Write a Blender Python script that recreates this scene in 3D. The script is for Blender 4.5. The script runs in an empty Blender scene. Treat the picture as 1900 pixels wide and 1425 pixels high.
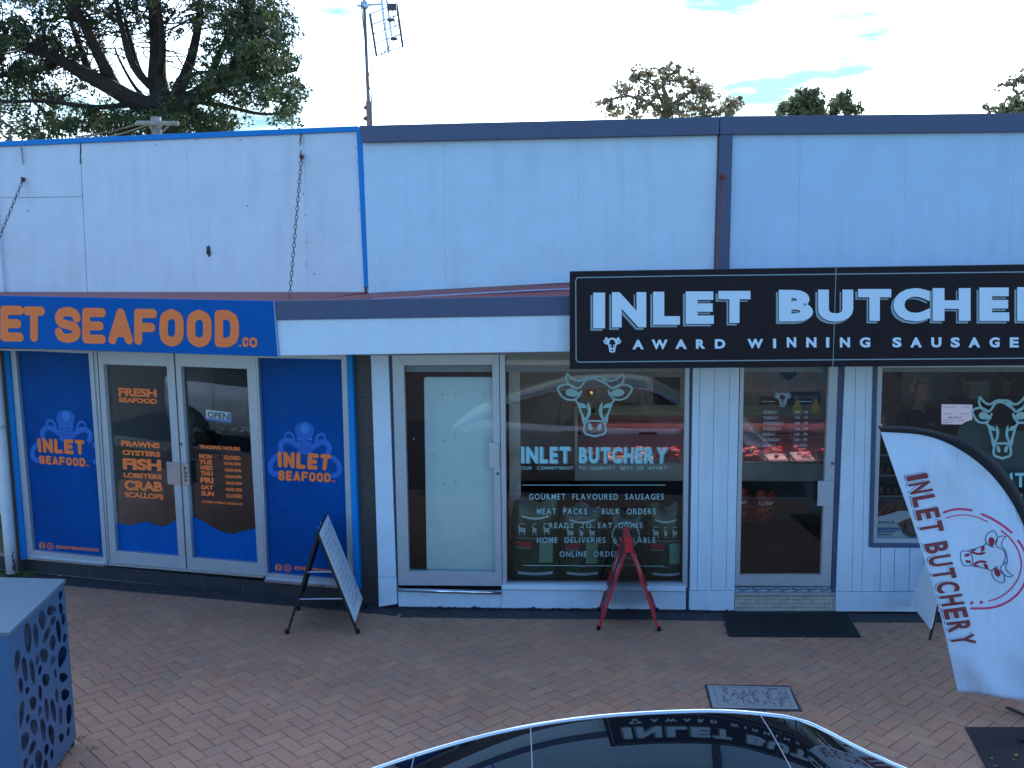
import bpy, math, random
from mathutils import Vector, Matrix
random.seed(7)
sc = bpy.context.scene
COL = sc.collection

# ------------------------------------------------------------------ camera
FPX, HC = 1960.0, 3.74
PITCH, ROLL = math.radians(8.63), math.radians(0.64)
FWD = Vector((0, math.cos(PITCH), -math.sin(PITCH)))
_r = Vector((1, 0, 0)); _u = _r.cross(FWD)
RT = _r * math.cos(ROLL) - _u * math.sin(ROLL)
UP = _u * math.cos(ROLL) + _r * math.sin(ROLL)
CAM = Vector((0, 0, HC))
cd = bpy.data.cameras.new('camera'); cam = bpy.data.objects.new('camera', cd); COL.objects.link(cam)
cam.matrix_world = Matrix(((RT.x, UP.x, -FWD.x, 0), (RT.y, UP.y, -FWD.y, 0), (RT.z, UP.z, -FWD.z, HC), (0, 0, 0, 1)))
cd.sensor_width = 36; cd.lens = 36 * FPX / 1900; cd.clip_start = .05; cd.clip_end = 3000
sc.camera = cam

# ------------------------------------------------------------------ sky, sun, exposure
SUN_EL, SUN_AZ = math.radians(24), math.radians(14)      # azimuth from +Y (behind the shops) towards +X
w = bpy.data.worlds.new('World'); sc.world = w; w.use_nodes = True
nt = w.node_tree; nt.nodes.clear()
N = nt.nodes.new; Lk = nt.links.new
out = N('ShaderNodeOutputWorld'); bg = N('ShaderNodeBackground'); sky = N('ShaderNodeTexSky')
sky.sky_type = 'NISHITA'; sky.sun_disc = False; sky.sun_elevation = SUN_EL; sky.sun_rotation = SUN_AZ
sky.air_density = 1.3; sky.dust_density = 0.6; sky.ozone_density = 3.0
tc = N('ShaderNodeTexCoord'); mp = N('ShaderNodeMapping'); mp.inputs['Scale'].default_value = (1.1, 1.1, 5.5)
mp.inputs['Location'].default_value = (.35, .1, .2); mp.inputs['Rotation'].default_value = (0, math.radians(6), 0)
nz = N('ShaderNodeTexNoise'); nz.inputs['Scale'].default_value = 2.6; nz.inputs['Detail'].default_value = 7; nz.inputs['Roughness'].default_value = .55
rp = N('ShaderNodeValToRGB'); rp.color_ramp.elements[0].position = .47; rp.color_ramp.elements[1].position = .66
mx = N('ShaderNodeMix'); mx.data_type = 'RGBA'
cl = N('ShaderNodeMix'); cl.data_type = 'RGBA'; cl.blend_type = 'ADD'; cl.inputs['Factor'].default_value = 1
Lk(tc.outputs['Generated'], mp.inputs[0]); Lk(mp.outputs[0], nz.inputs['Vector']); sx = N('ShaderNodeSeparateXYZ'); Lk(tc.outputs['Generated'], sx.inputs[0])
ma = N('ShaderNodeMath'); ma.operation = 'MULTIPLY_ADD'; ma.inputs[1].default_value = .26; Lk(sx.outputs['Y'], ma.inputs[0]); Lk(nz.outputs['Fac'], ma.inputs[2]); Lk(ma.outputs[0], rp.inputs[0])   # cloud bank ahead, clearer sky behind
Lk(rp.outputs[0], mx.inputs['Factor']); Lk(sky.outputs[0], mx.inputs['A'])
Lk(sky.outputs[0], cl.inputs['A']); cl.inputs['B'].default_value = (6.5, 5.6, 5.0, 1)
Lk(cl.outputs['Result'], mx.inputs['B'])
tn_ = N('ShaderNodeMix'); tn_.data_type = 'RGBA'; tn_.blend_type = 'MULTIPLY'; tn_.inputs['Factor'].default_value = 1; tn_.inputs['B'].default_value = (.70, .90, 1.18, 1)
Lk(mx.outputs['Result'], tn_.inputs['A']); 
mp2 = N('ShaderNodeMapping'); mp2.inputs['Scale'].default_value = (1.9, 1.9, 9); mp2.inputs['Rotation'].default_value = (0, math.radians(-5), 0); mp2.inputs['Location'].default_value = (3.1, .9, .3)
n2 = N('ShaderNodeTexNoise'); n2.inputs['Scale'].default_value = 1.9; n2.inputs['Detail'].default_value = 6; n2.inputs['Roughness'].default_value = .55
r2_ = N('ShaderNodeValToRGB'); r2_.color_ramp.elements[0].position = .46; r2_.color_ramp.elements[1].position = .65
wm = N('ShaderNodeMix'); wm.data_type = 'RGBA'; wm.blend_type = 'MULTIPLY'; wm.inputs['B'].default_value = (.10, .155, .165, 1)     # thin blue gaps in the cloud bank
Lk(tc.outputs['Generated'], mp2.inputs[0]); Lk(mp2.outputs[0], n2.inputs['Vector']); Lk(n2.outputs['Fac'], r2_.inputs[0]); Lk(r2_.outputs[0], wm.inputs['Factor'])
Lk(tn_.outputs['Result'], wm.inputs['A']); Lk(wm.outputs['Result'], bg.inputs[0]); bg.inputs[1].default_value = 0.15
Lk(bg.outputs[0], out.inputs[0])
sd = bpy.data.lights.new('sun', 'SUN'); sd.energy = 3.0; sd.angle = math.radians(.6); sd.color = (1, .93, .82)
sun = bpy.data.objects.new('sun', sd); COL.objects.link(sun)
sdir = Vector((math.sin(SUN_AZ) * math.cos(SUN_EL), math.cos(SUN_AZ) * math.cos(SUN_EL), math.sin(SUN_EL)))
sun.rotation_euler = sdir.to_track_quat('Z', 'Y').to_euler()
sun.location = (20, 60, 40)
vs = sc.view_settings; vs.view_transform = 'Standard'; vs.look = 'None'; vs.gamma = 1; vs.use_curve_mapping = False
vs.exposure = 1.38
sc.cycles.max_bounces = 8; sc.cycles.transparent_max_bounces = 12

# ------------------------------------------------------------------ planes and pixel -> place
class Plane:
    def __init__(s, p, q):
        s.p = Vector((p[0], p[1], 0)); s.u = Vector((q[0] - p[0], q[1] - p[1], 0)).normalized()
        s.n = Vector((s.u.y, -s.u.x, 0)); s.v = Vector((0, 0, 1))
def ray(x, y): return FWD + RT * ((x - 950) / FPX) - UP * ((y - 712.5) / FPX)
def W(x, y, P, off=0.0):
    d = ray(x, y); t = (P.p + P.n * off - CAM).dot(P.n) / d.dot(P.n); return CAM + d * t
def G(x, y, z=0.0):
    d = ray(x, y); return CAM + d * ((z - HC) / d.z)
def project(p):
    d = p - CAM; k = d.dot(FWD)
    return 950 + FPX * d.dot(RT) / k, 712.5 - FPX * d.dot(UP) / k, k
_b1, _b2 = G(750, 1127), G(1550, 1135)
B = Plane(_b1, _b2)
_s1, _s2 = G(150, 1073), G(600, 1113)
S = Plane(_s1, _s2)
# corner where both shop fronts meet
_t = (B.p - S.p).dot(B.n) / S.u.dot(B.n); J = S.p + S.u * _t
print('B', _b1, _b2, 'S', _s1, _s2, 'J', J, project(J))

# ------------------------------------------------------------------ mesh helpers
class MB:
    def __init__(s): s.v = []; s.f = []
    def add(s, vs_, fs_):
        b = len(s.v); s.v += [Vector(x) for x in vs_]; s.f += [tuple(i + b for i in f) for f in fs_]; return s
    def prism(s, front, back):
        n = len(front)
        return s.add(list(front) + list(back), [tuple(range(n)), tuple(range(2 * n - 1, n - 1, -1))] +
                     [(i, i + n, (i + 1) % n + n, (i + 1) % n) for i in range(n)])
    def px(s, pts, P, off, th):                       # polygon (photo outline) standing on a facade plane, real thickness
        fr = [W(x, y, P, off) for x, y in pts]; return s.prism(fr, [p - P.n * th for p in fr])
    def gx(s, pts, z, th):
        fr = [G(x, y, z) for x, y in pts]; return s.prism(fr, [p - Vector((0, 0, th)) for p in fr])
    def ring(s, o, i, P, off, th):
        n = len(o)
        for k in range(n):
            s.px([o[k], o[(k + 1) % n], i[(k + 1) % n], i[k]], P, off, th)
        return s
    def box(s, c, u, v, w_):                          # centre and three half vectors
        c, u, v, w_ = map(Vector, (c, u, v, w_))
        fr = [c - u - v + w_, c + u - v + w_, c + u + v + w_, c - u + v + w_]
        return s.prism(fr, [p - w_ * 2 for p in fr])
    def aabb(s, x0, x1, y0, y1, z0, z1):
        return s.box(((x0 + x1) / 2, (y0 + y1) / 2, (z0 + z1) / 2), ((x1 - x0) / 2, 0, 0), (0, (y1 - y0) / 2, 0), (0, 0, (z1 - z0) / 2))
    def tube(s, pts, r, n=8, cap=True, r1=None):
        pts = [Vector(p) for p in pts]; m = len(pts); rings = []
        _d = (pts[-1] - pts[0]).normalized(); ref = Vector((.13, 1, .07)).normalized() if abs(_d.z) > .7 else Vector((0, 0, 1))
        for i, p in enumerate(pts):
            t = (pts[min(i + 1, m - 1)] - pts[max(i - 1, 0)]).normalized()
            a = t.cross(ref)
            if a.length < .05: a = t.cross(Vector((1, 0, 0)))
            a.normalize(); b = t.cross(a)
            rr = r if r1 is None else r + (r1 - r) * i / (m - 1)
            rings.append([p + (a * math.cos(k * 2 * math.pi / n) + b * math.sin(k * 2 * math.pi / n)) * rr for k in range(n)])
        fs = []
        for i in range(m - 1):
            for k in range(n):
                fs.append((i * n + k, i * n + (k + 1) % n, (i + 1) * n + (k + 1) % n, (i + 1) * n + k))
        if cap: fs += [tuple(range(n - 1, -1, -1)), tuple(range((m - 1) * n, m * n))]
        return s.add([q for r_ in rings for q in r_], fs)
    def ball(s, c, rx, ry, rz, nu=10, nv=6, jit=0):
        c = Vector(c); vs_ = [c + Vector((0, 0, rz))]
        for j in range(1, nv):
            th = math.pi * j / nv
            for i in range(nu):
                ph = 2 * math.pi * i / nu; k = 1 + random.uniform(-jit, jit)
                vs_.append(c + Vector((rx * math.sin(th) * math.cos(ph), ry * math.sin(th) * math.sin(ph), rz * math.cos(th))) * k if not jit else
                           c + Vector((rx * math.sin(th) * math.cos(ph), ry * math.sin(th) * math.sin(ph), rz * math.cos(th))) * k)
        vs_.append(c - Vector((0, 0, rz))); fs = []
        for i in range(nu):
            fs.append((0, 1 + i, 1 + (i + 1) % nu)); l = len(vs_) - 1; b = 1 + (nv - 2) * nu
            fs.append((l, b + (i + 1) % nu, b + i))
        for j in range(nv - 2):
            for i in range(nu):
                a = 1 + j * nu
                fs.append((a + i, a + nu + i, a + nu + (i + 1) % nu, a + (i + 1) % nu))
        return s.add(vs_, fs)

WORLD = {}
def wl(o): return WORLD.get(o.name, Vector((0, 0, 0))) if o else Vector((0, 0, 0))
def tagit(o, label=None, cat=None, group=None, kind=None):
    if label: o['label'] = label
    if cat: o['category'] = cat
    if group: o['group'] = group
    if kind: o['kind'] = kind
    return o
def mk(name, mb, mat, parent=None, label=None, cat=None, group=None, kind=None, smooth=False):
    vs_ = mb.v
    lo = Vector((min(v.x for v in vs_), min(v.y for v in vs_), min(v.z for v in vs_)))
    hi = Vector((max(v.x for v in vs_), max(v.y for v in vs_), max(v.z for v in vs_)))
    org = Vector(((lo.x + hi.x) / 2, (lo.y + hi.y) / 2, lo.z))
    me = bpy.data.meshes.new(name); me.from_pydata([v - org for v in vs_], [], mb.f); me.update()
    if mat: me.materials.append(mat)
    if smooth: me.polygons.foreach_set('use_smooth', [True] * len(me.polygons))
    o = bpy.data.objects.new(name, me); COL.objects.link(o)
    if parent: o.parent = parent
    o.location = org - wl(parent); WORLD[o.name] = org
    return tagit(o, label, cat, group, kind)
def fixn(o):
    import bmesh
    bm = bmesh.new(); bm.from_mesh(o.data); bmesh.ops.recalc_face_normals(bm, faces=bm.faces); bm.to_mesh(o.data); bm.free(); return o
def empty(name, loc, label=None, cat=None, group=None, kind=None):
    o = bpy.data.objects.new(name, None); COL.objects.link(o); o.location = loc; o.empty_display_size = .2
    WORLD[o.name] = Vector(loc); return tagit(o, label, cat, group, kind)
def bevel(o, wd=.004, seg=2):
    m = o.modifiers.new('bevel', 'BEVEL'); m.width = wd; m.segments = seg; m.limit_method = 'ANGLE'; return o

# ------------------------------------------------------------------ materials
MATS = {}
def mat(name, col, rough=.6, metal=0.0, var=.0, vscale=8, bump=.0, bscale=60, spec=.5, coat=0, emis=None, es=1, stain=0):
    if name in MATS: return MATS[name]
    m = bpy.data.materials.new(name); m.use_nodes = True; t = m.node_tree; b = t.nodes['Principled BSDF']
    b.inputs['Base Color'].default_value = (*col, 1); b.inputs['Roughness'].default_value = rough
    b.inputs['Metallic'].default_value = metal; b.inputs['Specular IOR Level'].default_value = spec
    if coat: b.inputs['Coat Weight'].default_value = coat; b.inputs['Coat Roughness'].default_value = .04
    if emis: b.inputs['Emission Color'].default_value = (*emis, 1); b.inputs['Emission Strength'].default_value = es
    geo = t.nodes.new('ShaderNodeNewGeometry')
    src = None
    if var:
        n = t.nodes.new('ShaderNodeTexNoise'); n.inputs['Scale'].default_value = vscale; n.inputs['Detail'].default_value = 6
        n.inputs['Roughness'].default_value = .65
        t.links.new(geo.outputs['Position'], n.inputs['Vector'])
        r = t.nodes.new('ShaderNodeMapRange'); r.inputs[1].default_value = .3; r.inputs[2].default_value = .7
        r.inputs[3].default_value = 1 - var; r.inputs[4].default_value = 1 + var * .6
        t.links.new(n.outputs['Fac'], r.inputs[0])
        mm = t.nodes.new('ShaderNodeMix'); mm.data_type = 'RGBA'; mm.blend_type = 'MULTIPLY'; mm.inputs['Factor'].default_value = 1
        mm.inputs['A'].default_value = (*col, 1); t.links.new(r.outputs[0], mm.inputs['B']); src = mm.outputs['Result']
        t.links.new(src, b.inputs['Base Color'])
        rr = t.nodes.new('ShaderNodeMapRange'); rr.inputs[3].default_value = max(.03, rough - .12); rr.inputs[4].default_value = min(1, rough + .12)
        t.links.new(n.outputs['Fac'], rr.inputs[0]); t.links.new(rr.outputs[0], b.inputs['Roughness'])
    if stain:                                                    # rain streaks: noise stretched vertically
        mp_ = t.nodes.new('ShaderNodeMapping'); mp_.inputs['Scale'].default_value = (9, 9, .7)
        t.links.new(geo.outputs['Position'], mp_.inputs[0])
        n2 = t.nodes.new('ShaderNodeTexNoise'); n2.inputs['Scale'].default_value = 1.2; n2.inputs['Detail'].default_value = 5
        t.links.new(mp_.outputs[0], n2.inputs['Vector'])
        r2 = t.nodes.new('ShaderNodeMapRange'); r2.inputs[1].default_value = .48; r2.inputs[2].default_value = .8
        r2.inputs[3].default_value = 0; r2.inputs[4].default_value = stain
        t.links.new(n2.outputs['Fac'], r2.inputs[0])
        m3 = t.nodes.new('ShaderNodeMix'); m3.data_type = 'RGBA'
        t.links.new(r2.outputs[0], m3.inputs['Factor'])
        if src: t.links.new(src, m3.inputs['A'])
        else: m3.inputs['A'].default_value = (*col, 1)
        m3.inputs['B'].default_value = (.25, .24, .22, 1)
        t.links.new(m3.outputs['Result'], b.inputs['Base Color'])
    if bump:
        n = t.nodes.new('ShaderNodeTexNoise'); n.inputs['Scale'].default_value = bscale; n.inputs['Detail'].default_value = 4
        t.links.new(geo.outputs['Position'], n.inputs['Vector'])
        bp = t.nodes.new('ShaderNodeBump'); bp.inputs['Strength'].default_value = bump; bp.inputs['Distance'].default_value = .01
        t.links.new(n.outputs['Fac'], bp.inputs['Height']); t.links.new(bp.outputs[0], b.inputs['Normal'])
    MATS[name] = m; return m
def glass(name, tint=(.85, .9, .9), ior=1.6):
    if name in MATS: return MATS[name]
    m = bpy.data.materials.new(name); m.use_nodes = True; t = m.node_tree; t.nodes.clear()
    o = t.nodes.new('ShaderNodeOutputMaterial'); mi = t.nodes.new('ShaderNodeMixShader'); fr = t.nodes.new('ShaderNodeFresnel')
    tr = t.nodes.new('ShaderNodeBsdfTransparent'); gl = t.nodes.new('ShaderNodeBsdfGlossy')
    fr.inputs[0].default_value = ior; tr.inputs[0].default_value = (*tint, 1); gl.inputs['Roughness'].default_value = .0
    t.links.new(fr.outputs[0], mi.inputs[0]); t.links.new(tr.outputs[0], mi.inputs[1]); t.links.new(gl.outputs[0], mi.inputs[2])
    t.links.new(mi.outputs[0], o.inputs[0]); MATS[name] = m; return m

M_white = mat('lavender white painted sheet', (.70, .75, .84), .55, var=.07, vscale=3, bump=.22, bscale=160, stain=.12)
M_whiteR = mat('pale blue sheet with bluer shading painted in', (.48, .67, .86), .5, var=.06, vscale=3, bump=.22, bscale=160, stain=.12)  # same paint as the middle bay, with the bluer shading put into its colour
M_whiteB = mat('pale blue painted sheet', (.58, .74, .88), .5, var=.06, vscale=3, bump=.22, bscale=160, stain=.12)
M_fascia = mat('pale blue fascia paint', (.66, .79, .90), .5, var=.05, vscale=5, bump=.08, bscale=150, stain=.12)
M_board = mat('pale blue board paint', (.60, .73, .85), .5, var=.06, vscale=6, bump=.10, bscale=120, stain=.10)
M_navy = mat('slate blue paint', (.060, .085, .165), .45, var=.10, vscale=10, bump=.05)
M_blue = mat('bright blue paint', (.002, .22, .62), .45, var=.05, spec=.25)
M_red = mat('red painted roof metal', (.33, .05, .04), .5, var=.25, vscale=12, bump=.1)
M_alu = mat('silver anodised aluminium', (.46, .50, .55), .38, .35, var=.06, vscale=14)
M_steel = mat('brushed steel', (.62, .66, .72), .22, .9, var=.08, vscale=20)
M_glass = glass('window glass', (.92, .95, .95), ior=1.56)
M_glass2 = glass('case glass', (.95, .97, .97), ior=1.25)
M_vinyl = mat('printed blue window vinyl', (.0, .072, .30), .3, var=.22, vscale=2.3, spec=.12)
M_vwave = mat('blue wave vinyl', (.0, .10, .40), .3, var=.12, vscale=4, spec=.12)
M_signS = mat('blue sign sheet', (.0, .105, .38), .45, var=.08, vscale=4, spec=.1)
M_orange = mat('orange lettering', (.96, .20, .04), .5, var=.05)
M_octo = mat('octopus print bright blue', (.004, .13, .56), .4, var=.25, vscale=30)
M_octo2 = mat('octopus print pale blue', (.02, .22, .66), .4)
M_octo3 = mat('octopus print dark blue', (.006, .07, .40), .4)
M_black = mat('black sign sheet', (.013, .008, .013), .45, var=.2, vscale=6, spec=.2)
M_pale = mat('pale sign lettering', (.62, .78, .90), .45)
M_shadow = mat('grey teal letter shadow', (.26, .36, .40), .5)
M_teal = mat('pale teal window lettering', (.30, .50, .50), .5)
M_tile = mat('charcoal wall tile', (.035, .038, .048), .45, var=.25, vscale=7, bump=.06, bscale=90)
M_grout = mat('grout', (.22, .21, .20), .9)
M_brown = mat('dark brown tile', (.055, .045, .042), .5, var=.2, vscale=9)
M_conc = mat('dark concrete strip', (.050, .048, .055), .85, var=.3, vscale=10, bump=.3, bscale=80)
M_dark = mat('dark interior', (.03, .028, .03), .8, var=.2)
M_int = mat('interior plaster', (.42, .41, .42), .7, var=.08)
M_maroon = mat('maroon interior panel', (.13, .022, .022), .6, var=.15)
M_blackp = mat('black powder coat', (.014, .014, .016), .4)
M_redp = mat('red powder coat', (.55, .02, .03), .35)
M_rubber = mat('black rubber mat', (.016, .016, .018), .9, var=.3, vscale=40, bump=.5, bscale=300)

# ------------------------------------------------------------------ lettering
_gc = {}
def glyph(ch, bold=0.0):
    k = (ch, bold)
    if k in _gc: return _gc[k]
    cu = bpy.data.curves.new('tmp', 'FONT'); cu.body = ch; cu.offset = bold; cu.resolution_u = 4
    o = bpy.data.objects.new('tmp', cu); COL.objects.link(o)
    dg = bpy.context.evaluated_depsgraph_get(); me = bpy.data.meshes.new_from_object(o.evaluated_get(dg))
    vs_ = [(v.co.x, v.co.y) for v in me.vertices]; fs = [tuple(p.vertices) for p in me.polygons]
    bpy.data.objects.remove(o); bpy.data.curves.remove(cu); bpy.data.meshes.remove(me)
    if not vs_: vs_ = [(0, 0)]
    _gc[k] = (vs_, fs); return _gc[k]
def quadmap(q, P, off):
    a, b_, c, d = [W(x, y, P, off) for x, y in q]         # TL TR BR BL
    return lambda s, t: (a * (1 - s) + b_ * s) * t + (d * (1 - s) + c * s) * (1 - t)
def text(mb, s, q, P, off, bold=0.0, spacing=None):
    """whole string squeezed into a quad of photo positions (TL TR BR BL) on its real plane"""
    key = s if spacing is None else s
    if spacing is None:
        vs_, fs = glyph(s, bold)
    else:
        vs_, fs, x = [], [], 0.0
        for ch in s:
            if ch == ' ': x += .45 * spacing + .1; continue
            gv, gf = glyph(ch, bold); x0 = min(p[0] for p in gv); x1 = max(p[0] for p in gv); b0 = len(vs_)
            vs_ += [(p[0] - x0 + x, p[1]) for p in gv]; fs += [tuple(i + b0 for i in f) for f in gf]; x += x1 - x0 + .12 * spacing
    x0 = min(p[0] for p in vs_); x1 = max(p[0] for p in vs_); y0 = min(p[1] for p in vs_); y1 = max(p[1] for p in vs_)
    m = quadmap(q, P, off)
    mb.add([m((p[0] - x0) / (x1 - x0), (p[1] - y0) / max(1e-6, y1 - y0)) for p in vs_], fs)
def Z(ox, oy, k): return lambda x, y: (ox + x / k, oy + y / k)
def zq(z, *p): return [z(*a) for a in p]
_lay = [0]
def capsule(mb, a, b_, r, nrm, n=7, r2=None):
    """flat round-ended stroke between two places, lying on a plane with normal nrm"""
    r2 = r if r2 is None else r2
    t = b_ - a
    if t.length < 1e-6: t = Vector((0, 0, 1)) * 1e-6
    t = t.normalized(); s_ = nrm.cross(t); _lay[0] = (_lay[0] + 1) % 8
    o = nrm * (.00012 * _lay[0]); pts = []
    for i in range(n):
        an = -math.pi / 2 + math.pi * i / (n - 1); pts.append(b_ + (t * math.cos(an) + s_ * math.sin(an)) * r2 + o)
    for i in range(n):
        an = math.pi / 2 + math.pi * i / (n - 1); pts.append(a + (t * math.cos(an) + s_ * math.sin(an)) * r + o)
    mb.add(pts, [tuple(range(len(pts)))])
def smoothpts(p, k=3):
    q = []
    m = len(p)
    if m < 3: return p
    for i in range(m - 1):
        p0, p1, p2, p3 = p[max(i - 1, 0)], p[i], p[i + 1], p[min(i + 2, m - 1)]
        for j in range(k):
            t = j / k
            q.append(tuple(.5 * (2 * p1[d] + (p2[d] - p0[d]) * t + (2 * p0[d] - 5 * p1[d] + 4 * p2[d] - p3[d]) * t * t +
                                 (3 * p1[d] - p0[d] - 3 * p2[d] + p3[d]) * t ** 3) for d in range(len(p1))))
    q.append(p[-1]); return q
RG = {'I': [[(.5, 0), (.5, 1)]], 'N': [[(0, 0), (0, 1), (1, 0), (1, 1)]], 'L': [[(0, 1), (0, 0), (1, 0)]],
      'E': [[(1, 1), (0, 1), (0, 0), (1, 0)], [(0, .5), (.85, .5)]], 'T': [[(0, 1), (1, 1)], [(.5, 1), (.5, 0)]],
      'F': [[(1, 1), (0, 1), (0, 0)], [(0, .48), (.88, .48)]], 'A': [[(0, 0), (.5, 1), (1, 0)], [(.2, .27), (.8, .27)]],
      'O': [[(.5, 1), (.12, .9), (0, .7), (0, .3), (.12, .1), (.5, 0), (.88, .1), (1, .3), (1, .7), (.88, .9), (.5, 1)]],
      'D': [[(0, 0), (0, 1), (.55, 1), (.9, .88), (1, .68), (1, .32), (.9, .12), (.55, 0), (0, 0)]],
      'C': [[(1, .74), (.9, .92), (.5, 1), (.1, .9), (0, .7), (0, .3), (.1, .1), (.5, 0), (.9, .08), (1, .26)]],
      'S': [[(1, .76), (.88, .93), (.5, 1), (.12, .93), (0, .75), (.12, .58), (.5, .5), (.88, .42), (1, .24), (.88, .07), (.5, 0), (.12, .06), (0, .22)]],
      '.': [[(.5, .5), (.5, .5)]],
      '@': [[(.7, .35), (.3, .35), (.3, .65), (.7, .65), (.7, .3), (1, .3), (1, .8), (.8, 1), (.2, 1), (0, .8), (0, .2), (.2, 0), (.8, 0)]]}
def fat(mb, ch, q, P, off, tk=.3):
    """fat round-ended letter filling a quad (photo positions TL TR BR BL); tk = stroke as part of the letter height"""
    m = quadmap(q, P, off); h = (m(.5, 1) - m(.5, 0)).length; wd = (m(1, .5) - m(0, .5)).length
    r = h * tk / 2
    if ch == 'I' or ch == '.': r = min(r, wd / 2)
    iw = min(.5, r / wd); ih = min(.5, r / h)
    for st in RG[ch]:
        if ch in 'OCS': st = smoothpts(st, 2)
        p = [m(iw + (1 - 2 * iw) * x, ih + (1 - 2 * ih) * y) for x, y in st]
        for i in range(len(p) - 1): capsule(mb, p[i], p[i + 1], r, P.n, 11)
def fatword(mb, s, q, P, off, tk=.3, gap=.14):
    ws = {'I': .42, '.': .3, 'N': 1.05, 'A': 1.05, 'L': .9}
    tot = sum(ws.get(c, 1.) for c in s) + gap * (len(s) - 1); x = 0
    (ax, ay), (bx, by), (cx, cy), (dx, dy) = q
    for c in s:
        w0 = x / tot; x += ws.get(c, 1.); w1 = x / tot; x += gap
        L = lambda A, Bq, t: (A[0] + (Bq[0] - A[0]) * t, A[1] + (Bq[1] - A[1]) * t)
        fat(mb, c, [L(q[0], q[1], w0), L(q[0], q[1], w1), L(q[3], q[2], w1), L(q[3], q[2], w0)], P, off, tk)
def strokes(mb, lines, fm, P, wd, sm=True):
    """lines of 2D points, fm maps to a place, wd half width in metres"""
    for ln in lines:
        p = [fm(*a) for a in (smoothpts(ln) if sm else ln)]
        for i in range(len(p) - 1): capsule(mb, p[i], p[i + 1], wd, P.n, 5)
def blob(mb, pts, fm, P, lift=0.0):
    p = [fm(*a) + P.n * (.0003 + lift) for a in smoothpts(pts + [pts[0]])[:-1]]
    c = sum(p, Vector((0, 0, 0))) / len(p)
    mb.add(p + [c], [(i, (i + 1) % len(p), len(p)) for i in range(len(p))])
# cow head drawn in its own 2D space: x 640..1295, y 340..905, mirror line x=968
COWL = [[(725, 348), (712, 390), (735, 440), (775, 468), (815, 480)], [(725, 348), (765, 388), (815, 412), (855, 405), (885, 388), (925, 376), (968, 378)],
        [(815, 480), (850, 455), (880, 415), (905, 398)],
        [(800, 470), (740, 445), (680, 450), (642, 475), (655, 515), (690, 558), (745, 580), (795, 572), (825, 545), (848, 505)],
        [(848, 500), (832, 540), (798, 580), (820, 612), (838, 665), (856, 720), (862, 760), (880, 800)],
        [(968, 766), (925, 766), (890, 778), (878, 810), (872, 850), (890, 880), (930, 890), (968, 902)]]
COWB = [[(712, 500), (750, 480), (800, 495), (830, 520), (800, 548), (740, 545), (712, 525)],
        [(815, 605), (870, 612), (895, 650), (850, 648), (826, 640)], [(905, 595), (932, 650), (926, 715), (893, 768), (880, 752), (905, 700), (898, 640)],
        [(905, 790), (930, 788), (948, 825), (938, 848), (910, 835)], [(855, 690), (880, 735), (880, 765), (862, 745)]]
def mirror(ls): return [[(1936 - x, y) for x, y in l] for l in ls]
def cow(mb, fm, P, wd, fill=True):
    strokes(mb, COWL + mirror(COWL) + [[(905, 398), (968, 392), (1030, 420), (1060, 440)]], fm, P, wd)
    if fill:
        for b_ in COWB + mirror(COWB): blob(mb, b_, fm, P)


# ================================================================== SETTING: ground
def ground_sheet(name, pts, z, th, m, kind='structure', **k):
    mb = MB(); fr = [Vector((x, y, z)) for x, y in pts]; mb.prism(fr, [p - Vector((0, 0, th)) for p in fr]); return fixn(mk(name, mb, m, kind=kind, **k))
M_soil0 = mat('dry grass ground', (.10, .11, .045), .95, var=.4, vscale=3, bump=.5, bscale=30)
ground_sheet('ground', [(-600, -400), (600, -400), (600, 900), (-600, 900)], -.16, .3, M_soil0)
M_asph = mat('asphalt', (.055, .055, .058), .9, var=.25, vscale=4, bump=.4, bscale=120)
ground_sheet('road', [(-80, -9), (80, -9), (80, 5.42), (-80, 5.42)], -.13, .02, M_asph)
M_kerb = mat('kerb concrete', (.30, .29, .28), .85, var=.2, vscale=6, bump=.2)
ground_sheet('kerb', [(-80, 5.42), (80, 5.42), (80, 5.57), (-80, 5.57)], 0.0, .15, M_kerb)
ground_sheet('far_kerb', [(-80, -9.15), (80, -9.15), (80, -9.0), (-80, -9.0)], 0.0, .15, M_kerb)
M_line = mat('road paint', (.75, .75, .72), .7, var=.15)
for k in range(-6, 7):
    ground_sheet('parking_line', [(k * 6.2 + 2.6, 3.1), (k * 6.2 + 2.7, 3.1), (k * 6.2 + 2.7, 5.38), (k * 6.2 + 2.6, 5.38)], -.126, .004, M_line)
BASE_Z = -.006
M_sand = mat('joint sand', (.12, .10, .085), .95, var=.3, vscale=30)
def lineB(x, off): p = B.p + B.u * ((x - B.p.x) / B.u.x) + B.n * off; return (p.x, p.y)
def lineS(x, off): p = S.p + S.u * ((x - S.p.x) / S.u.x) + S.n * off; return (p.x, p.y)
def edge_y(x):                                            # street side edge of the dark strip along the walls
    return lineS(x, ES)[1] if x < J.x else lineB(x, EB)[1]
EB = (G(1000, 1129) - G(1000, 1148)).length * .98
ES = (G(300, 1089) - G(300, 1104)).length * .93
foot = ground_sheet('footpath', [(-9, 5.57), (12, 5.57), (12, 9.0), (J.x, J.y), (-9, lineS(-9, 0)[1])], BASE_Z, .15, M_sand)
# dark concrete strips at the foot of the walls
mb = MB(); L0 = [Vector((*lineB(x, o), .0055)) for x, o in ((J.x - .05, EB), (12, EB), (12, -.02), (J.x, -.02))]
mb.prism(L0, [p - Vector((0, 0, .1)) for p in L0]); mk('concrete_edge_strip', mb, M_conc, foot)
mb = MB(); L0 = [Vector((*lineS(x, o), .0065)) for x, o in ((-9, ES), (J.x - .05, ES), (J.x, -.02), (-9, -.02))]
mb.prism(L0, [p - Vector((0, 0, .1)) for p in L0]); mk('concrete_edge_strip', mb, M_conc, foot)

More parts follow.
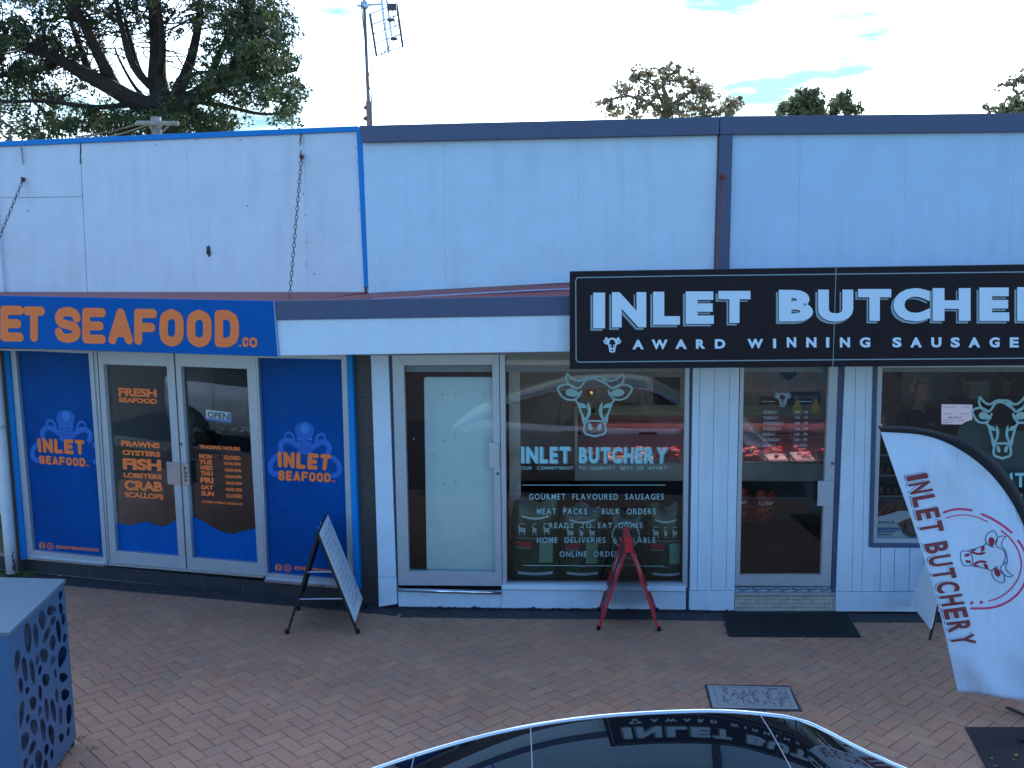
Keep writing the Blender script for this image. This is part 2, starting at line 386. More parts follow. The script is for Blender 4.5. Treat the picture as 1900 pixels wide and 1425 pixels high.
# pavers in 90 degree herringbone, each a block with chamfered edges
def paver_mat(name, attr):
    m = bpy.data.materials.new(name); m.use_nodes = True; t = m.node_tree; b = t.nodes['Principled BSDF']
    if attr: a = t.nodes.new('ShaderNodeAttribute'); a.attribute_name = 'tone'; src = a.outputs['Fac']
    else: a = t.nodes.new('ShaderNodeObjectInfo'); src = a.outputs['Random']
    r = t.nodes.new('ShaderNodeValToRGB'); e = r.color_ramp.elements
    cs = [(0, (0.409, 0.195, 0.112)), (.2, (0.455, 0.218, 0.122)), (.4, (0.402, 0.207, 0.126)), (.55, (0.463, 0.243, 0.133)), (.7, (0.425, 0.208, 0.126)), (.82, (0.373, 0.212, 0.137)), (1, (0.493, 0.234, 0.126))]
    e[0].position = 0; e[0].color = (*cs[0][1], 1); e[1].position = 1; e[1].color = (*cs[-1][1], 1)
    for p, c in cs[1:-1]: q = e.new(p); q.color = (*c, 1)
    t.links.new(src, r.inputs[0])
    g = t.nodes.new('ShaderNodeNewGeometry'); n = t.nodes.new('ShaderNodeTexNoise'); n.inputs['Scale'].default_value = 1.1; n.inputs['Detail'].default_value = 8; n.inputs['Roughness'].default_value = .7
    n2 = t.nodes.new('ShaderNodeTexNoise'); n2.inputs['Scale'].default_value = 130; n2.inputs['Detail'].default_value = 3
    t.links.new(g.outputs['Position'], n.inputs['Vector']); t.links.new(g.outputs['Position'], n2.inputs['Vector'])
    r1 = t.nodes.new('ShaderNodeMapRange'); r1.inputs[1].default_value = .3; r1.inputs[2].default_value = .7; r1.inputs[3].default_value = .90; r1.inputs[4].default_value = 1.22
    r2 = t.nodes.new('ShaderNodeMapRange'); r2.inputs[1].default_value = .3; r2.inputs[2].default_value = .7; r2.inputs[3].default_value = .72; r2.inputs[4].default_value = 1.25
    t.links.new(n.outputs['Fac'], r1.inputs[0]); t.links.new(n2.outputs['Fac'], r2.inputs[0])
    mu = t.nodes.new('ShaderNodeMath'); mu.operation = 'MULTIPLY'; t.links.new(r1.outputs[0], mu.inputs[0]); t.links.new(r2.outputs[0], mu.inputs[1])
    mm = t.nodes.new('ShaderNodeMix'); mm.data_type = 'RGBA'; mm.blend_type = 'MULTIPLY'; mm.inputs['Factor'].default_value = 1
    t.links.new(r.outputs[0], mm.inputs['A']); t.links.new(mu.outputs[0], mm.inputs['B']); t.links.new(mm.outputs['Result'], b.inputs['Base Color'])
    vo = t.nodes.new('ShaderNodeTexVoronoi'); vo.inputs['Scale'].default_value = 2.6; t.links.new(g.outputs['Position'], vo.inputs['Vector'])
    r3 = t.nodes.new('ShaderNodeMapRange'); r3.inputs[1].default_value = .035; r3.inputs[2].default_value = .055; r3.inputs[3].default_value = .55; r3.inputs[4].default_value = 1   # old gum spots
    t.links.new(vo.outputs['Distance'], r3.inputs[0]); m5 = t.nodes.new('ShaderNodeMix'); m5.data_type = 'RGBA'; m5.blend_type = 'MULTIPLY'; m5.inputs['Factor'].default_value = 1
    t.links.new(mm.outputs['Result'], m5.inputs['A']); t.links.new(r3.outputs[0], m5.inputs['B'])
    hs = t.nodes.new('ShaderNodeHueSaturation'); hs.inputs['Saturation'].default_value = .95; t.links.new(m5.outputs['Result'], hs.inputs['Color']); t.links.new(hs.outputs[0], b.inputs['Base Color'])
    b.inputs['Roughness'].default_value = .8
    bp = t.nodes.new('ShaderNodeBump'); bp.inputs['Strength'].default_value = .35; bp.inputs['Distance'].default_value = .006
    t.links.new(n2.outputs['Fac'], bp.inputs['Height']); t.links.new(bp.outputs[0], b.inputs['Normal'])
    return m
PW = .1165; JT = .0027; PTH = .05
def paver_geo():
    a, b_ = PW - JT, PW / 2 - JT; c = .0045
    lo = [(-a, -b_, -PTH), (a, -b_, -PTH), (a, b_, -PTH), (-a, b_, -PTH)]
    md = [(-a, -b_, -c), (a, -b_, -c), (a, b_, -c), (-a, b_, -c)]
    tp = [(-a + c, -b_ + c, 0), (a - c, -b_ + c, 0), (a - c, b_ - c, 0), (-a + c, b_ - c, 0)]
    vs_ = lo + md + tp; fs = [(8, 9, 10, 11)]
    for k in range(4):
        n_ = (k + 1) % 4; fs += [(k, n_, 4 + n_, 4 + k), (4 + k, 4 + n_, 8 + n_, 8 + k)]
    return vs_, fs
pv, pf = paver_geo()
pme = bpy.data.meshes.new('paver'); pme.from_pydata(pv, [], pf); pme.update(); MP1 = paver_mat('clay paver', False); pme.materials.append(MP1)
ANG = math.radians(45 - 2.6); PO = Vector((-.6, 6.0))
ex = Vector((math.cos(ANG), math.sin(ANG))); ey = Vector((-ex.y, ex.x))
pavers = []
MH = [G(1307, 1270), G(1465, 1272), G(1489, 1319), G(1320, 1317)]     # service pit lid
def inside(p, poly):
    c = False; n = len(poly)
    for i in range(n):
        a, b_ = poly[i], poly[(i + 1) % n]
        if (a.y > p.y) != (b_.y > p.y) and p.x < (b_.x - a.x) * (p.y - a.y) / (b_.y - a.y) + a.x: c = not c
    return c
SOIL = [G(1790, 1350), G(1960, 1350), G(1960, 1500), G(1868, 1500)]
for i in range(-70, 71):
    for j in range(-40, 41):
        for hv in (0, 1):
            # lattice: steps (1,1) and (2,-2) in paver widths
            bx = i * 1 + j * 2; by = i * 1 - j * 2
            cx, cy = (bx + 1.0, by + .5) if hv == 0 else (bx + 2.5, by + 0.0)
            p = PO + ex * (cx * PW) + ey * (cy * PW)
            if not (-8 < p.x < 9 and 5.6 < p.y < 12.5): continue
            if p.y > edge_y(p.x) + .13: continue
            X, Y, k = project(Vector((p.x, p.y, 0)))
            vis = -30 < X < 1930 and Y < 1450
            pavers.append((0 if vis else 1, k, p, hv))
pavers.sort(key=lambda a: (a[0], a[1]))
big = MB(); tones = []
for idx, (nv_, k, p, hv) in enumerate(pavers):
    z = random.uniform(-.0022, .0012); rot = ANG + (math.pi / 2 if hv else 0) + random.uniform(-.006, .006)
    if idx < 290:
        o = bpy.data.objects.new('paver', pme); COL.objects.link(o); o.parent = foot
        o.location = Vector((p.x, p.y, z)) - wl(foot); o.rotation_euler = (random.uniform(-.004, .004), random.uniform(-.004, .004), rot)
    else:
        cs, sn = math.cos(rot), math.sin(rot)
        big.add([(p.x + v[0] * cs - v[1] * sn, p.y + v[0] * sn + v[1] * cs, v[2] + z) for v in pv], pf); tones += [random.random()] * len(pf)
MP2 = paver_mat('clay paver field', True)
bo = mk('paver_field', big, MP2, foot, kind='stuff')
at = bo.data.attributes.new('tone', 'FLOAT', 'FACE'); at.data.foreach_set('value', tones)
print('pavers', len(pavers))

# ================================================================== SEAFOOD SHOP
SH = empty('seafood_shop', (S.p + S.u * -1.0), 'white rendered seafood shop with blue trim and double glass doors', 'shop')
BH = empty('butcher_shop', (B.p + B.u * 2.0), 'pale blue butcher shop with slate trim, big display window and glass door', 'shop')
ycap = lambda x: 271.5 - .0425 * x
# cladding sheets
def sheet(name, tl, tr, br, bl, P, off, th, m, par, **k):
    if name == 'cladding_sheet': return mk(name, MB().px([tl, tr, br, bl], P, off, th), m, par, **k)
    return bevel(mk(name, MB().px([tl, tr, br, bl], P, off, th), m, par, **k), .003, 1)
js = [(-700, -640), (-430, -386), (-150, -122), (148.5, 162.5), (344, 361), (563, 572), (662, 676)]
for a, b_ in zip(js[:-1], js[1:]):
    g = .16
    if a[0] == -150:
        sheet('cladding_sheet', (a[0] + g, ycap(a[0])), (148, ycap(148)), (152.4, 364.7), (-131, 367.8), S, 0, .05, M_white, SH)
        sheet('cladding_sheet', (-130, 368.6), (152.5, 365.6), (161.5, 542), (a[1] + g, 543), S, 0, .05, M_white, SH)
    else:
        sheet('cladding_sheet', (a[0] + g, ycap(a[0])), (b_[0] - g, ycap(b_[0])), (b_[1] - g, 542), (a[1] + g, 542.5), S, random.uniform(0, .002), .05, M_white, SH)
sheet('parapet_cap', (-700, 262 + 29.5), (664, 233.5), (664, 243.5), (-700, 301.5), S, .03, .25, M_blue, SH)
sheet('corner_trim', (661, 240), (671.5, 236), (683.5, 533), (675.2, 533), S, .035, .06, M_blue, SH)
mk('wall', MB().px([(-700, 300), (690, 245), (700, 672), (-700, 668)], S, -.06, .15), M_int, SH)
# rough marks left on the cladding by old fixings
M_scar = mat('old fixing scars', (.05, .04, .05), .8)
mb = MB()
for x, y, r in ((150, 275, .006), (148, 300, .006), (385, 460, .012), (386, 468, .02), (388, 474, .012), (563, 360, .006), (566, 400, .005), (569, 450, .006), (568, 490, .005), (459, 382, .006), (51, 391, .006), (289, 268, .005), (660, 275, .005), (663, 300, .005), (666, 388, .004), (647, 448, .004), (240, 495, .004), (365, 258, .005), (447, 260, .005), (583, 508, .006)):
    mb.ball(W(x, y, S, .003), r, .004, r * 1.4, 7, 4)
for k in range(9): mb.ball(W(149.5 + .6 * math.sin(k), 268 + k * 4.2, S, .003), .006, .004, .03, 6, 4)
mk('fixing_scars', mb, M_scar, SH)
mb = MB().px([(383, 463), (387, 455), (389.5, 470), (389, 474.5)], S, .02, .015); mk('torn_bracket', mb, M_scar, SH)

# awning of the seafood side: red roof sheets and fascia are hidden behind the sign
PA = .8
_d = W(510, 600, B, PA)                                           # where the two fascias meet
PS = (_d - S.p).dot(S.n) - .02
print('PS', PS)
def quad3(mb, pts, th=.02):
    return mb.prism(pts, [Vector(p) - Vector((0, 0, th)) for p in pts])
M_redroof = M_red
rb = [W(x, 541.5, S, -.02) for x in (-700, -300, 40, 360, 684)]
rf = [W(x, 551 + (x - 0) * .0155 if x < 600 else 560.5, S, PS - .06) for x in (-800, -340, 20, 360, 560)]
rf[-1] = W(560, 559.5, B, PA - .06)
for k in range(4):
    quad3(MB(), [rf[k], rf[k + 1], rb[k + 1], rb[k]]); mb = MB(); quad3(mb, [rf[k], rf[k + 1], rb[k + 1], rb[k]]); fixn(mk('awning_roof_sheet', mb, M_red, SH))
mk('fascia', MB().px([(-800, 538), (507.5, 560), (515, 655), (-800, 612)], S, PS - .01, .04), M_navy, SH)
mk('awning_soffit', MB().prism([W(-700, 640, S, PS - .05), W(515, 658, S, PS - .05), W(690, 655, S, 0), W(-700, 640, S, 0)], [q + Vector((0, 0, .02)) for q in [W(-700, 640, S, PS - .05), W(515, 658, S, PS - .05), W(690, 655, S, 0), W(-700, 640, S, 0)]]), M_int, SH)

# plinth of charcoal tiles
def lerp(a, b_, t): return (a[0] + (b_[0] - a[0]) * t, a[1] + (b_[1] - a[1]) * t)
sill_l = [(-330, 1001), (44, 1037.5), (192, 1050), (487, 1069), (628, 1092), (668, 1097)]
ytop = lambda x: 1033.5 + (x - 20) * .096
ybot = lambda x: 1057.5 + (x - 20) * .0985
mk('plinth_backing', MB().px([(-330, ytop(-330)), (704, ytop(704)), (706, ybot(706) + 1), (-330, ybot(-330) + 1)], S, .004, .1), M_grout, SH)
tx = [-270, -200, -128, -56, 16, 90, 164, 233.6, 305, 377, 451, 524, 597, 668, 705]
for a, b_ in zip(tx[:-1], tx[1:]):
    o = mk('plinth_tile', MB().px([(a + .7 - 2.5, ytop(a)), (b_ - .7 - 2.5, ytop(b_)), (b_ - .7, ybot(b_)), (a + .7, ybot(a))], S, .012, .02), M_tile, SH); bevel(o, .002, 1)
# brown tile piers either side
def pier(xs_top, xs_bot, yt, yb, n, nm, P, off, m):
    for k in range(n):
        t0, t1 = k / n, (k + 1) / n
        l0, l1 = lerp((xs_top[0], yt), (xs_bot[0], yb[0]), t0), lerp((xs_top[0], yt), (xs_bot[0], yb[0]), t1)
        r0, r1 = lerp((xs_top[1], yt), (xs_bot[1], yb[1]), t0), lerp((xs_top[1], yt), (xs_bot[1], yb[1]), t1)
        mk(nm, MB().px([(l0[0], l0[1] + .5), (r0[0], r0[1] + .5), (r1[0], r1[1] - .5), (l1[0], l1[1] - .5)], P, off, .05), m, SH)
pier((652, 688), (668, 704.5), 640, (1097, 1101), 5, 'pier_tile', S, .015, M_brown)
mk('pier_backing', MB().px([(648, 640), (690, 640), (707, 1120), (664, 1116)], S, .008, .2), M_grout, SH)
pier((-25, 8), (16, 40), 600, (1033, 1036), 5, 'pier_tile', S, .015, M_brown)
mk('pier_backing', MB().px([(-30, 600), (12, 600), (42, 1052), (12, 1052)], S, .008, .2), M_grout, SH)
# bright blue uprights
sheet('blue_upright', (5.5, 640), (14, 640), (48, 1039), (38.5, 1038), S, .07, .08, M_blue, SH)
sheet('blue_upright', (642, 655), (653, 655), (668, 1094), (657, 1092), S, .07, .08, M_blue, SH)
# wall left of the seafood shop and white downpipe
DP = empty('downpipe', G(18, 1059), 'white round downpipe with a broken foot at the left end of the seafood shop', 'downpipe')
p0, p1 = W(-12, 600, S, .14), W(16.5, 1052, S, .14); p1 = Vector((p0.x, p0.y, p1.z)); 
pa = W(17.5, 1000, S, .14)
pts = [Vector((pa.x, pa.y, z)) for z in (.05, .5, 1.2, 2.0, 2.7)]
M_pvc = mat('white pvc pipe', (.66, .74, .78), .35, var=.08, vscale=5, stain=.15)
mk('pipe', MB().tube(pts, .062, 20), M_pvc, DP, smooth=True)
mk('pipe_bracket', MB().tube([pts[0] + Vector((0, 0, 1.6)), pts[0] + Vector((0, 0, 1.63))], .07, 20), M_alu, DP)
mb = MB()
for dx, z, r in ((.045, .20, .02), (.05, .15, .026), (.03, .12, .02), (.052, .10, .018), (.04, .25, .014), (.048, .29, .010)): mb.ball(pa + Vector((dx, -.045, -pa.z + z)), r * .6, .012, r * 1.3, 7, 5, .3)
mk('crack', mb, M_scar, DP)

def window(name, outer, inner, P, par, m=M_alu, off=.045, th=.09):
    f = mk(name, MB().ring(outer, inner, P, off, th), m, par); fixn(f); return bevel(f, .0025, 1)
# window 1 (left) and window 2 (right), both covered by printed vinyl
w1 = window('window', [(18, 640), (171, 648), (199, 1050.5), (48.6, 1037)], [(28, 650), (163.5, 656), (191, 1034.5), (61, 1021)], S, SH)
w2 = window('window', [(473, 655), (643, 655), (657, 1091), (492, 1079)], [(478, 664), (633, 667), (645.5, 1077), (496, 1063.5)], S, SH)
mk('pane', MB().px([(24, 645), (168, 652), (196, 1040), (55, 1026)], S, 0, .01), M_vinyl, w1)
mk('pane', MB().px([(474, 660), (637, 663), (650, 1083), (491, 1070)], S, 0, .01), M_vinyl, w2)
mk('window_sill', MB().px([(47, 1033.5), (193, 1047), (193, 1051), (47, 1037.5)], S, .075, .07), M_steel, w1)
mk('window_sill', MB().px([(490, 1075), (628, 1087), (660, 1090), (660, 1095), (628, 1092), (490, 1079.7)], S, .075, .07), M_steel, w2)
# swirls in the vinyl print
M_swirl = mat('vinyl swirl', (.010, .085, .36), .2)
mb = MB(); rnd = random.Random(4)
for (xa, xb, ya, yb, sh) in ((40, 165, 900, 1010, 12), (48, 160, 700, 790, 0), (490, 630, 700, 770, 0), (500, 640, 910, 1050, 0)):
    for k in range(14):
        cx, cy, r = rnd.uniform(xa, xb), rnd.uniform(ya, yb), rnd.uniform(6, 22); a0 = rnd.uniform(0, 6)
        ln = [(min(max(cx + r * (1 - i * .05) * math.cos(a0 + i * .35), xa + 8), xb - 8), cy + r * .8 * (1 - i * .05) * math.sin(a0 + i * .35)) for i in range(9)]
        strokes(mb, [ln], lambda x, y: W(x, y, S, .001), S, .0022)
mk('swirl_print', mb, M_swirl, w1)

def seafood_logo(par, z, dq1, dq2, dqs, social):
    """octopus drawn in the space of z (zoom), letters in given quads"""
    fm = lambda x, y: W(*z(x, y), S, .0015); fm2 = lambda x, y: W(*z(x, y), S, .003)
    mb = MB()
    T = [[(770, 720), (690, 660), (600, 610), (510, 610), (445, 660), (425, 740), (450, 830)],
         [(690, 610), (672, 520), (620, 460), (555, 455), (518, 500), (520, 545)],
         [(350, 915), (270, 990), (225, 1090), (225, 1180), (270, 1240), (345, 1260)]]
    Mr = lambda l: [(1810 - x, y + 30) for x, y in l]
    for i, t_ in enumerate(T):
        rr = (.030, .017, .028)[i]
        for ln in (t_, Mr(t_)):
            p = smoothpts(ln)
            for k in range(len(p) - 1):
                f0 = 1 - .35 * k / len(p) if i == 1 else 1
                capsule(mb, fm(*p[k]), fm(*p[k + 1]), rr * f0, S.n, 6)
    blob(mb, [(900, 240), (1010, 275), (1075, 360), (1080, 450), (1045, 540), (1040, 640), (1010, 720), (1030, 800), (1060, 850), (905, 880), (760, 840), (790, 790), (800, 720), (765, 640), (750, 540), (715, 450), (720, 350), (780, 270)], fm, S, .0012)
    mk('octopus_print', mb, M_octo, par)
    mb = MB()
    blob(mb, [(900, 260), (960, 300), (985, 370), (950, 450), (905, 470), (860, 450), (820, 370), (845, 300)], fm2, S)
    for t_ in T:
        for ln in (t_, Mr(t_)): strokes(mb, [[(x + (12 if x < 905 else -12) * 0, y - 14) for x, y in ln]], fm2, S, .003)
    for ln in ([(760, 590), (800, 575), (870, 600)], [(1045, 590), (1005, 575), (935, 600)]): strokes(mb, [ln], fm2, S, .005)
    mk('octopus_highlight', mb, M_octo2, par)
    mb = MB()
    for cx in (825, 975): blob(mb, [(cx - 55, 590), (cx, 585), (cx + 50, 610), (cx, 630), (cx - 40, 620)], fm2, S, .0006)
    strokes(mb, [[(880, 730), (905, 760), (930, 730)], [(735, 330), (730, 420), (760, 520)], [(1070, 340), (1078, 430), (1045, 520)], [(830, 700), (850, 780)], [(975, 700), (960, 790)]], fm2, S, .0035)
    mk('octopus_shade', mb, M_octo3, par)
    mb = MB()
    fatword(mb, 'INLET', dq1, S, .006, .27); mk('lettering', mb, M_orange, par); mb = MB(); fatword(mb, 'SEAFOOD', dq2, S, .006, .26, .16); mk('lettering', mb, M_orange, par); mb = MB(); text(mb, '.CO', dqs, S, .006, .03); mk('lettering', mb, M_orange, par); mb = MB()
    # social media marks
    (fx, fy, fs), (ix, iy, is_), tq = social
    for (cx, cy, r) in ((fx, fy, fs),):
        a = [(cx - r, cy - r * .95), (cx + r, cy - r), (cx + r, cy + r), (cx - r, cy + r)]
        c_ = [lerp(a[i], a[(i + 1) % 4], t) for i in range(4) for t in (.22, .78)]
        blobp = [W(x, y, S, .003) for x, y in c_]; mb.add(blobp, [tuple(range(8))])
    r = is_; c_ = [(ix - r * .5, iy - r), (ix + r * .5, iy - r), (ix + r, iy - r * .5), (ix + r, iy + r * .5), (ix + r * .5, iy + r), (ix - r * .5, iy + r), (ix - r, iy + r * .5), (ix - r, iy - r * .5), (ix - r * .5, iy - r)]
    strokes(mb, [c_], lambda x, y: W(x, y, S, .003), S, .0045, False)
    strokes(mb, [[(ix + r * .42 * math.cos(t), iy + r * .42 * math.sin(t)) for t in [k * math.pi / 5 for k in range(11)]]], lambda x, y: W(x, y, S, .003), S, .0035, False)
    mk('social_mark', mb, M_orange, par); mb = MB(); text(mb, '@INLETSEAFOODCO', tq, S, .003, .045)
    mk('lettering', mb, M_orange, par)
    mb = MB(); text(mb, 'f', [(fx - fs * .35, fy - fs * .7), (fx + fs * .45, fy - fs * .7), (fx + fs * .45, fy + fs * .95), (fx - fs * .35, fy + fs * .95)], S, .005, .03)
    mk('f_mark', mb, M_vinyl, par)
zo2 = Z(480, 760, 10.556)
zo1 = lambda x, y: (lambda a: (a[0] - 449 + (a[1] - 785) * .02 + 3, a[1] - 25.5))( (480 + x / 10.556 * .98 + 4, 760 + y / 10.556 * .97 + 4))
zz = Z(480, 760, 10.556)
seafood_logo(w2, zo2, [zz(360, 815), zz(1430, 880), zz(1385, 1195), zz(375, 1130)], [zz(383, 1185), zz(1415, 1245), zz(1415, 1425), zz(383, 1385)], [zz(1425, 1385), zz(1500, 1390), zz(1500, 1425), zz(1425, 1420)],
             ((516.5, 1053, 6), (533.5, 1054, 5.6), [(546, 1050), (640, 1059), (640, 1067), (546, 1057.5)]))
z4 = Z(0, 530, 3.654); z5 = Z(0, 780, 3.654)
seafood_logo(w1, zo1, [z4(250, 1032), z4(572, 1047), z4(575, 1148), z4(258, 1130)], [z4(262, 1150), z4(578, 1170), z4(578, 1228), z4(268, 1208)], [z4(582, 1212), z4(605, 1214), z4(605, 1228), z4(582, 1226)],
             ((78.2, 1012, 5.6), (92.8, 1013.5, 5.2), [z5(378, 846), z5(672, 868), z5(672, 896), z5(378, 872)]))

# double doors
def door(outer, inner, P, off=.05, th=.07, par=SH):
    d = mk('door', MB().ring(outer, inner, P, off, th), M_alu, par); fixn(d); bevel(d, .0025, 1); return d
d1 = door([(180, 640), (321, 645), (345, 1056), (204.5, 1044)], [(191.6, 676), (308.7, 680), (331, 1032), (215.4, 1022)], S)
d2 = door([(323.5, 645), (473.5, 655), (492, 1069), (347.5, 1056.5)], [(335, 680), (457.6, 684.6), (477.6, 1045), (357, 1034.5)], S)
mk('door_jamb', MB().px([(170, 640), (178.5, 640), (203.5, 1046), (195, 1046)], S, .03, .09), M_alu, SH)
mk('threshold', MB().px([(201, 1044.5), (488, 1069), (488, 1072.5), (201, 1049)], S, .07, .12), mat('worn threshold', (.40, .36, .33), .6, .2, var=.2), SH)
mk('pane', MB().px([(188, 672), (312, 676), (334, 1036), (212, 1026)], S, 0, .008), M_glass, d1)
mk('pane', MB().px([(331, 676), (461, 680), (481, 1049), (353, 1038)], S, 0, .008), M_glass, d2)
w_ = lambda pts, base: [z5(*p) for p in pts] + base
wv = smoothpts([(785, 690), (830, 704), (880, 712), (930, 703), (980, 688), (1035, 700), (1090, 719), (1140, 708), (1195, 672)])
mk('wave_print', MB().px([z5(*p) for p in wv] + [(333, 1036), (212, 1026)], S, .003, .002), M_vwave, d1)
wv = smoothpts([(1275, 655), (1330, 662), (1385, 690), (1440, 722), (1510, 755), (1580, 770), (1640, 752), (1735, 734)])
mk('wave_print', MB().px([z5(*p) for p in wv] + [(480, 1049), (354, 1038)], S, .003, .002), M_vwave, d2)
mb = MB()
for s, z, q in (('FRESH', z4, ((802, 690), (1062, 702), (1063, 757), (804, 750))), ('SEAFOOD', z4, ((806, 757), (1065, 767), (1066, 803), (806, 790))),
                ('PRAWNS', z4, ((822, 1048), (1083, 1065), (1085, 1105), (823, 1088))), ('OYSTERS', z4, ((828, 1112), (1086, 1126), (1088, 1162), (830, 1148))),
                ('FISH', z4, ((831, 1168), (1092, 1180), (1096, 1258), (834, 1247))), ('LOBSTERS', z4, ((838, 1266), (1096, 1280), (1098, 1314), (838, 1300))),
                ('CRAB', z4, ((842, 1316), (1103, 1330), (1105, 1400), (845, 1386))), ('SCALLOPS', z5, ((845, 483), (1109, 500), (1110, 538), (846, 520)))):
    mb = MB(); text(mb, s, [z(*p) for p in q], S, .003, .055); mk('lettering', mb, M_orange, d1)
mb = MB()
text(mb, 'TRADING HOURS', zq(z4, (1348, 1078), (1628, 1095), (1629, 1120), (1350, 1103)), S, .003, .045); mk('lettering', mb, M_orange, d2)
rows = [('MON', 'CLOSED', (1350, 1437, 226, 262), (1517, 1630, 237, 270)), ('TUE', '10AM-5PM', (1350, 1440, 265, 301), (1520, 1632, 281, 307)), ('WED', '10AM-5PM', (1354, 1443, 304, 340), (1524, 1635, 324, 352)),
        ('THU', '10AM-5PM', (1358, 1443, 343, 378), (1526, 1638, 368, 396)), ('FRI', '10AM-5PM', (1359, 1447, 384, 428), (1530, 1640, 413, 440)), ('SAT', '10AM-2PM', (1362, 1447, 436, 472), (1532, 1641, 455, 484)), ('SUN', 'CLOSED', (1365, 1451, 478, 515), (1532, 1642, 497, 528))]
for a, b_, (x0, x1, y0, y1), (u0, u1, v0, v1) in rows:
    mb = MB(); text(mb, a, zq(z5, (x0, y0), (x1, y0 + 4), (x1, y1), (x0, y1 - 4)), S, .003, .05); mk('lettering', mb, M_orange, d2)
    mb = MB(); text(mb, b_, zq(z5, (u0, v0), (u1, v0 + 6), (u1, v1), (u0, v1 - 6)), S, .003, .04); mk('lettering', mb, M_orange, d2)
mb = MB(); text(mb, 'CLOSED PUBLIC HOLIDAYS', zq(z5, (1368, 541), (1645, 561), (1646, 578), (1369, 557)), S, .003, .04)
mk('lettering', mb, M_orange, d2)
for q, d in (([(308.5, 857), (334, 858.5), (335, 900), (311, 899)], d1), ([(336, 858.5), (349, 859), (351.5, 901), (338, 900.5)], d2)):
    bevel(mk('push_plate', MB().px(q, S, .075, .02), M_steel, d), .002, 1)
mb = MB()
for k, c in enumerate('PUSH'): text(mb, c, [(341.3 + k * .4, 867 + k * 7.2), (345.8 + k * .4, 867 + k * 7.2), (345.8 + k * .4, 872.5 + k * 7.2), (341.3 + k * .4, 872.5 + k * 7.2)], S, .078, .02)
mk('lettering', mb, M_black, d2)
mk('lock', MB().tube([W(335.5, 824, S, .045), W(335.5, 824, S, .062)], .016, 14), M_navy, d2)
op = mk('open_sign', MB().px([z4(1395, 840), z4(1567, 860), z4(1567, 931), z4(1397, 909)], S, -.015, .004), mat('sign card white', (.7, .78, .82), .5), None,
        'small OPEN card with a blue edge hanging behind the right seafood door', 'sign')
mb = MB(); text(mb, 'OPEN', [z4(1408, 853), z4(1552, 868), z4(1550, 913), z4(1408, 894)], S, -.0135, .02); mk('lettering', mb, M_black, op)
mk('blue_edge', MB().add([W(*p, S, -.0135) for p in (z4(1397, 895), z4(1567, 917), z4(1567, 931), z4(1397, 909))] , [(0, 1, 2, 3)]).add([W(*p, S, -.0135) for p in (z4(1552, 860), z4(1567, 862), z4(1567, 918), z4(1552, 916))], [(0, 1, 2, 3)]), mat('card blue', (.02, .30, .70), .5), op)

# seafood sign
SG = mk('sign_board', MB().px([(-800, 533.5), (-0, 549), (508, 558.7), (516, 662), (0, 645), (-800, 617)], S, PS + .04, .05), M_signS, None,
        'long blue sign reading INLET SEAFOOD.CO in orange letters above the seafood doors', 'sign')
bevel(SG, .003, 1)
mb = MB(); so = PS + .043
for ch, x0, x1, y0, y1 in (('I', -565, -500, 112, 348), ('N', -480, -325, 116, 356), ('L', -300, -160, 122, 364), ('L', 0, 0, 0, 0), ('E', 3, 160, 135, 379), ('T', 157, 305, 140, 381), ('S', 373, 547, 143, 388), ('E', 558, 718, 150, 393), ('A', 735, 902, 153, 398),
                           ('F', 910, 1065, 156, 402), ('O', 1082, 1245, 157, 413), ('O', 1268, 1434, 162, 418), ('D', 1456, 1620, 165, 418)):
    if x1 == x0: continue
    if ch == 'L': x0, x1, y0, y1 = -145, 5, 128, 372
    if ch == 'N': x0, x1 = -325, -165
    if ch == 'I': x0, x1 = -405, -342
    fat(mb, ch, [z4(x0, y0), z4(x1, y0 + 2), z4(x1, y1 + 1), z4(x0, y1 - 1)], S, so, .255)
fat(mb, '.', [z4(1619, 399), z4(1638, 400), z4(1638, 418), z4(1619, 417)], S, so, .9)
fat(mb, 'C', [z4(1643, 347), z4(1686, 349), z4(1686, 417), z4(1643, 415)], S, so, .26); fat(mb, 'O', [z4(1692, 349), z4(1744, 352), z4(1744, 420), z4(1692, 418)], S, so, .26)
mk('lettering', mb, M_orange, SG)
mk('edge_trim', MB().px([(507, 558.7), (509, 558.7), (517, 662), (515, 662)], S, PS + .042, .05), mat('trim edge', (.25, .35, .5), .4), SG)

# ================================================================== BUTCHER SHOP upper wall
sheet('parapet_cap', (666, 233), (1334.5, 216.7), (1334.5, 249.3), (671, 264), B, .07, .3, M_navy, BH)
sheet('parapet_cap', (1335.5, 215.8), (2500, 203), (2500, 238.5), (1335.5, 249.8), B, .05, .3, M_navy, BH)
sheet('wall_post', (1335, 250), (1358.5, 249.5), (1352, 505), (1326.5, 505), B, .04, .1, M_navy, BH)
sheet('rust_edge', (1332.4, 250), (1334.5, 250), (1329, 505), (1325, 505), B, .03, .08, mat('rusty edge', (.20, .045, .03), .8, var=.3, vscale=20), BH)
bj = [(673, 684), (822.5, 827), (1072.5, 1075.5), (1331.5, 1326)]
yb_ = lambda x: 543.7 - (x - 684) * .0525
for a, b_ in zip(bj[:-1], bj[1:]):
    sheet('cladding_sheet', (a[0] + .12, 265 - (a[0] - 671) * .0214), (b_[0] - .12, 265 - (b_[0] - 671) * .0214), (b_[1] - .12, yb_(b_[1])), (a[1] + .12, yb_(a[1])), B, random.uniform(0, .0015), .05, M_whiteB, BH)
bj = [(1359, 1352.5), (1486, 1479), (1683, 1674), (1886, 1868), (2100, 2070), (2300, 2260), (2500, 2450)]
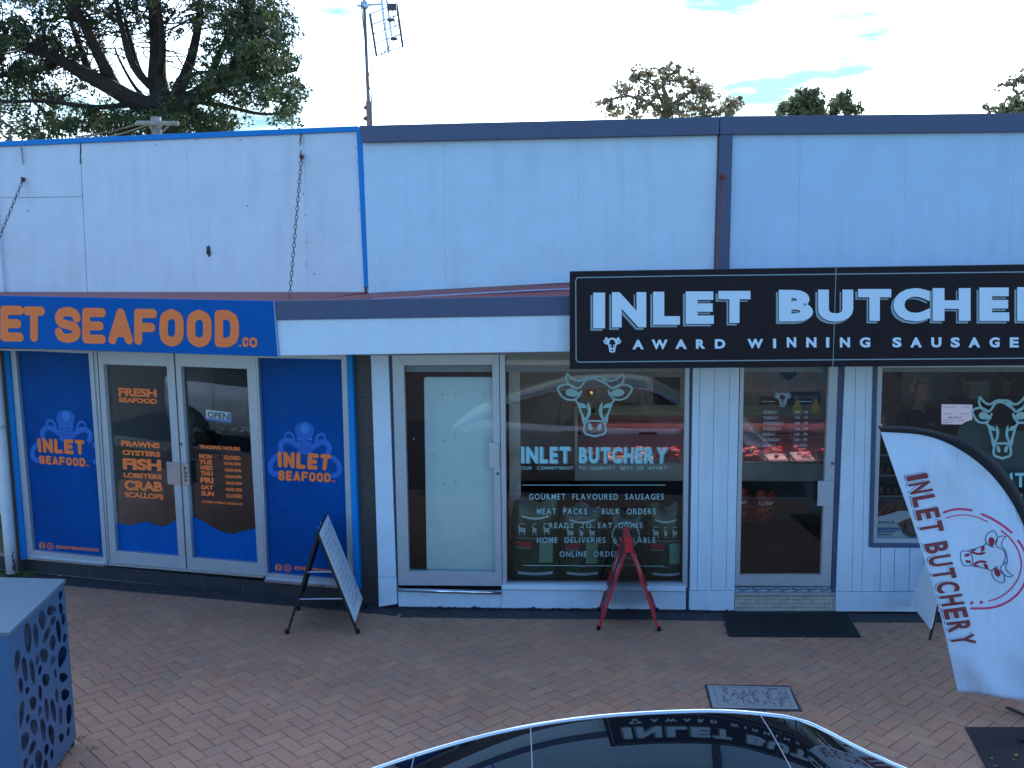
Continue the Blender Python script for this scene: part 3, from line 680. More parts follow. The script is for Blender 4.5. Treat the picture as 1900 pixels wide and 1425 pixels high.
for a, b_ in zip(bj[:-1], bj[1:]):
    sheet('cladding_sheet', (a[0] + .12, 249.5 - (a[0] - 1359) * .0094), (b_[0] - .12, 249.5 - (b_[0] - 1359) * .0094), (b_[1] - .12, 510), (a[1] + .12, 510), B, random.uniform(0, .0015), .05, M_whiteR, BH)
mk('wall', MB().px([(671, 240), (2500, 215), (2500, 690), (686, 690)], B, -.06, .15), M_int, BH)
# awning
rb = [W(684, 544, B, -.02), W(1000, 527.5, B, -.02), W(1340, 510, B, -.02), W(2450, 500, B, -.02)]
rf = [W(560, 559, B, PA - .05), W(1000, 551.5, B, PA - .05), W(1340, 545, B, PA - .05), W(2450, 525, B, PA - .05)]
for k in range(3):
    mb = MB(); quad3(mb, [rf[k], rf[k + 1], rb[k + 1], rb[k]]); fixn(mk('awning_roof_sheet', mb, M_red, BH))
mk('flashing', MB().tube([W(690, 556, B, PA - .12), W(840, 547.5, B, PA - .25), W(980, 539.8, B, PA - .35), W(1100, 535, B, PA - .40)], .011, 6), M_steel, BH)
sheet('fascia_band', (510.6, 558.7), (1085, 549), (1085, 584), (510.9, 594), B, PA + .02, .06, M_navy, BH)
for a, b_ in ((511, 1085),):
    yt = lambda x: 594 - (x - 511) * .0171
    yq = lambda x: 660 - (x - 511) * .0142
    sheet('fascia_board', (a + .4, yt(a)), (b_ - .4, yt(b_)), (b_ - .4, yq(b_)), (a + .6, yq(a)), B, PA, .04, M_fascia, BH)
sheet('fascia_board', (1086, 549), (2450, 525), (2450, 640), (1086, 651), B, PA, .04, M_fascia, BH)
mk('awning_soffit', MB().prism([W(512, 655, B, PA - .05), W(2400, 635, B, PA - .05), W(2300, 650, B, 0), W(690, 660, B, 0)], [q + Vector((0, 0, .02)) for q in [W(512, 655, B, PA - .05), W(2400, 635, B, PA - .05), W(2300, 650, B, 0), W(690, 660, B, 0)]]), M_int, BH)
# butcher sign
OS = PA + .16
BS = bevel(mk('sign_board', MB().px([(1057, 504), (1551, 496.5), (1545, 680.7), (1057, 685)], B, OS, .1), M_black, None,
        'black framed sign reading INLET BUTCHERY AWARD WINNING SAUSAGES over the butcher window', 'sign'), .003, 1)
bevel(mk('sign_panel', MB().px([(1551.7, 496.5), (2330, 484.5), (2310, 675), (1545.7, 680.7)], B, OS, .1), M_black, BS), .003, 1)
r2 = Z(1040, 480, 4.318); r3 = Z(1460, 480, 4.318)
def gl(s, z, x0, x1, y0, y1): return (s, [z(x0, y0), z(x1, y0), z(x1, y1), z(x0, y1)])
big_ = [gl('I', r2, 262, 357, 272, 558), gl('N', r2, 412, 687, 268, 550), gl('L', r2, 742, 957, 265, 529), gl('E', r2, 1003, 1228, 262, 522), gl('T', r2, 1265, 1522, 258, 515),
        gl('B', r3, -65, 210, 250, 503), gl('U', r3, 250, 532, 248, 504), gl('T', r3, 570, 836, 243, 498), gl('C', r3, 853, 1147, 236, 502), gl('H', r3, 1168, 1472, 236, 498), gl('E', r3, 1542, 1782, 231, 499),
        gl('R', r3, 1845, 2125, 228, 498), gl('Y', r3, 2140, 2440, 226, 497)]
for lay, (dx, dy, bo_, m, lo) in enumerate(((-5, 4.5, .06, M_shadow, .001), (-1.4, 1.3, .07, M_black, .0022), (0, 0, .06, M_pale, .0034))):
    for word in (big_[:5], big_[5:]):
        mb = MB()
        for s, q in word: text(mb, s, [(x + dx, y + dy) for x, y in q], B, OS + lo, bo_)
        mk(('letter_shadow', 'letter_gap', 'lettering')[lay], mb, m, BS)
    if lay == 2:
        mb = MB()
        for wi, (s, z, x0, x1) in enumerate( [(c, r2, a, b_) for c, a, b_ in (('A', 577, 667), ('W', 730, 858), ('A', 920, 1012), ('R', 1085, 1160), ('D', 1237, 1320), ('W', 1498, 1624), ('I', 1703, 1727))] + \
            [(c, r3, a, b_) for c, a, b_ in (('N', 0, 75), ('N', 155, 237), ('I', 314, 340), ('N', 425, 506), ('G', 584, 668), ('S', 846, 919), ('A', 989, 1082), ('U', 1157, 1238), ('S', 1312, 1386), ('A', 1456, 1549), ('G', 1623, 1705), ('E', 1786, 1858), ('S', 1935, 2010))]):
            if wi in (5, 12): mk('lettering', mb, m, BS); mb = MB()
            yy0, yy1 = (650, 726) if z is r2 else (630, 711)
            if z is r2: yy0 -= (x0 - 577) * .008; yy1 -= (x0 - 577) * .008
            text(mb, s, [z(x0, yy0), z(x1, yy0), z(x1, yy1), z(x0, yy1)], B, OS + .002, .045)
        mk('lettering', mb, m, BS); mb = MB()
        cow(mb, lambda x, y: W(*r2(348 + (x - 640) * .2035, 632 + (y - 345) * .208), B, OS + .002), B, .0055)
        mk('cow_print', mb, m, BS)
bl = [r2(122, 175), r2(135, 152), r2(1000, 137), r3(0, 128), r3(1900, 106), (2290, 499), (2300, 504), (2285, 660), r3(1900, 797), r3(0, 813), r2(900, 821), r2(145, 829), r2(125, 808), r2(122, 175)]
mk('sign_seam', MB().px([(1550.9, 497), (1552, 497), (1546, 680.5), (1545, 680.5)], B, OS + .0012, .01), M_shadow, BS)
mb = MB(); strokes(mb, [bl], lambda x, y: W(x, y, B, OS + .002), B, .0042, False); mk('border_line', mb, M_shadow, BS)

# ================================================================== BUTCHER SHOP front
GR = .055
def boards(xt, xb, yt, yb, off, th, nm='board'):
    for k in range(len(xt) - 1):
        bevel(mk(nm, MB().px([(xt[k] + .3, yt), (xt[k + 1] - .3, yt), (xb[k + 1] - .3, yb(xb[k + 1])), (xb[k] + .3, yb(xb[k]))], B, off, th), M_board, BH), .0015, 1)
yj = lambda x: 1071 + (x - 703) * .041
# left pilaster
boards([687, 720], [701.5, 735], 640, lambda x: 1070.5, GR, .08)
bevel(mk('skirting_board', MB().px([(701.5, 1071.5), (735, 1071.5), (737, 1121), (703, 1126)], B, GR + .002, .08), M_board, BH), .003, 1)
mk('pilaster_return', MB().px([(720, 640), (727, 640), (739, 1098), (736, 1098)], B, .01, .12), M_navy, BH)
# column between window and door
boards([1286, 1299, 1326, 1354.7, 1372.7], [1279.5, 1293.7, 1320, 1347, 1363.5], 660, lambda x: 1095.5, GR, .12)
bevel(mk('skirting_board', MB().px([(1279, 1096.5), (1363, 1096.5), (1362, 1134), (1278.5, 1131.5)], B, GR + .002, .12), M_board, BH), .003, 1)
mk('column_return', MB().px([(1279, 660), (1287, 660), (1280, 1131), (1273, 1130)], B, .012, .12), M_navy, BH)
# column right of the door and the wall under the small window
boards([1568.5, 1588, 1608, 1629], [1551, 1581, 1599, 1613.5], 660, lambda x: 1097.5, GR, .12)
xs = [1613.5, 1634, 1660, 1688, 1714, 1740, 1767, 1793, 1820, 1846, 1873, 1900, 1930, 1960]
for a, b_ in zip(xs[:-1], xs[1:]):
    bevel(mk('board', MB().px([(a + .5, 1016), (b_ - .5, 1016), (b_ - .5 - 1, 1097.5), (a + .5 - 1, 1097.5)], B, GR, .12), M_board, BH), .0015, 1)
bevel(mk('skirting_board', MB().px([(1551, 1098.5), (1960, 1099.5), (1958, 1136.5), (1550.5, 1134.5)], B, GR + .002, .12), M_board, BH), .003, 1)
mk('wall_end', MB().px([(1975, 640), (2400, 640), (2330, 1142), (1960, 1137)], B, GR, .3), M_board, BH)
# stallboard under the door and display window
bevel(mk('stall_board', MB().px([(738.5, 1098.5), (930, 1098.5), (930, 1128.5), (739.5, 1125.5)], B, .04, .1), M_board, BH), .003, 1)
bevel(mk('stall_board', MB().px([(930.5, 1094.5), (1272.5, 1098), (1272.5, 1131.5), (930.5, 1128.5)], B, .042, .1), M_board, BH), .003, 1)
bevel(mk('window_sill', MB().px([(930.5, 1086), (1272.5, 1088.5), (1272.5, 1097.5), (930.5, 1094)], B, .075, .12), M_fascia, BH), .004, 2)
mk('foot_rail', MB().tube([W(738.5, 1094.5, B, .09), W(930, 1100, B, .09)], .021, 14), mat('polished rail', (.75, .8, .85), .12, 1.0), BH, smooth=True)
# dark cracked mortar line at the foot
mb = MB(); rnd = random.Random(9)
for k in range(90):
    x = 742 + k * 9.2
    if 1360 < x < 1552: continue
    mb.ball(W(x, 1126.5 + (x - 742) * .0113 + rnd.uniform(-1, 1.5), B, .055), .03 * rnd.uniform(.5, 1.3), .012, .010 * rnd.uniform(.4, 1.5), 6, 4, .3)
mk('mortar_crumbs', mb, M_conc, BH, kind='stuff')

# left glass door (fixed) and large window
wd1 = door([(727, 645), (925.5, 645), (931.5, 1087.5), (739, 1086)], [(749.5, 678), (913, 677), (919, 1064), (759, 1061)], B, .05, .08, BH)
mk('pane', MB().px([(745, 672), (917, 672), (923, 1068), (755, 1065)], B, 0, .008), M_glass, wd1)
bevel(mk('handle', MB().px([(906.5, 820.5), (925, 822), (926, 868), (908, 868)], B, .075, .02), M_alu, wd1), .002, 1)
mk('lock', MB().tube([W(923.5, 879, B, .05), W(923.5, 879, B, .07)], .015, 12), M_navy, wd1)
w3 = window('window', [(926.5, 645), (1280, 645), (1275.5, 1091), (932.5, 1088)], [(937, 655), (1271.6, 655), (1266.5, 1083), (940.5, 1082.5)], B, BH)
mk('pane', MB().px([(934, 650), (1275, 650), (1270, 1086), (936, 1086)], B, 0, .008), M_glass, w3)
zw = Z(900, 620, 4.75); zv = Z(900, 880, 4.75)
mb = MB(); fw = lambda x, y: W(*zw(x, y), B, .003)
cow(mb, fw, B, .0088); mk('cow_print', mb, M_teal, w3); mb = MB()
text(mb, 'OUR COMMITMENT TO QUALITY SETS US APART', zq(zw, (315, 1165), (1603, 1165), (1603, 1200), (315, 1200)), B, .003, .012, 1.6); mk('lettering', mb, M_teal, w3)
for s, x0, x1, y0, y1 in (('GOURMET FLAVOURED SAUSAGES', 388, 1575, 172, 224), ('MEAT PACKS · BULK ORDERS', 457, 1503, 301, 353), ('READY TO EAT DISHES', 568, 1388, 427, 475), ('HOME DELIVERIES AVAILABLE', 457, 1503, 555, 605), ('ONLINE ORDERING', 657, 1303, 678, 728)):
    mb = MB(); text(mb, s, zq(zv, (x0, y0), (x1, y0), (x1, y1), (x0, y1)), B, .003, .012, 1.7); mk('lettering', mb, M_teal, w3)
mb = MB(); strokes(mb, [[(330, 1330), (1588, 1330)]], fw, B, .003, False); mk('rule_line', mb, M_teal, w3); mb = MB(); strokes(mb, [[(335, 2037), (1580, 2045)]], lambda x, y: W(900 + x / 4.75, 620 + y / 4.75, B, .003), B, .003, False)
mk('rule_line', mb, M_teal, w3)
mb = MB(); q1 = zq(zw, (318, 992), (750, 992), (748, 1138), (318, 1138)); q2 = zq(zw, (828, 994), (1612, 996), (1600, 1142), (826, 1138))
for s, q in (('INLET', q1), ('BUTCHERY', q2)): mb = MB(); text(mb, s, [(x + 2.4, y + 1.0) for x, y in q], B, .0022, .05, 1.1); mk('letter_shadow', mb, mat('teal letter edge', (.12, .30, .36), .5), w3)
mb = MB()
for s, q in (('INLET', q1), ('BUTCHERY', q2)): mb = MB(); text(mb, s, q, B, .0042, .045, 1.1); mk('lettering', mb, mat('bright teal lettering', (.30, .60, .66), .5), w3)

# butcher door, step with vent strip and mosaic tiles
bd = door([(1374, 660), (1556, 660), (1541.5, 1088), (1364, 1087)], [(1381, 672), (1539, 672), (1523.6, 1068.5), (1373, 1069.5)], B, .05, .08, BH)
mk('pane', MB().px([(1378, 668), (1543, 668), (1528, 1072), (1369, 1073)], B, 0, .008), M_glass, bd)
bevel(mk('push_plate', MB().px([(1518, 893), (1548, 891.6), (1545, 939), (1517, 939)], B, .085, .02), M_alu, bd), .002, 1)
mk('lock', MB().tube([W(1545, 860, B, .05), W(1545, 860, B, .065)], .017, 14), M_navy, bd)
mk('door_jamb', MB().px([(1556, 660), (1568.5, 660), (1551.5, 1132), (1542.5, 1095)], B, .03, .12), M_navy, BH)
mk('door_step', MB().px([(1363, 1088.5), (1546, 1088.5), (1549.5, 1134.5), (1362.5, 1133.5)], B, .0, .3), M_grout, BH)
M_vent = mat('pierced vent strip', (.30, .38, .45), .5, .2, var=.1)
vb = mk('vent_strip', MB().px([(1364, 1089), (1541, 1089), (1543, 1100.5), (1363.5, 1100.5)], B, .02, .02), M_vent, BH)
mb = MB()
for k in range(7):
    x = 1368 + k * 25
    mb.px([(x, 1091), (x + 4, 1091), (x + 14, 1095.5), (x + 13, 1097)], B, .0225, .002); mb.px([(x + 20, 1091.5), (x + 24, 1091.5), (x + 15, 1095.3), (x + 14, 1094.6)], B, .0225, .002); mb.px([(x + 2, 1099), (x + 5, 1099), (x + 11, 1096.5), (x + 9, 1096)], B, .0225, .002)
mk('vent_openings', mb, M_scar, vb)
bevel(mk('step_nosing', MB().px([(1363, 1101), (1549, 1101), (1549.5, 1105.2), (1362.5, 1105.2)], B, .055, .1), mat('step nosing', (.42, .42, .40), .6, var=.2), BH), .004, 2)
mb = MB(); rnd = random.Random(2)
for r_ in range(4):
    for c_ in range(38):
        x0 = 1363.3 + c_ * 4.9; x1 = x0 + 4.4; y0 = 1106 + r_ * 7.1; y1 = y0 + 6.5
        mb.px([(x0, y0), (x1, y0), (x1, y1), (x0, y1)], B, .03 + rnd.uniform(-.001, .001), .02)
mk('mosaic_tiles', mb, mat('cream mosaic', (.52, .50, .44), .35, var=.35, vscale=25), BH, kind='stuff')
# opening hours printed on the door
zd = Z(1360, 740, 9.5)
mb = MB(); M_hrs = mat('pale grey door lettering', (.34, .44, .46), .5)
for k, (a, b_) in enumerate((('MONDAY', '8AM - 5PM'), ('TUESDAY', '8AM - 5PM'), ('WEDNESDAY', '8AM - 5PM'), ('THURSDAY', '8AM - 5PM'), ('FRIDAY', '8AM - 5PM'), ('SATURDAY', '8AM - 2PM'), ('SUNDAY', 'CLOSED'))):
    y = 208 + k * 97.5; wa = {'MONDAY': 235, 'TUESDAY': 265, 'WEDNESDAY': 360, 'THURSDAY': 325, 'FRIDAY': 215, 'SATURDAY': 310, 'SUNDAY': 235}[a]
    x = 540 - k * 2.5
    mb = MB(); text(mb, a, zq(zd, (x, y), (x + wa, y), (x + wa, y + 56), (x, y + 56)), B, .003, .02, 1.4); mk('lettering', mb, M_hrs, bd)
    mb = MB(); text(mb, b_, zq(zd, (1098 - k * 3, y), (1320 - k * 3, y), (1320 - k * 3, y + 50), (1098 - k * 3, y + 50)), B, .003, .01, 1.2); mk('lettering', mb, M_hrs, bd)
mb = MB(); text(mb, 'CLOSED PUBLIC HOLIDAYS', zq(zd, (535, 958), (1270, 958), (1270, 1000), (535, 1000)), B, .003, .0, 1.3); mk('lettering', mb, M_hrs, bd); mb = MB()
strokes(mb, [[(510, 47), (730, 47)], [(1140, 47), (1400, 47)]], lambda x, y: W(*zd(x, y), B, .003), B, .003, False); mk('rule_line', mb, M_hrs, bd); mb = MB()
cow(mb, lambda x, y: W(1437 + (x - 640) * .046, 728 + (y - 340) * .046, B, .003), B, .0035)
mk('cow_print', mb, M_hrs, bd)

# small shop window on the right
w4 = fixn(mk('window', MB().ring([(1621, 670), (2050, 664), (2040, 1020), (1612.5, 1015.5)], [(1629, 676), (2040, 670), (2032, 1012.5), (1620.5, 1009)], B, .075, .12), M_navy, BH)); bevel(w4, .006, 2)
fixn(mk('window_frame', MB().ring([(1629, 676), (2040, 670), (2032, 1012.5), (1619.5, 1009)], [(1637.5, 682), (2032, 680), (2025, 1003), (1627, 1000)], B, .04, .08), M_alu, w4))
mk('pane', MB().px([(1632, 678), (2037, 676), (2030, 1006), (1623, 1003)], B, 0, .008), M_glass, w4)
zx = Z(1640, 670, 7.308)
mb = MB(); cow(mb, lambda x, y: W(*zx(1200 + (x - 640) * 1.235, 485 + (y - 345) * 1.5), B, .003), B, .011); mk('cow_print', mb, M_teal, w4); mb = MB()
text(mb, 'OUR COMMITMENT TO QUALITY', [(1790, 916), (2020, 917), (2020, 924), (1790, 923)], B, .003, .0, 1.6)
mk('lettering', mb, M_teal, w4)
mb = MB(); text(mb, 'INLET BUTCHERY', [(1718, 876), (2026, 878), (2026, 905), (1718, 903)], B, .003, .03, 1.2); mk('lettering', mb, MATS['bright teal lettering'], w4)

# ================================================================== INTERIORS
def IP(P, px_, dep, z):                                   # place inside the shop: behind the front at photo column px_, dep metres in, height z
    p = W(px_, 1000, P, 0) - P.n * dep; return Vector((p.x, p.y, z))
def vslab(name, a, b_, z0, z1, th, m, par, **k):
    a, b_ = Vector((a.x, a.y, 0)), Vector((b_.x, b_.y, 0)); n = (b_ - a).normalized().cross(Vector((0, 0, 1))) * th
    q = [a + Vector((0, 0, z0)), b_ + Vector((0, 0, z0)), b_ + Vector((0, 0, z1)), a + Vector((0, 0, z1))]
    return fixn(mk(name, MB().prism(q, [p + n for p in q]), m, par, **k))
def hslab(name, pts, z, th, m, par, **k):
    q = [Vector((p.x, p.y, z)) for p in pts]; return fixn(mk(name, MB().prism(q, [p - Vector((0, 0, th)) for p in q]), m, par, **k))
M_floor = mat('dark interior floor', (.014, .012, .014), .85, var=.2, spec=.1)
M_intB = mat('butcher interior wall', (.34, .31, .31), .7, var=.12)
M_ceil = mat('interior ceiling', (.45, .44, .42), .8)
bl_, br_ = IP(B, 708, .02, 0), IP(B, 2380, .02, 0); blk, brk = bl_ - B.n * 4.2, br_ - B.n * 4.2
hslab('floor', [bl_, br_, brk, blk], .27, .1, M_floor, BH); hslab('ceiling', [bl_, br_, brk, blk], 2.95, .05, M_ceil, BH)
vslab('interior_wall', blk, brk, .1, 3.3, .1, M_intB, BH); vslab('interior_wall', bl_, blk, .1, 3.3, .1, M_maroon, BH); vslab('interior_wall', brk, br_, .1, 3.3, .1, M_intB, BH)
mk('roof_slab', MB().prism(*[[Vector((p.x, p.y, z)) for p in (W(676, 400, B, -.05), W(2480, 400, B, -.05), W(2480, 400, B, -9), W(676, 400, B, -9))] for z in (3.75, 3.6)]), M_conc, BH)
for o_, (a, b_) in zip('abc', ((W(676, 400, B, -.1), W(676, 400, B, -9)), (W(676, 400, B, -9), W(2480, 400, B, -9)), (W(2480, 400, B, -9), W(2480, 400, B, -.1)))):
    vslab('outer_wall', a, b_, 0, 4.2, .15, M_int, BH)
sl_, sr_ = IP(S, 12, .02, 0), IP(S, 690, .02, 0); slk, srk = sl_ - S.n * 4.4, sr_ - S.n * 4.4
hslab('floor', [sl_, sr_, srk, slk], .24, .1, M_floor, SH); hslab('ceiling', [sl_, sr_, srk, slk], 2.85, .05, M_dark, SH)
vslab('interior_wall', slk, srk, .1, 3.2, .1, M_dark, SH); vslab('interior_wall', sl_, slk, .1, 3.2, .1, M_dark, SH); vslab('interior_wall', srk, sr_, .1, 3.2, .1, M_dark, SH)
a, b_ = W(8, 400, S, -.1), W(655, 400, S, -.1); c_, d_ = b_ - S.n * 8, a - S.n * 8
mk('roof_slab', MB().prism(*[[Vector((p.x, p.y, z)) for p in (a, b_, c_, d_)] for z in (3.75, 3.6)]), M_conc, SH)
vslab('outer_wall', a, d_, 0, 4.2, .15, M_white, SH); vslab('outer_wall', d_, c_, 0, 4.2, .15, M_white, SH)
vslab('sun_block_wall', W(-700, 400, S, -.1) - S.n * 2.5, W(8, 400, S, -.1) - S.n * 2.5 + S.u * .15, -.1, 4.6, .1, M_white, SH)  # made-up wall added left of the shop to keep sun off the paving
vslab('parapet_end', W(-700, 400, S, -.06), W(8, 400, S, -.06), 2.7, 4.3, .1, M_white, SH)

# white board standing behind the left glass door, with its post
WB = mk('white_board', MB().px([(790, 699.5), (786.5, 703), (791.7, 1054), (796, 1058.5), (930, 1066), (922, 700)], B, -.06, .03), mat('white board', (.82, .92, .92), .45, var=.05), None,
        'tall off white panel with rounded corners standing right behind the left glass door', 'panel')
bevel(WB, .004, 2)
mb = MB(); rnd = random.Random(3)
for x, y in ((821, 732), (844, 732), (897, 732), (823, 818), (844, 812), (900, 817), (824, 897), (844, 893), (805, 845)): mb.ball(W(x, y, B, -.058), .004, .003, .010, 6, 4, .3)
mk('hook_hole', mb, M_scar, WB)
mp_ = mk('maroon_partition', MB().px([(728, 660), (960, 655), (960, 1085), (738, 1085)], B, -.75, .04), M_maroon, BH)
mb = MB()
for y in (735, 815, 895, 975): mb.ball(W(768, y, B, -.70), .006, .01, .02, 6, 4, .3)
mk('peg', mb, M_steel, mp_)
PT = mk('support_post', MB().px([(944, 668), (964, 668), (967, 1000), (946, 1000)], B, -.35, .04), mat('post paint', (.62, .60, .55), .5, var=.1), None, 'pale vertical post with a diagonal brace behind the left edge of the butcher window', 'post')
mk('brace', MB().px([(958, 880), (967, 886), (950, 940), (943, 938)], B, -.33, .03), M_alu, PT)

# glazed meat case
OC = -2.1
CASE = empty('meat_display_case', Vector((*W(1330, 900, B, OC).xy, .27)), 'long glass fronted butcher display case filled with trays of red meat', 'display case')
M_caseg = mat('case grey panel', (.34, .42, .42), .35, var=.08)
zc = lambda y: W(1300, y, B, OC).z
cL, cR = 1072, 1640
Ztop, Zg0, Zp0 = zc(775), zc(858), zc(893)
cA, cB = W(cL, 800, B, OC), W(cR, 800, B, OC)
def cp(t, dep, z): p = cA + (cB - cA) * t - B.n * dep; return Vector((p.x, p.y, z))
def cbox(name, t0, t1, d0, d1, z0, z1, m, par=CASE, **k):
    q = [cp(t0, d0, z0), cp(t1, d0, z0), cp(t1, d0, z1), cp(t0, d0, z1)]; r = [cp(t0, d1, z0), cp(t1, d1, z0), cp(t1, d1, z1), cp(t0, d1, z1)]
    return fixn(mk(name, MB().prism(q, r), m, par, **k))
bevel(cbox('front_panel', 0, 1, 0, .06, Zp0, Zg0, M_caseg), .01, 2); cbox('base', .01, .99, .08, .8, .27, Zp0, M_dark)
cbox('deck', 0, 1, .06, .75, Zg0 - .08, Zg0 - .03, M_steel); cbox('back_panel', 0, 1, .76, .80, Zp0, Ztop - .03, mat('case back', (.14, .06, .07), .5))
cbox('top_shelf', 0, 1, .12, .80, Ztop - .02, Ztop + .01, mat('case top glassy steel', (.30, .45, .45), .25, .3))
cbox('rail', 0, 1, -.01, .02, Zg0 - .005, Zg0 + .012, M_steel)
cbox('glass_front', 0, 1, .02, .026, Zg0, Ztop - .02, M_glass2); cbox('glass_shelf', 0, 1, .35, .74, (Zg0 + Ztop) / 2, (Zg0 + Ztop) / 2 + .01, M_glass2)
cbox('end_panel', -.01, 0, 0, .8, Zp0, Ztop, M_caseg); cbox('end_panel', 1, 1.01, 0, .8, Zp0, Ztop, M_caseg)
cbox('valance', 0, 1, .10, .115, Ztop - .085, Ztop + .01, mat('valance', (.16, .07, .075), .4))
cbox('case_lamp', .02, .98, .16, .20, Ztop - .05, Ztop - .03, mat('pink case lamp', (1, .5, .5), .5, emis=(1, .50, .52), es=11.0))
M_mr = mat('dark red meat', (.34, .02, .025), .35, var=.4, vscale=40); M_mp = mat('pink meat', (.62, .16, .15), .35, var=.35, vscale=30); M_mf = mat('pale fatty meat', (.72, .38, .34), .35, var=.3, vscale=30)
M_tray = mat('white tray', (.7, .68, .66), .4); M_trayb = mat('black tray', (.02, .02, .02), .4)
rnd = random.Random(11)
kinds = [('round rissoles', M_mp), ('thick sausages', M_mr), ('pale chicken pieces', M_mf), ('dark red steaks', M_mr), ('pink mince', M_mp), ('coiled sausages', M_mr), ('rolled roast', M_mp), ('lean red steaks', M_mr), ('marbled chops', M_mf), ('diced red meat', M_mr), ('pink cutlets', M_mp)]
side = ['at the left end of the case', 'second from the left end of the case', 'under the window lettering', 'just left of the white column', 'hidden partly by the white column', 'right of the white column', 'at the left of the door glass', 'under the door hours', 'in the middle of the door glass', 'at the right of the door glass', 'at the right end of the case']
for k in range(11):
    t = (k + .5) / 11.2; z0 = Zg0 - .03
    c = cp(t, .32, z0)
    T = empty('meat_tray', c, 'tray of %s %s' % (kinds[k][0], side[k]), 'meat tray', 'trays of meat in the butcher case')
    hw = B.u * .105; dd = -B.n * .2
    mk('tray', MB().box(c + Vector((0, 0, .03)), hw, dd, (0, 0, .012)), M_tray if k % 3 else M_trayb, T)
    for q in range(9):
        o = c + B.u * rnd.uniform(-.085, .085) - B.n * rnd.uniform(-.17, .17) + Vector((0, 0, .06 + rnd.uniform(0, .06)))
        if k in (1, 5): mk('meat_piece', MB().tube([o - B.u * .05, o + Vector((0, 0, .015)), o + B.u * .05], .017, 8), kinds[k][1], T, smooth=True)
        else: mk('meat_piece', MB().ball(o, .04 * rnd.uniform(.6, 1.3), .03, .02 * rnd.uniform(.7, 1.6), 8, 5, .25), rnd.choice([kinds[k][1], kinds[k][1], M_mp]), T, smooth=True)
    tk = c + B.n * .17 + B.u * rnd.uniform(-.05, .05)
    mk('price_ticket', MB().prism([tk + Vector((-.018, 0, .17)), tk + Vector((.018, 0, .17)), tk + Vector((0, 0, .11))], [tk - B.n * .002 + Vector((-.018, 0, .17)), tk - B.n * .002 + Vector((.018, 0, .17)), tk - B.n * .002 + Vector((0, 0, .11))]), M_tray, T)
M_yel = mat('mustard yellow', (.45, .30, .05), .5, var=.3, vscale=60)
for i, (x, l) in enumerate(((1478, 'left'), (1513, 'right'))):
    c = W(x, 803, B, OC - .3); c.z = Ztop + .01
    mk('spice_packet', MB().prism([c + B.u * -.05, c + B.u * .05, c + B.u * .045 + Vector((0, 0, .06)), c + Vector((0, 0, .16)), c - B.u * .045 + Vector((0, 0, .06))], [v - B.n * .05 for v in (c + B.u * -.05, c + B.u * .05, c + B.u * .045 + Vector((0, 0, .06)), c + Vector((0, 0, .16)), c - B.u * .045 + Vector((0, 0, .06)))]), M_yel, None,
       'pointed mustard yellow packet standing on the meat case, the %s one of two' % l, 'packet', 'yellow packets on the meat case')
TL = []
for i, x in enumerate((1060, 1330)):
    c = IP(B, x, 1.3, 2.9); t = empty('tube_light', c, 'lit fluorescent tube on the butcher shop ceiling, %s' % ('behind the display window' if i == 0 else 'above the counter behind the door'), 'tube light', 'ceiling tube lights')
    mk('housing', MB().box(c + Vector((0, 0, .03)), B.u * .62, B.n * .05, (0, 0, .02)), M_alu, t)
    mk('tube', MB().tube([c - B.u * .6 - Vector((0, 0, .01)), c + B.u * .6 - Vector((0, 0, .01))], .018, 8), mat('lit tube', (1, .95, .85), .5, emis=(1, .88, .68), es=11), t)
# boards on the back wall
def wallboard(name, q, m, label, cat, off=-4.1): return mk(name, MB().px(q, B, off, .03), m, None, label, cat)
wallboard('timber_board', [(1409, 736), (1456, 736), (1456, 762), (1409, 762)], mat('brown timber board', (.16, .06, .03), .6, var=.3, vscale=15), 'small brown board on the wall behind the meat case', 'board')
bb = wallboard('chalk_board', [(1462, 727), (1522, 727), (1522, 757), (1462, 757)], mat('dark menu board', (.018, .024, .034), .6), 'dark board with MEAT N SMOKE in grey letters behind the meat case', 'sign')
mb = MB(); text(mb, 'MEAT N SMOKE', [(1474, 734), (1516, 734), (1516, 741), (1474, 741)], B, -4.097, .0); mb.px([(1480, 745), (1508, 745), (1508, 745.8), (1480, 745.8)], B, -4.098, .001); mk('lettering', mb, M_hrs, bb)
wallboard('price_board', [(1462, 759), (1522, 759), (1522, 777), (1462, 777)], MATS['dark menu board'], 'narrow dark board under the MEAT N SMOKE board', 'sign')
wallboard('shield_plaque', [(1447, 655), (1478, 655), (1478, 695), (1463, 707), (1447, 695)], MATS['dark menu board'], 'black shield shaped plaque high on the butcher back wall', 'plaque')
wallboard('wall_cabinet', [(1150, 690), (1200, 690), (1200, 750), (1150, 750)], mat('grey cabinet door', (.22, .21, .20), .5), 'grey cabinet on the back wall seen above the meat case', 'cabinet')
wallboard('dark_doorway', [(1212, 700), (1262, 700), (1262, 830), (1212, 830)], M_dark, 'dark doorway in the back wall near the white column', 'doorway')
TR = empty('gold_trophy', W(1097, 776, B, OC - .3), 'small gold trophy standing on top of the meat case', 'trophy')
c = W(1097, 776, B, OC - .3); c.z = Ztop + .01; M_gold = mat('gold', (.75, .5, .15), .25, .9)
mk('base', MB().box(c + Vector((0, 0, .02)), (.04, 0, 0), (0, .04, 0), (0, 0, .02)), M_black, TR); mk('stem', MB().tube([c + Vector((0, 0, .04)), c + Vector((0, 0, .15))], .01, 8), M_gold, TR)
mk('cup', MB().tube([c + Vector((0, 0, .15)), c + Vector((0, 0, .19)), c + Vector((0, 0, .26))], .02, 12, r1=.05), M_gold, TR, smooth=True)

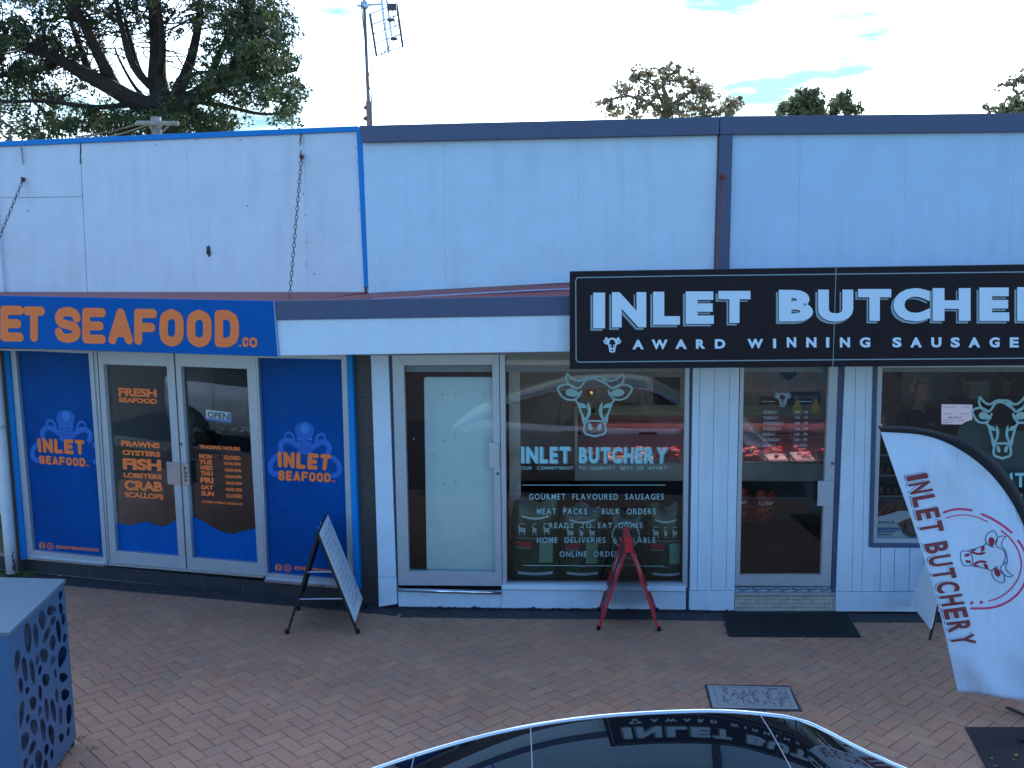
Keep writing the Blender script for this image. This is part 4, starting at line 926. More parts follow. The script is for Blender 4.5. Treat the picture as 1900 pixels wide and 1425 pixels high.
# charcoal sacks in the display window
M_sack = mat('dark green sack', (.014, .062, .030), .22, var=.5, vscale=14, bump=.5, bscale=14); M_clear = mat('sack white print', (.50, .62, .68), .35)
M_lime = mat('sack green panel', (.20, .38, .25), .4, var=.2); M_lred = mat('sack red label', (.42, .02, .03), .4)
def sack(x0, x1, y0, y1, off, label, tilt=0, variant=0, msack=None):
    c = W((x0 + x1) / 2, y1, B, off); wd = (W(x1, y1, B, off) - W(x0, y1, B, off)).length; ht = (W(x0, y0, B, off) - W(x0, y1, B, off)).length
    c.z = max(c.z, .27); T = empty('charcoal_sack', c, label, 'sack', 'charcoal sacks in the butcher window' if msack is None else 'charcoal bags on the butcher floor')
    nu, nv = 12, 14; vs_, fs = [], []
    rr = random.Random(int(x0))
    for side_ in (1, -1):
        b0 = len(vs_)
        for j in range(nv + 1):
            v = j / nv
            for i in range(nu + 1):
                u = i / nu; pin = 1 - .22 * max(0, v - .82) / .18 * abs(2 * u - 1)
                th = .075 * (max(0, 1 - (2 * u - 1) ** 2) ** .5) * (max(0, 1 - abs(2 * v - .9) ** 3)) ** .5 + (.006 * rr.uniform(-1, 1))
                p = c + B.u * ((u - .5) * wd * (1 - .12 * max(0, v - .8) / .2)) + Vector((0, 0, v * ht * (1 + .04 * math.sin(u * 9 + x0)))) + B.n * th * side_ + B.u * (tilt * v)
                vs_.append(p)
        for j in range(nv):
            for i in range(nu):
                a = b0 + j * (nu + 1) + i; f = (a, a + 1, a + nu + 2, a + nu + 1); fs.append(f if side_ == 1 else f[::-1])
    mk('sack_body', MB().add(vs_, fs), msack or M_sack, T, smooth=True)
    def sp(u, v, l=.004):
        th = .075 * (max(0, 1 - (2 * u - 1) ** 2) ** .5) * (max(0, 1 - abs(2 * v - .9) ** 3)) ** .5
        return c + B.u * ((u - .5) * wd + tilt * v) + Vector((0, 0, v * ht)) + B.n * (th + l + .008)
    def patch(mb, u0, u1, v0, v1, n=5, curve=0):
        for i in range(n):
            a, b_ = u0 + (u1 - u0) * i / n, u0 + (u1 - u0) * (i + 1) / n
            cv = lambda u: curve * math.sin((u - u0) / (u1 - u0) * math.pi)
            mb.add([sp(a, v0 + cv(a)), sp(b_, v0 + cv(b_)), sp(b_, v1 + cv(b_)), sp(a, v1 + cv(a))], [(0, 1, 2, 3)])
    def tx_(mb, s, u0, u1, v0, v1):
        vs2, f2 = glyph(s, .03); X0 = min(p[0] for p in vs2); X1 = max(p[0] for p in vs2); Y0 = min(p[1] for p in vs2); Y1 = max(p[1] for p in vs2)
        mb.add([sp(u0 + (u1 - u0) * (p[0] - X0) / (X1 - X0), v0 + (v1 - v0) * (p[1] - Y0) / (Y1 - Y0), .007) for p in vs2], f2)
    if variant == 0:
        mb = MB(); patch(mb, .12, .46, .42, .49); mk('red_label', mb, M_lred, T)
        mb = MB(); patch(mb, .60, .88, .22, .50); mk('green_label', mb, M_lime, T)
        mb = MB(); patch(mb, .15, .88, .06, .10, 6, -.012); mk('banner', mb, M_clear, T)
        mb = MB(); patch(mb, .22, .8, .80, .825, 6, -.03)
        for i, (u, r) in enumerate(((.24, .07), (.50, .04), (.75, .06))):                  # little animal marks
            patch(mb, u - r, u + r, .61, .665, 3); patch(mb, u - r * .9, u - r * .6, .575, .61, 1); patch(mb, u + r * .6, u + r * .9, .575, .61, 1); patch(mb, u - r * 1.2, u - r * .6, .66, .69, 1)
            patch(mb, u - r, u + r, .705, .715, 3, .01)
        patch(mb, .10, .9, .53, .535, 6); patch(mb, .12, .42, .405, .411, 4); patch(mb, .4, .6, .175, .18, 2)
        mk('sack_print', mb, M_clear, T)
    elif variant == 1:
        mb = MB()
        for i in range(22):
            a, b_ = i / 22 * 2 * math.pi, (i + .8) / 22 * 2 * math.pi
            mb.add([sp(.5 + .36 * math.cos(t), .66 + .20 * math.sin(t) * 1.0) for t in (a, b_)] + [sp(.5 + .32 * math.cos(t), .66 + .175 * math.sin(t)) for t in (b_, a)], [(0, 1, 2, 3)])
        tx_(mb, 'GRADE', .2, .8, .30, .37); tx_(mb, 'CHARCOAL', .15, .85, .20, .25)
        mk('sack_print', mb, M_clear, T)
    else:
        mb = MB(); tx_(mb, 'LUMP', .15, .85, .58, .70); mk('lettering', mb, M_tray, T)
        mb = MB(); rr = random.Random(3)
        for q in range(26):
            u, v = rr.uniform(.15, .85), rr.uniform(.08, .5); s_ = rr.uniform(.03, .08); patch(mb, u - s_, u + s_, v, v + s_ * .8, 2)
        mk('ember_print', mb, mat('ember orange', (.55, .14, .03), .5, var=.5, vscale=50), T)
    return T
sack(948, 1036, 936, 1079, -.16, 'green charcoal sack with a red label at the left end of the window', .01)
sack(1040, 1118, 945, 1079, -.17, 'green charcoal sack with a red label, second from the left end of the window', .0)
sack(1124, 1196, 958, 1080, -.20, 'green charcoal sack with a round print behind the red folding sign', .0, 1)
sack(1200, 1268, 945, 1081, -.17, 'green charcoal sack with a red label beside the white column', -.01)
M_sackr = mat('red and black bag', (.22, .02, .015), .35, var=.6, vscale=12, bump=.4, bscale=20)
sack(1352, 1391, 909, 964, -1.95, 'red charcoal bag marked LUMP, cut off by the door frame', 0, 2, M_sackr)
sack(1400, 1438, 911, 966, -1.9, 'red charcoal bag marked LUMP standing on the floor inside the butcher door', 0, 2, M_sackr)

# things inside the right hand window: shelves with jars, poster, screen, tub, teal panel
SHF = empty('jar_shelf', IP(B, 1650, .35, .27), 'dark shelf unit with rows of jars behind the left edge of the small window', 'shelf')
M_shelf = mat('dark timber shelf', (.035, .025, .02), .6, var=.2)
for j, y in enumerate((842, 880, 919, 960, 1001)):
    mk('shelf_board', MB().px([(1600, y), (1765, y), (1765, y + 5), (1600, y + 5)], B, -.25, .22), M_shelf, SHF)
    if j < 4:
        mb = MB(); mb.px([(1622, y + .3), (1700, y + .3), (1700, y + 4.6), (1622, y + 4.6)], B, -.247, .002); mk('price_strip', mb, mat('price strip', (.20, .19, .18), .6, var=.6, vscale=90), SHF)
mk('shelf_back', MB().px([(1600, 800), (1765, 800), (1765, 1003), (1600, 1003)], B, -.48, .02), M_dark, SHF)
jarm = [mat('jar brown', (.10, .045, .02), .25, var=.4, vscale=30), mat('jar red', (.16, .03, .02), .25, var=.3, vscale=30), mat('jar olive', (.10, .09, .03), .25, var=.4, vscale=30)]
cols = ['brown', 'red brown', 'olive']
for j, y in enumerate((842, 880, 919, 960)):
    for i in range(6):
        x = 1634 + i * 13.5; c = W(x, y, B, -.33); r = .027; ci = (i * 2 + j) % 3
        T = mk('jar', MB().tube([c, c + Vector((0, 0, .085))], r, 12), jarm[ci], None, '%s jar, %s on the %s of the window shelves' % (cols[ci], ('leftmost', 'second from the left', 'third from the left', 'fourth from the left', 'fifth from the left', 'rightmost')[i], ('top shelf', 'second shelf', 'third shelf', 'lowest full shelf')[j]), 'jar', 'jars on the window shelves', smooth=False)
        mk('lid', MB().tube([c + Vector((0, 0, .086)), c + Vector((0, 0, .102))], r * .92, 12), M_black, T)
rp_ = mk('rescue_poster', MB().px([(1624, 960), (1647, 955), (1668, 948), (1710, 948), (1712, 998), (1623, 996)], B, -.03, .004), mat('poster pale', (.55, .66, .74), .5), None, 'pale blue poster with the word RESCUE leaning in the bottom of the small window', 'poster')
mb = MB(); text(mb, 'RESCUE', [(1630, 967), (1660, 967), (1660, 971.5), (1630, 971.5)], B, -.026, .04); 
for y in (979, 986, 991): mb.px([(1625, y), (1668 - (y - 979), y), (1668 - (y - 979), y + 2), (1625, y + 2)], B, -.0265, .001)
mk('lettering', mb, mat('poster navy', (.02, .07, .2), .5), rp_)
mb = MB()
blob(mb, [(1664, 972), (1680, 964), (1700, 960), (1712, 975), (1708, 992), (1690, 997), (1676, 990), (1672, 980)], lambda x, y: W(x, y, B, -.026), B); mk('bird_picture', mb, mat('poster brown', (.10, .055, .03), .6, var=.3, vscale=60), rp_)
mk('stripe', MB().px([(1626, 979.5), (1680, 979.5), (1680, 985), (1626, 985)], B, -.0268, .001), mat('poster blue', (.05, .28, .55), .5), rp_)
scn = empty('computer_screen', W(1775, 790, B, -.9), 'computer screen with a pale page in front of the person in the small window', 'screen')
mk('screen_frame', MB().px([(1743, 745), (1812, 745), (1812, 793), (1743, 792)], B, -.9, .04), M_black, scn)
mk('screen_face', MB().px([(1747, 750), (1804, 751), (1804, 788), (1747, 787)], B, -.897, .002), mat('lit screen', (.3, .3, .4), .4, emis=(.34, .36, .55), es=.35), scn)
mb = MB(); text(mb, 'BEST WITHOUT', [(1760, 773), (1784, 773), (1784, 776.5), (1760, 776.5)], B, -.8945, .03)
for x0, x1, y in ((1751, 1772, 755), (1784, 1800, 755), (1750, 1768, 767.5), (1781, 1798, 767.5), (1750, 1760, 780), (1764, 1772, 780), (1778, 1788, 780), (1750, 1766, 784)): mb.px([(x0, y), (x1, y), (x1, y + .8), (x0, y + .8)], B, -.8945, .0005)
mk('lettering', mb, M_navy, scn)
mk('stand', MB().px([(1768, 792), (1786, 792), (1790, 812), (1764, 812)], B, -.92, .03), M_black, scn)
dk = empty('shop_desk', IP(B, 1780, 1.0, .27), 'dark desk under the computer screen behind the small window', 'desk')
mk('desk_top', MB().px([(1690, 811), (1980, 808), (1980, 814), (1690, 817)], B, -.75, .6), M_shelf, dk); mk('desk_front', MB().px([(1695, 817), (1975, 814), (1975, 1000), (1695, 1000)], B, -.85, .04), M_dark, dk)
tb = empty('white_tub', W(1815, 740, B, -1.6), 'pale tub on a shelf below the reaching arm in the small window', 'tub')
mk('tub', MB().px([(1798, 711), (1838, 709), (1836, 742), (1800, 742)], B, -1.6, .2), mat('pale tub', (.30, .27, .25), .5, var=.1), tb); mk('lid', MB().px([(1796, 708), (1840, 706), (1840, 711), (1796, 713)], B, -1.59, .22), mat('tub lid', (.36, .33, .31), .5), tb)
mk('back_shelf', MB().px([(1776, 742), (1960, 742), (1960, 746), (1776, 746)], B, -1.55, .3), M_shelf, BH)
M_tealp = mat('dark teal panel', (.018, .085, .085), .5, var=.15)
tp = smoothpts([(1774, 812), (1782, 794), (1796, 783), (1815, 780), (1835, 786), (1860, 795), (1900, 800), (1960, 800)])
mk('teal_panel', MB().px(tp + [(1960, 905), (1864, 905), (1850, 890), (1810, 856), (1782, 836)], B, -.12, .03), M_tealp, None, 'dark teal rounded panel standing behind the printed cow head in the small window', 'panel')
mk('wall_panel', MB().px([(1675, 660), (1781, 660), (1776, 747), (1675, 747)], B, -2.6, .05), mat('grey wall panel', (.30, .30, .33), .6, var=.1), BH)
mk('picture_corner', MB().px([(1640, 655), (1675, 655), (1675, 703), (1652, 690), (1640, 680)], B, -2.3, .05), mat('slate picture', (.03, .045, .06), .5), BH)

# seafood counter
OQ = -2.0
SC = empty('seafood_counter', Vector((*W(410, 900, S, OQ).xy, .24)), 'dark counter with heaped seafood seen through the right seafood door', 'counter')
M_sc = mat('dark green counter front', (.022, .034, .036), .3, var=.2); M_ice = mat('crushed ice', (.55, .62, .62), .5, var=.4, vscale=60)
def sbox(name, x0, x1, y0, y1, off, th, m, par=SC): return mk(name, MB().px([(x0, y0), (x1, y0), (x1, y1), (x0, y1)], S, off, th), m, par)
sbox('counter_front', 345, 560, 812, 905, OQ, .05, M_sc); sbox('counter_rail', 343, 562, 806, 812, OQ + .02, .06, M_sc); sbox('counter_top', 345, 560, 806, 809, OQ - .06, .7, M_tile); sbox('counter_base', 350, 560, 905, 990, OQ - .08, .5, M_dark)
mk('glass_guard', MB().px([(345, 740), (560, 745), (560, 806), (345, 806)], S, OQ - .02, .006), M_glass2, SC)
rnd = random.Random(21)
for k, (x, l) in enumerate(((365, 'pale prawns nearest the left stile'), (388, 'white oysters under the OPEN card'), (412, 'dark mussels'), (434, 'fillets with green herbs'), (455, 'shellfish at the right stile'))):
    c = W(x, 806, S, OQ - .25); T = empty('seafood_tray', c, 'counter tray of ' + l, 'seafood tray', 'trays of seafood on the dark counter')
    mk('tray', MB().box(c + Vector((0, 0, .012)), S.u * .075, S.n * .15, (0, 0, .012)), M_steel, T)
    mm = [M_ice, mat('seafood pale', (.50, .48, .38), .4, var=.4, vscale=60), mat('seafood dark', (.05, .045, .04), .3), mat('herb green', (.10, .17, .05), .6), M_mf]
    for q in range(16):
        o = c + S.u * rnd.uniform(-.065, .065) - S.n * rnd.uniform(-.12, .12) + Vector((0, 0, .035 + rnd.uniform(0, .04)))
        mk('seafood_piece', MB().ball(o, .02 * rnd.uniform(.6, 1.5), .018, .012 * rnd.uniform(.7, 1.8), 7, 4, .3), mm[(k + (q % 3) * (k % 3)) % 4 if q % 4 else 0], T)
mk('pillar', MB().px([(395, 640), (455, 640), (457, 800), (400, 800)], S, -2.8, .2), mat('slate interior pillar', (.05, .06, .08), .5, var=.3, vscale=5), SH)

# ================================================================== PEOPLE
M_skin = mat('skin', (.42, .22, .15), .5, var=.08); M_cloth = mat('black jumper', (.016, .016, .022), .85, var=.3, vscale=30, bump=.3, bscale=200)
M_trou = mat('dark trousers', (.02, .022, .03), .85); M_hair = mat('grey hair', (.42, .38, .36), .8, var=.5, vscale=90, bump=.6, bscale=120); M_shoe = mat('black shoe', (.01, .01, .01), .5)
def skin(name, verts, edges, m, par, sub=1):
    me = bpy.data.meshes.new(name); org = wl(par)
    me.from_pydata([Vector(v[0]) for v in verts], edges, []); me.materials.append(m)
    o = bpy.data.objects.new(name, me); COL.objects.link(o)
    o.parent = par; WORLD[o.name] = org
    sm = o.modifiers.new('skin', 'SKIN'); sm.use_smooth_shade = True
    for i, v in enumerate(verts):
        s_ = me.skin_vertices[0].data[i]; s_.radius = v[1] if isinstance(v[1], tuple) else (v[1], v[1]); s_.use_root = (i == 0)
    ss = o.modifiers.new('sub', 'SUBSURF'); ss.levels = sub; ss.render_levels = sub
    return o
def person(base, face, label, lean=0, arms=None, hair=None, mc=M_cloth, look=0, hood=False):
    T = empty('person', base, label, 'person'); T.rotation_euler = (0, 0, face)        # local: facing -Y
    sh = .19; A = arms or {-1: [(-.24, -.04, 1.16), (-.22, -.16, .95)], 1: [(.24, -.04, 1.16), (.22, -.16, .95)]}
    V = [((0, 0, .95), (.15, .11)), ((0, .0, 1.15), (.135, .10)), ((0, -.01 - lean, 1.36), (.165, .11)), ((0, -.02 - lean, 1.47), (.06, .06)), ((0, -.03 - lean, 1.53), (.055, .06)),
         ((0, -.05 - lean, 1.62), (.072, .09)), ((0, -.045 - lean, 1.70), (.078, .097)), ((0, -.035 - lean, 1.76), (.05, .07))]
    E_ = [(0, 1), (1, 2), (2, 3), (3, 4), (4, 5), (5, 6), (6, 7)]
    for s in (-1, 1):
        b0 = len(V); el, wr = A[s]
        V += [((s * sh, -.01 - lean, 1.40), (.06, .06)), (el, (.042, .042)), (wr, (.03, .026))]
        E_ += [(2, b0), (b0, b0 + 1), (b0 + 1, b0 + 2)]
        d = (Vector(wr) - Vector(el)).normalized(); wv_ = Vector(wr); sd_ = d.cross(Vector((0, 0, 1))).normalized() if abs(d.z) < .95 else Vector((1, 0, 0)); dn = d.cross(sd_).normalized()
        pl = wv_ + d * .06; V.append((tuple(pl), (.036, .016))); pi = len(V) - 1; E_.append((b0 + 2, pi))
        for f_ in range(4):
            q = pl + sd_ * (-.027 + .018 * f_) + d * .03; L = (.030, .036, .034, .026)[f_]
            for g_ in range(3):
                V.append((tuple(q + d * (L * (g_ + .5)) + dn * (.012 * g_ * g_)), .0085 - .001 * g_)); E_.append((pi if g_ == 0 else len(V) - 2, len(V) - 1))
        q = wv_ + d * .03 - sd_ * .035
        V.append((tuple(q), .011)); E_.append((pi, len(V) - 1)); V.append((tuple(q + d * .035 - sd_ * .015 + dn * .01), .009)); E_.append((len(V) - 2, len(V) - 1))
        b1 = len(V); V += [((s * .10, 0, .88), (.085, .09)), ((s * .11, -.02, .48), (.055, .06)), ((s * .11, .01, .10), (.036, .04)), ((s * .115, -.11, .04), (.04, .028)), ((s * .12, -.2, .03), (.035, .02))]
        E_ += [(0, b1), (b1, b1 + 1), (b1 + 1, b1 + 2), (b1 + 2, b1 + 3), (b1 + 3, b1 + 4)]
    skin('body', V, E_, M_skin, T, 2)
    C = [((0, 0, .88), (.17, .125)), ((0, .0, 1.15), (.16, .12)), ((0, -.01 - lean, 1.34), (.19, .13)), ((0, -.02 - lean, 1.455), (.085, .08))]; CE = [(0, 1), (1, 2), (2, 3)]
    for s in (-1, 1):
        b0 = len(C); el, wr = A[s]; C += [((s * sh, -.01 - lean, 1.40), (.082, .078)), (el, (.06, .06)), (tuple(Vector(el).lerp(Vector(wr), .92)), (.042, .042))]; CE += [(2, b0), (b0, b0 + 1), (b0 + 1, b0 + 2)]
    skin('jumper', C, CE, mc, T, 2)
    D = [((0, 0, .93), (.165, .125))]; DE = []
    for s in (-1, 1):
        b0 = len(D); D += [((s * .10, 0, .84), (.10, .105)), ((s * .11, -.02, .48), (.075, .08)), ((s * .11, .01, .09), (.06, .065))]; DE += [(0, b0), (b0, b0 + 1), (b0 + 1, b0 + 2)]
    skin('trousers', D, DE, M_trou, T, 2)
    def part(name, mb, m, smooth=True):
        me = bpy.data.meshes.new(name); me.from_pydata(mb.v, [], mb.f); me.materials.append(m); me.polygons.foreach_set('use_smooth', [smooth] * len(me.polygons))
        o = bpy.data.objects.new(name, me); COL.objects.link(o); o.parent = T; WORLD[o.name] = wl(T); return o
    for s in (-1, 1):
        part('shoe', MB().ball((s * .115, -.07, .045), .055, .14, .045, 10, 6), M_shoe)
    hy = -.05 - lean
    mb = MB().ball((0, hy - .098, 1.655), .014, .02, .022, 8, 6); part('nose', mb, M_skin)
    for s in (-1, 1): part('ear', MB().ball((s * .085, hy + .01, 1.66), .012, .022, .032, 8, 6), M_skin)
    for s in (-1, 1): part('eye', MB().ball((s * .032, hy - .082, 1.682), .012, .008, .007, 8, 5), M_shoe)
    part('mouth', MB().ball((0, hy - .092, 1.612), .024, .008, .005, 8, 5), mat('lips', (.28, .10, .08), .5))
    if hair == 'grey':
        mb = MB(); rr = random.Random(5)
        for k in range(60):
            a = rr.uniform(.15, math.pi - .15); z = rr.uniform(-.02, .10); r = .088 * math.sqrt(max(.05, 1 - (z / .12) ** 2)) + .006
            mb.ball((math.cos(a) * r, hy + .01 + math.sin(a) * r * 1.05, 1.68 + z), .024, .024, .028, 6, 4, .3)
        for k in range(26): mb.ball((rr.uniform(-.055, .055), hy - rr.uniform(.045, .088), 1.60 + rr.uniform(-.035, .02)), .015, .013, .03, 6, 4, .3)
        part('hair_and_beard', mb, M_hair)
    else:
        mb = MB().ball((0, hy + .005, 1.725), .098, .118, .075, 14, 8); mb.ball((0, hy - .11, 1.715), .07, .07, .012, 10, 5); part('cap', mb, M_cloth)
    part('collar', MB().tube([(0, -.02 - lean, 1.44), (0, -.03 - lean, 1.50)], .085, 14, True, .072), mat('grey collar', (.20, .20, .23), .8))
    if hair == 'grey':
        part('chest_badge', MB().ball((.07, -.155 - lean, 1.30), .018, .006, .025, 6, 4).ball((.045, -.155 - lean, 1.315), .016, .005, .008, 6, 4).ball((.095, -.155 - lean, 1.315), .016, .005, .008, 6, 4), mat('badge white', (.5, .5, .55), .6))
    return T
pz = W(1706, 680, B, -1.5)
person(Vector((pz.x, pz.y, .27)), math.radians(12), 'grey bearded person in a black jumper with a white chest emblem behind the screen', lean=.02,
       arms={-1: [(-.27, -.05, 1.15), (-.26, -.22, 1.02)], 1: [(.26, -.04, 1.15), (.18, -.25, 1.00)]}, hair='grey')
pz = W(1872, 680, B, -2.2)
person(Vector((pz.x, pz.y, .27)), math.radians(-20), 'person in dark clothes and cap reaching one arm out over a pale tub', arms={-1: [(-.36, -.14, 1.42), (-.60, -.26, 1.40)], 1: [(.25, -.02, 1.16), (.24, -.14, .95)]})

# ================================================================== THINGS ON THE FOOTPATH
# perforated metal cabinet, bottom left
CP = [G(141, 1380)]
def zat(P0, px_, py_):                                   # height of the point straight above P0 seen at photo row py_
    d = ray(px_, py_); t = math.hypot(P0.x, P0.y) / math.hypot(d.x, d.y); return HC + d.z * t
hC = zat(CP[0], 118, 1075); nr = G(15, 1172, hC); far = G(118, 1075, hC)
far0 = Vector((far.x, far.y, 0)); sdv = Vector((nr.x - far.x, nr.y - far.y, 0)); ln = sdv.length; sdv.normalize()
lf = G(-60, 1070, hC) - far; lf.z = 0; lf.normalize()
print('cabinet h', hC, 'side', ln)
CAB = empty('street_cabinet', far0 + sdv * ln / 2 + lf * .5, 'blue grey metal bin cabinet with pebble shaped holes at the bottom left', 'cabinet')
M_cab = mat('blue grey powder coat', (.06, .14, .27), .45, .05, var=.10, vscale=30, bump=.05, bscale=300); M_cabt = mat('grey cabinet lid', (.13, .20, .26), .45, .2, var=.10, vscale=40)
WC = 1.0
def cpt(a, b_, z): p = far0 + sdv * a + lf * b_; return Vector((p.x, p.y, z))
bevel(fixn(mk('lid', MB().prism([cpt(-.012, -.012, hC), cpt(ln + .012, -.012, hC), cpt(ln + .012, WC, hC), cpt(-.012, WC, hC)], [cpt(-.012, -.012, hC - .03), cpt(ln + .012, -.012, hC - .03), cpt(ln + .012, WC, hC - .03), cpt(-.012, WC, hC - .03)]), M_cabt, CAB)), .004, 2)
fixn(mk('inner_bin', MB().prism([cpt(.06, .06, hC - .05), cpt(ln - .06, .06, hC - .05), cpt(ln - .06, WC - .06, hC - .05), cpt(.06, WC - .06, hC - .05)], [cpt(.06, .06, .02), cpt(ln - .06, .06, .02), cpt(ln - .06, WC - .06, .02), cpt(.06, WC - .06, .02)]), mat('dark bin', (.07, .09, .15), .6), CAB))
fixn(mk('front_panel', MB().prism([cpt(ln, 0, .04), cpt(ln, WC, .04), cpt(ln, WC, hC - .032), cpt(ln, 0, hC - .032)], [cpt(ln - .004, 0, .04), cpt(ln - .004, WC, .04), cpt(ln - .004, WC, hC - .032), cpt(ln - .004, 0, hC - .032)]), M_cab, CAB))
fixn(mk('back_panel', MB().prism([cpt(0, 0, .04), cpt(0, WC, .04), cpt(0, WC, hC - .032), cpt(0, 0, hC - .032)], [cpt(.004, 0, .04), cpt(.004, WC, .04), cpt(.004, WC, hC - .032), cpt(.004, 0, hC - .032)]), M_cab, CAB))
fixn(mk('side_panel', MB().prism([cpt(0, WC, .04), cpt(ln, WC, .04), cpt(ln, WC, hC - .032), cpt(0, WC, hC - .032)], [cpt(0, WC - .004, .04), cpt(ln, WC - .004, .04), cpt(ln, WC - .004, hC - .032), cpt(0, WC - .004, hC - .032)]), M_cab, CAB))
for a in (0.03, ln - .03):
    for b_ in (.03, WC - .03): mk('foot', MB().box(cpt(a, b_, .02), sdv * .02, lf * .02, (0, 0, .02)), M_black, CAB)
PC = Plane((far0.x, far0.y), ((far0 + sdv).x, (far0 + sdv).y))
PB = [(112, 487, 25, 62, 0), (123, 650, 20, 85, 5), (200, 485, 27, 112, -3), (258, 460, 19, 88, -5), (305, 355, 26, 72, -3), (368, 285, 30, 38, 25), (440, 272, 15, 44, -5), (437, 175, 13, 34, 10), (383, 360, 17, 38, 15), (457, 350, 15, 44, 0), (424, 435, 17, 86, -6), (335, 468, 17, 66, 22),
      (380, 518, 22, 58, 0), (467, 487, 12, 36, 8), (318, 612, 29, 55, -6), (448, 618, 28, 80, 12), (380, 648, 16, 38, 12), (178, 712, 20, 92, -6), (233, 730, 17, 95, -8), (268, 645, 14, 40, 5), (288, 718, 13, 36, 10), (330, 788, 27, 46, 0), (400, 742, 9, 36, -5), (457, 770, 30, 34, 20),
      (150, 828, 16, 58, -4), (197, 865, 16, 28, 10), (290, 882, 13, 56, -3), (410, 905, 13, 52, -3), (470, 897, 29, 44, 10), (237, 957, 25, 50, 0), (155, 1035, 16, 102, 5), (285, 1015, 13, 36, 5), (337, 1005, 15, 88, -4), (385, 1012, 17, 86, -8), (438, 1048, 15, 66, 0), (498, 1035, 20, 76, 3),
      (200, 1072, 14, 38, 10), (245, 1130, 26, 58, -5), (312, 1152, 18, 88, -6), (372, 1188, 20, 76, -8), (443, 1207, 18, 34, 0), (493, 1165, 9, 38, 8), (178, 1232, 26, 70, 8), (232, 1280, 17, 60, 20), (278, 1372, 26, 76, 0), (335, 1295, 18, 44, 6), (185, 1392, 15, 42, 10), (225, 1440, 15, 46, 5), (150, 1340, 14, 50, 3), (330, 1420, 16, 56, 0), (375, 1330, 12, 40, 0)]
cu = bpy.data.curves.new('tmp', 'CURVE'); cu.dimensions = '2D'; cu.fill_mode = 'BOTH'; cu.extrude = .002
def addsp(pts):
    sp_ = cu.splines.new('POLY'); sp_.points.add(len(pts) - 1)
    for i, p in enumerate(pts): sp_.points[i].co = (p[0], p[1], 0, 1)
    sp_.use_cyclic_u = True
H0, H1 = .04, hC - .032
addsp([(0, H0), (ln, H0), (ln, H1), (0, H1)])
for cx, cy, rx, ry, ro in PB:
    pts = []
    for k in range(18):
        a = 2 * math.pi * k / 18; x = rx * math.cos(a) * (1 - .22 * math.sin(a)); y = ry * math.sin(a); rr = math.radians(ro)
        X = cx + x * math.cos(rr) - y * math.sin(rr); Y = cy + x * math.sin(rr) + y * math.cos(rr)
        p = W(X / 3.906, 1060 + Y / 3.906, PC); u_ = (p - far0).dot(sdv); pts.append((u_, p.z))
    if all(.02 < u_ < ln - .02 and H0 + .02 < z < H1 - .02 for u_, z in pts): addsp(pts)
o = bpy.data.objects.new('tmp', cu); COL.objects.link(o); dg = bpy.context.evaluated_depsgraph_get(); me = bpy.data.meshes.new_from_object(o.evaluated_get(dg))
bpy.data.objects.remove(o)
mb = MB(); mb.add([far0 + sdv * v.co.x + Vector((0, 0, v.co.y)) + (-lf) * v.co.z for v in me.vertices], [tuple(p.vertices) for p in me.polygons]); mk('pierced_panel', mb, M_cab, CAB)

# black folding sign with hand written panel
def leg(mb, a, b_, r=.012): mb.tube([a, b_], r, 8)
def aframe(nf, nr_, ff, fr_, topn, topf, mleg, label, name='folding_sign'):
    """near-left, near-right, far-left, far-right feet on the ground, near and far apex"""
    T = empty(name, (nf + nr_ + ff + fr_) / 4, label, 'folding sign')
    for a, b_ in ((nf, topn), (nr_, topn), (ff, topf), (fr_, topf)):
        t = (a - b_).normalized()
        mk('leg', MB().box((a + b_) / 2, (b_ - a) / 2, t.cross(Vector((0, 1, 0))).normalized() * .011, t.cross(t.cross(Vector((0, 1, 0)))).normalized() * .014), mleg, T)
        mk('foot_cap', MB().box(a + Vector((0, 0, .02)), (.017, 0, 0), (0, .017, 0), (0, 0, .02)), M_black, T)
    return T
n1, n2 = G(533, 1176), G(664, 1175); f1, f2 = G(553.6, 1132), G(678, 1130)
def above(px_, py_, yy): d = ray(px_, py_); t = yy / d.y; return CAM + d * t
tn = above(590, 990, (n1.y + n2.y) / 2); tf = above(606, 955, (f1.y + f2.y) / 2)
T = aframe(n1, n2, f1, f2, tn, tf, M_blackp, 'black folding sign with a pale hand written panel in front of the seafood shop')
for a, b_, t in ((n1, f1, .30), (n1, f1, .42)):
    pa_, pb_ = n1.lerp(tn, .62 if t == .42 else .35), n2.lerp(tn, .62 if t == .42 else .35); leg_ = MB().tube([pa_, pb_], .006, 6); mk('stay', leg_, M_alu, T)
mk('cross_bar', MB().tube([n1.lerp(tn, .45), f1.lerp(tf, .45)], .009, 8), M_blackp, T); mk('cross_bar', MB().tube([n2.lerp(tn, .12), f2.lerp(tf, .12)], .009, 8), M_blackp, T); mk('top_bar', MB().tube([tn, tf], .014, 8), M_blackp, T)
mk('handle', MB().tube([tn.lerp(tf, .35) + Vector((-.02, 0, .0)), tn.lerp(tf, .35) + Vector((-.03, 0, -.05)), tn.lerp(tf, .6) + Vector((-.03, 0, -.05)), tn.lerp(tf, .6) + Vector((-.02, 0, 0))], .006, 6), M_alu, T)
nn = ((tf - tn).cross(n2 - tn)).normalized(); nn = nn if nn.x > 0 else -nn
q = [tf, tn, tn.lerp(n2, .895), tf.lerp(f2, .895)]; q = [p + nn * .014 for p in q]
M_wpanel = mat('pale writing panel', (.74, .84, .90), .4, var=.05)
fixn(mk('panel', MB().prism(q, [p - nn * .008 for p in q]), M_wpanel, T)); pnl = q
q2 = [tf, tn, tn.lerp(n1, .80), tf.lerp(f1, .80)]; fixn(mk('panel', MB().prism([p - Vector((.012, 0, 0)) for p in q2], [p - Vector((.006, 0, 0)) for p in q2]), M_blackp, T))
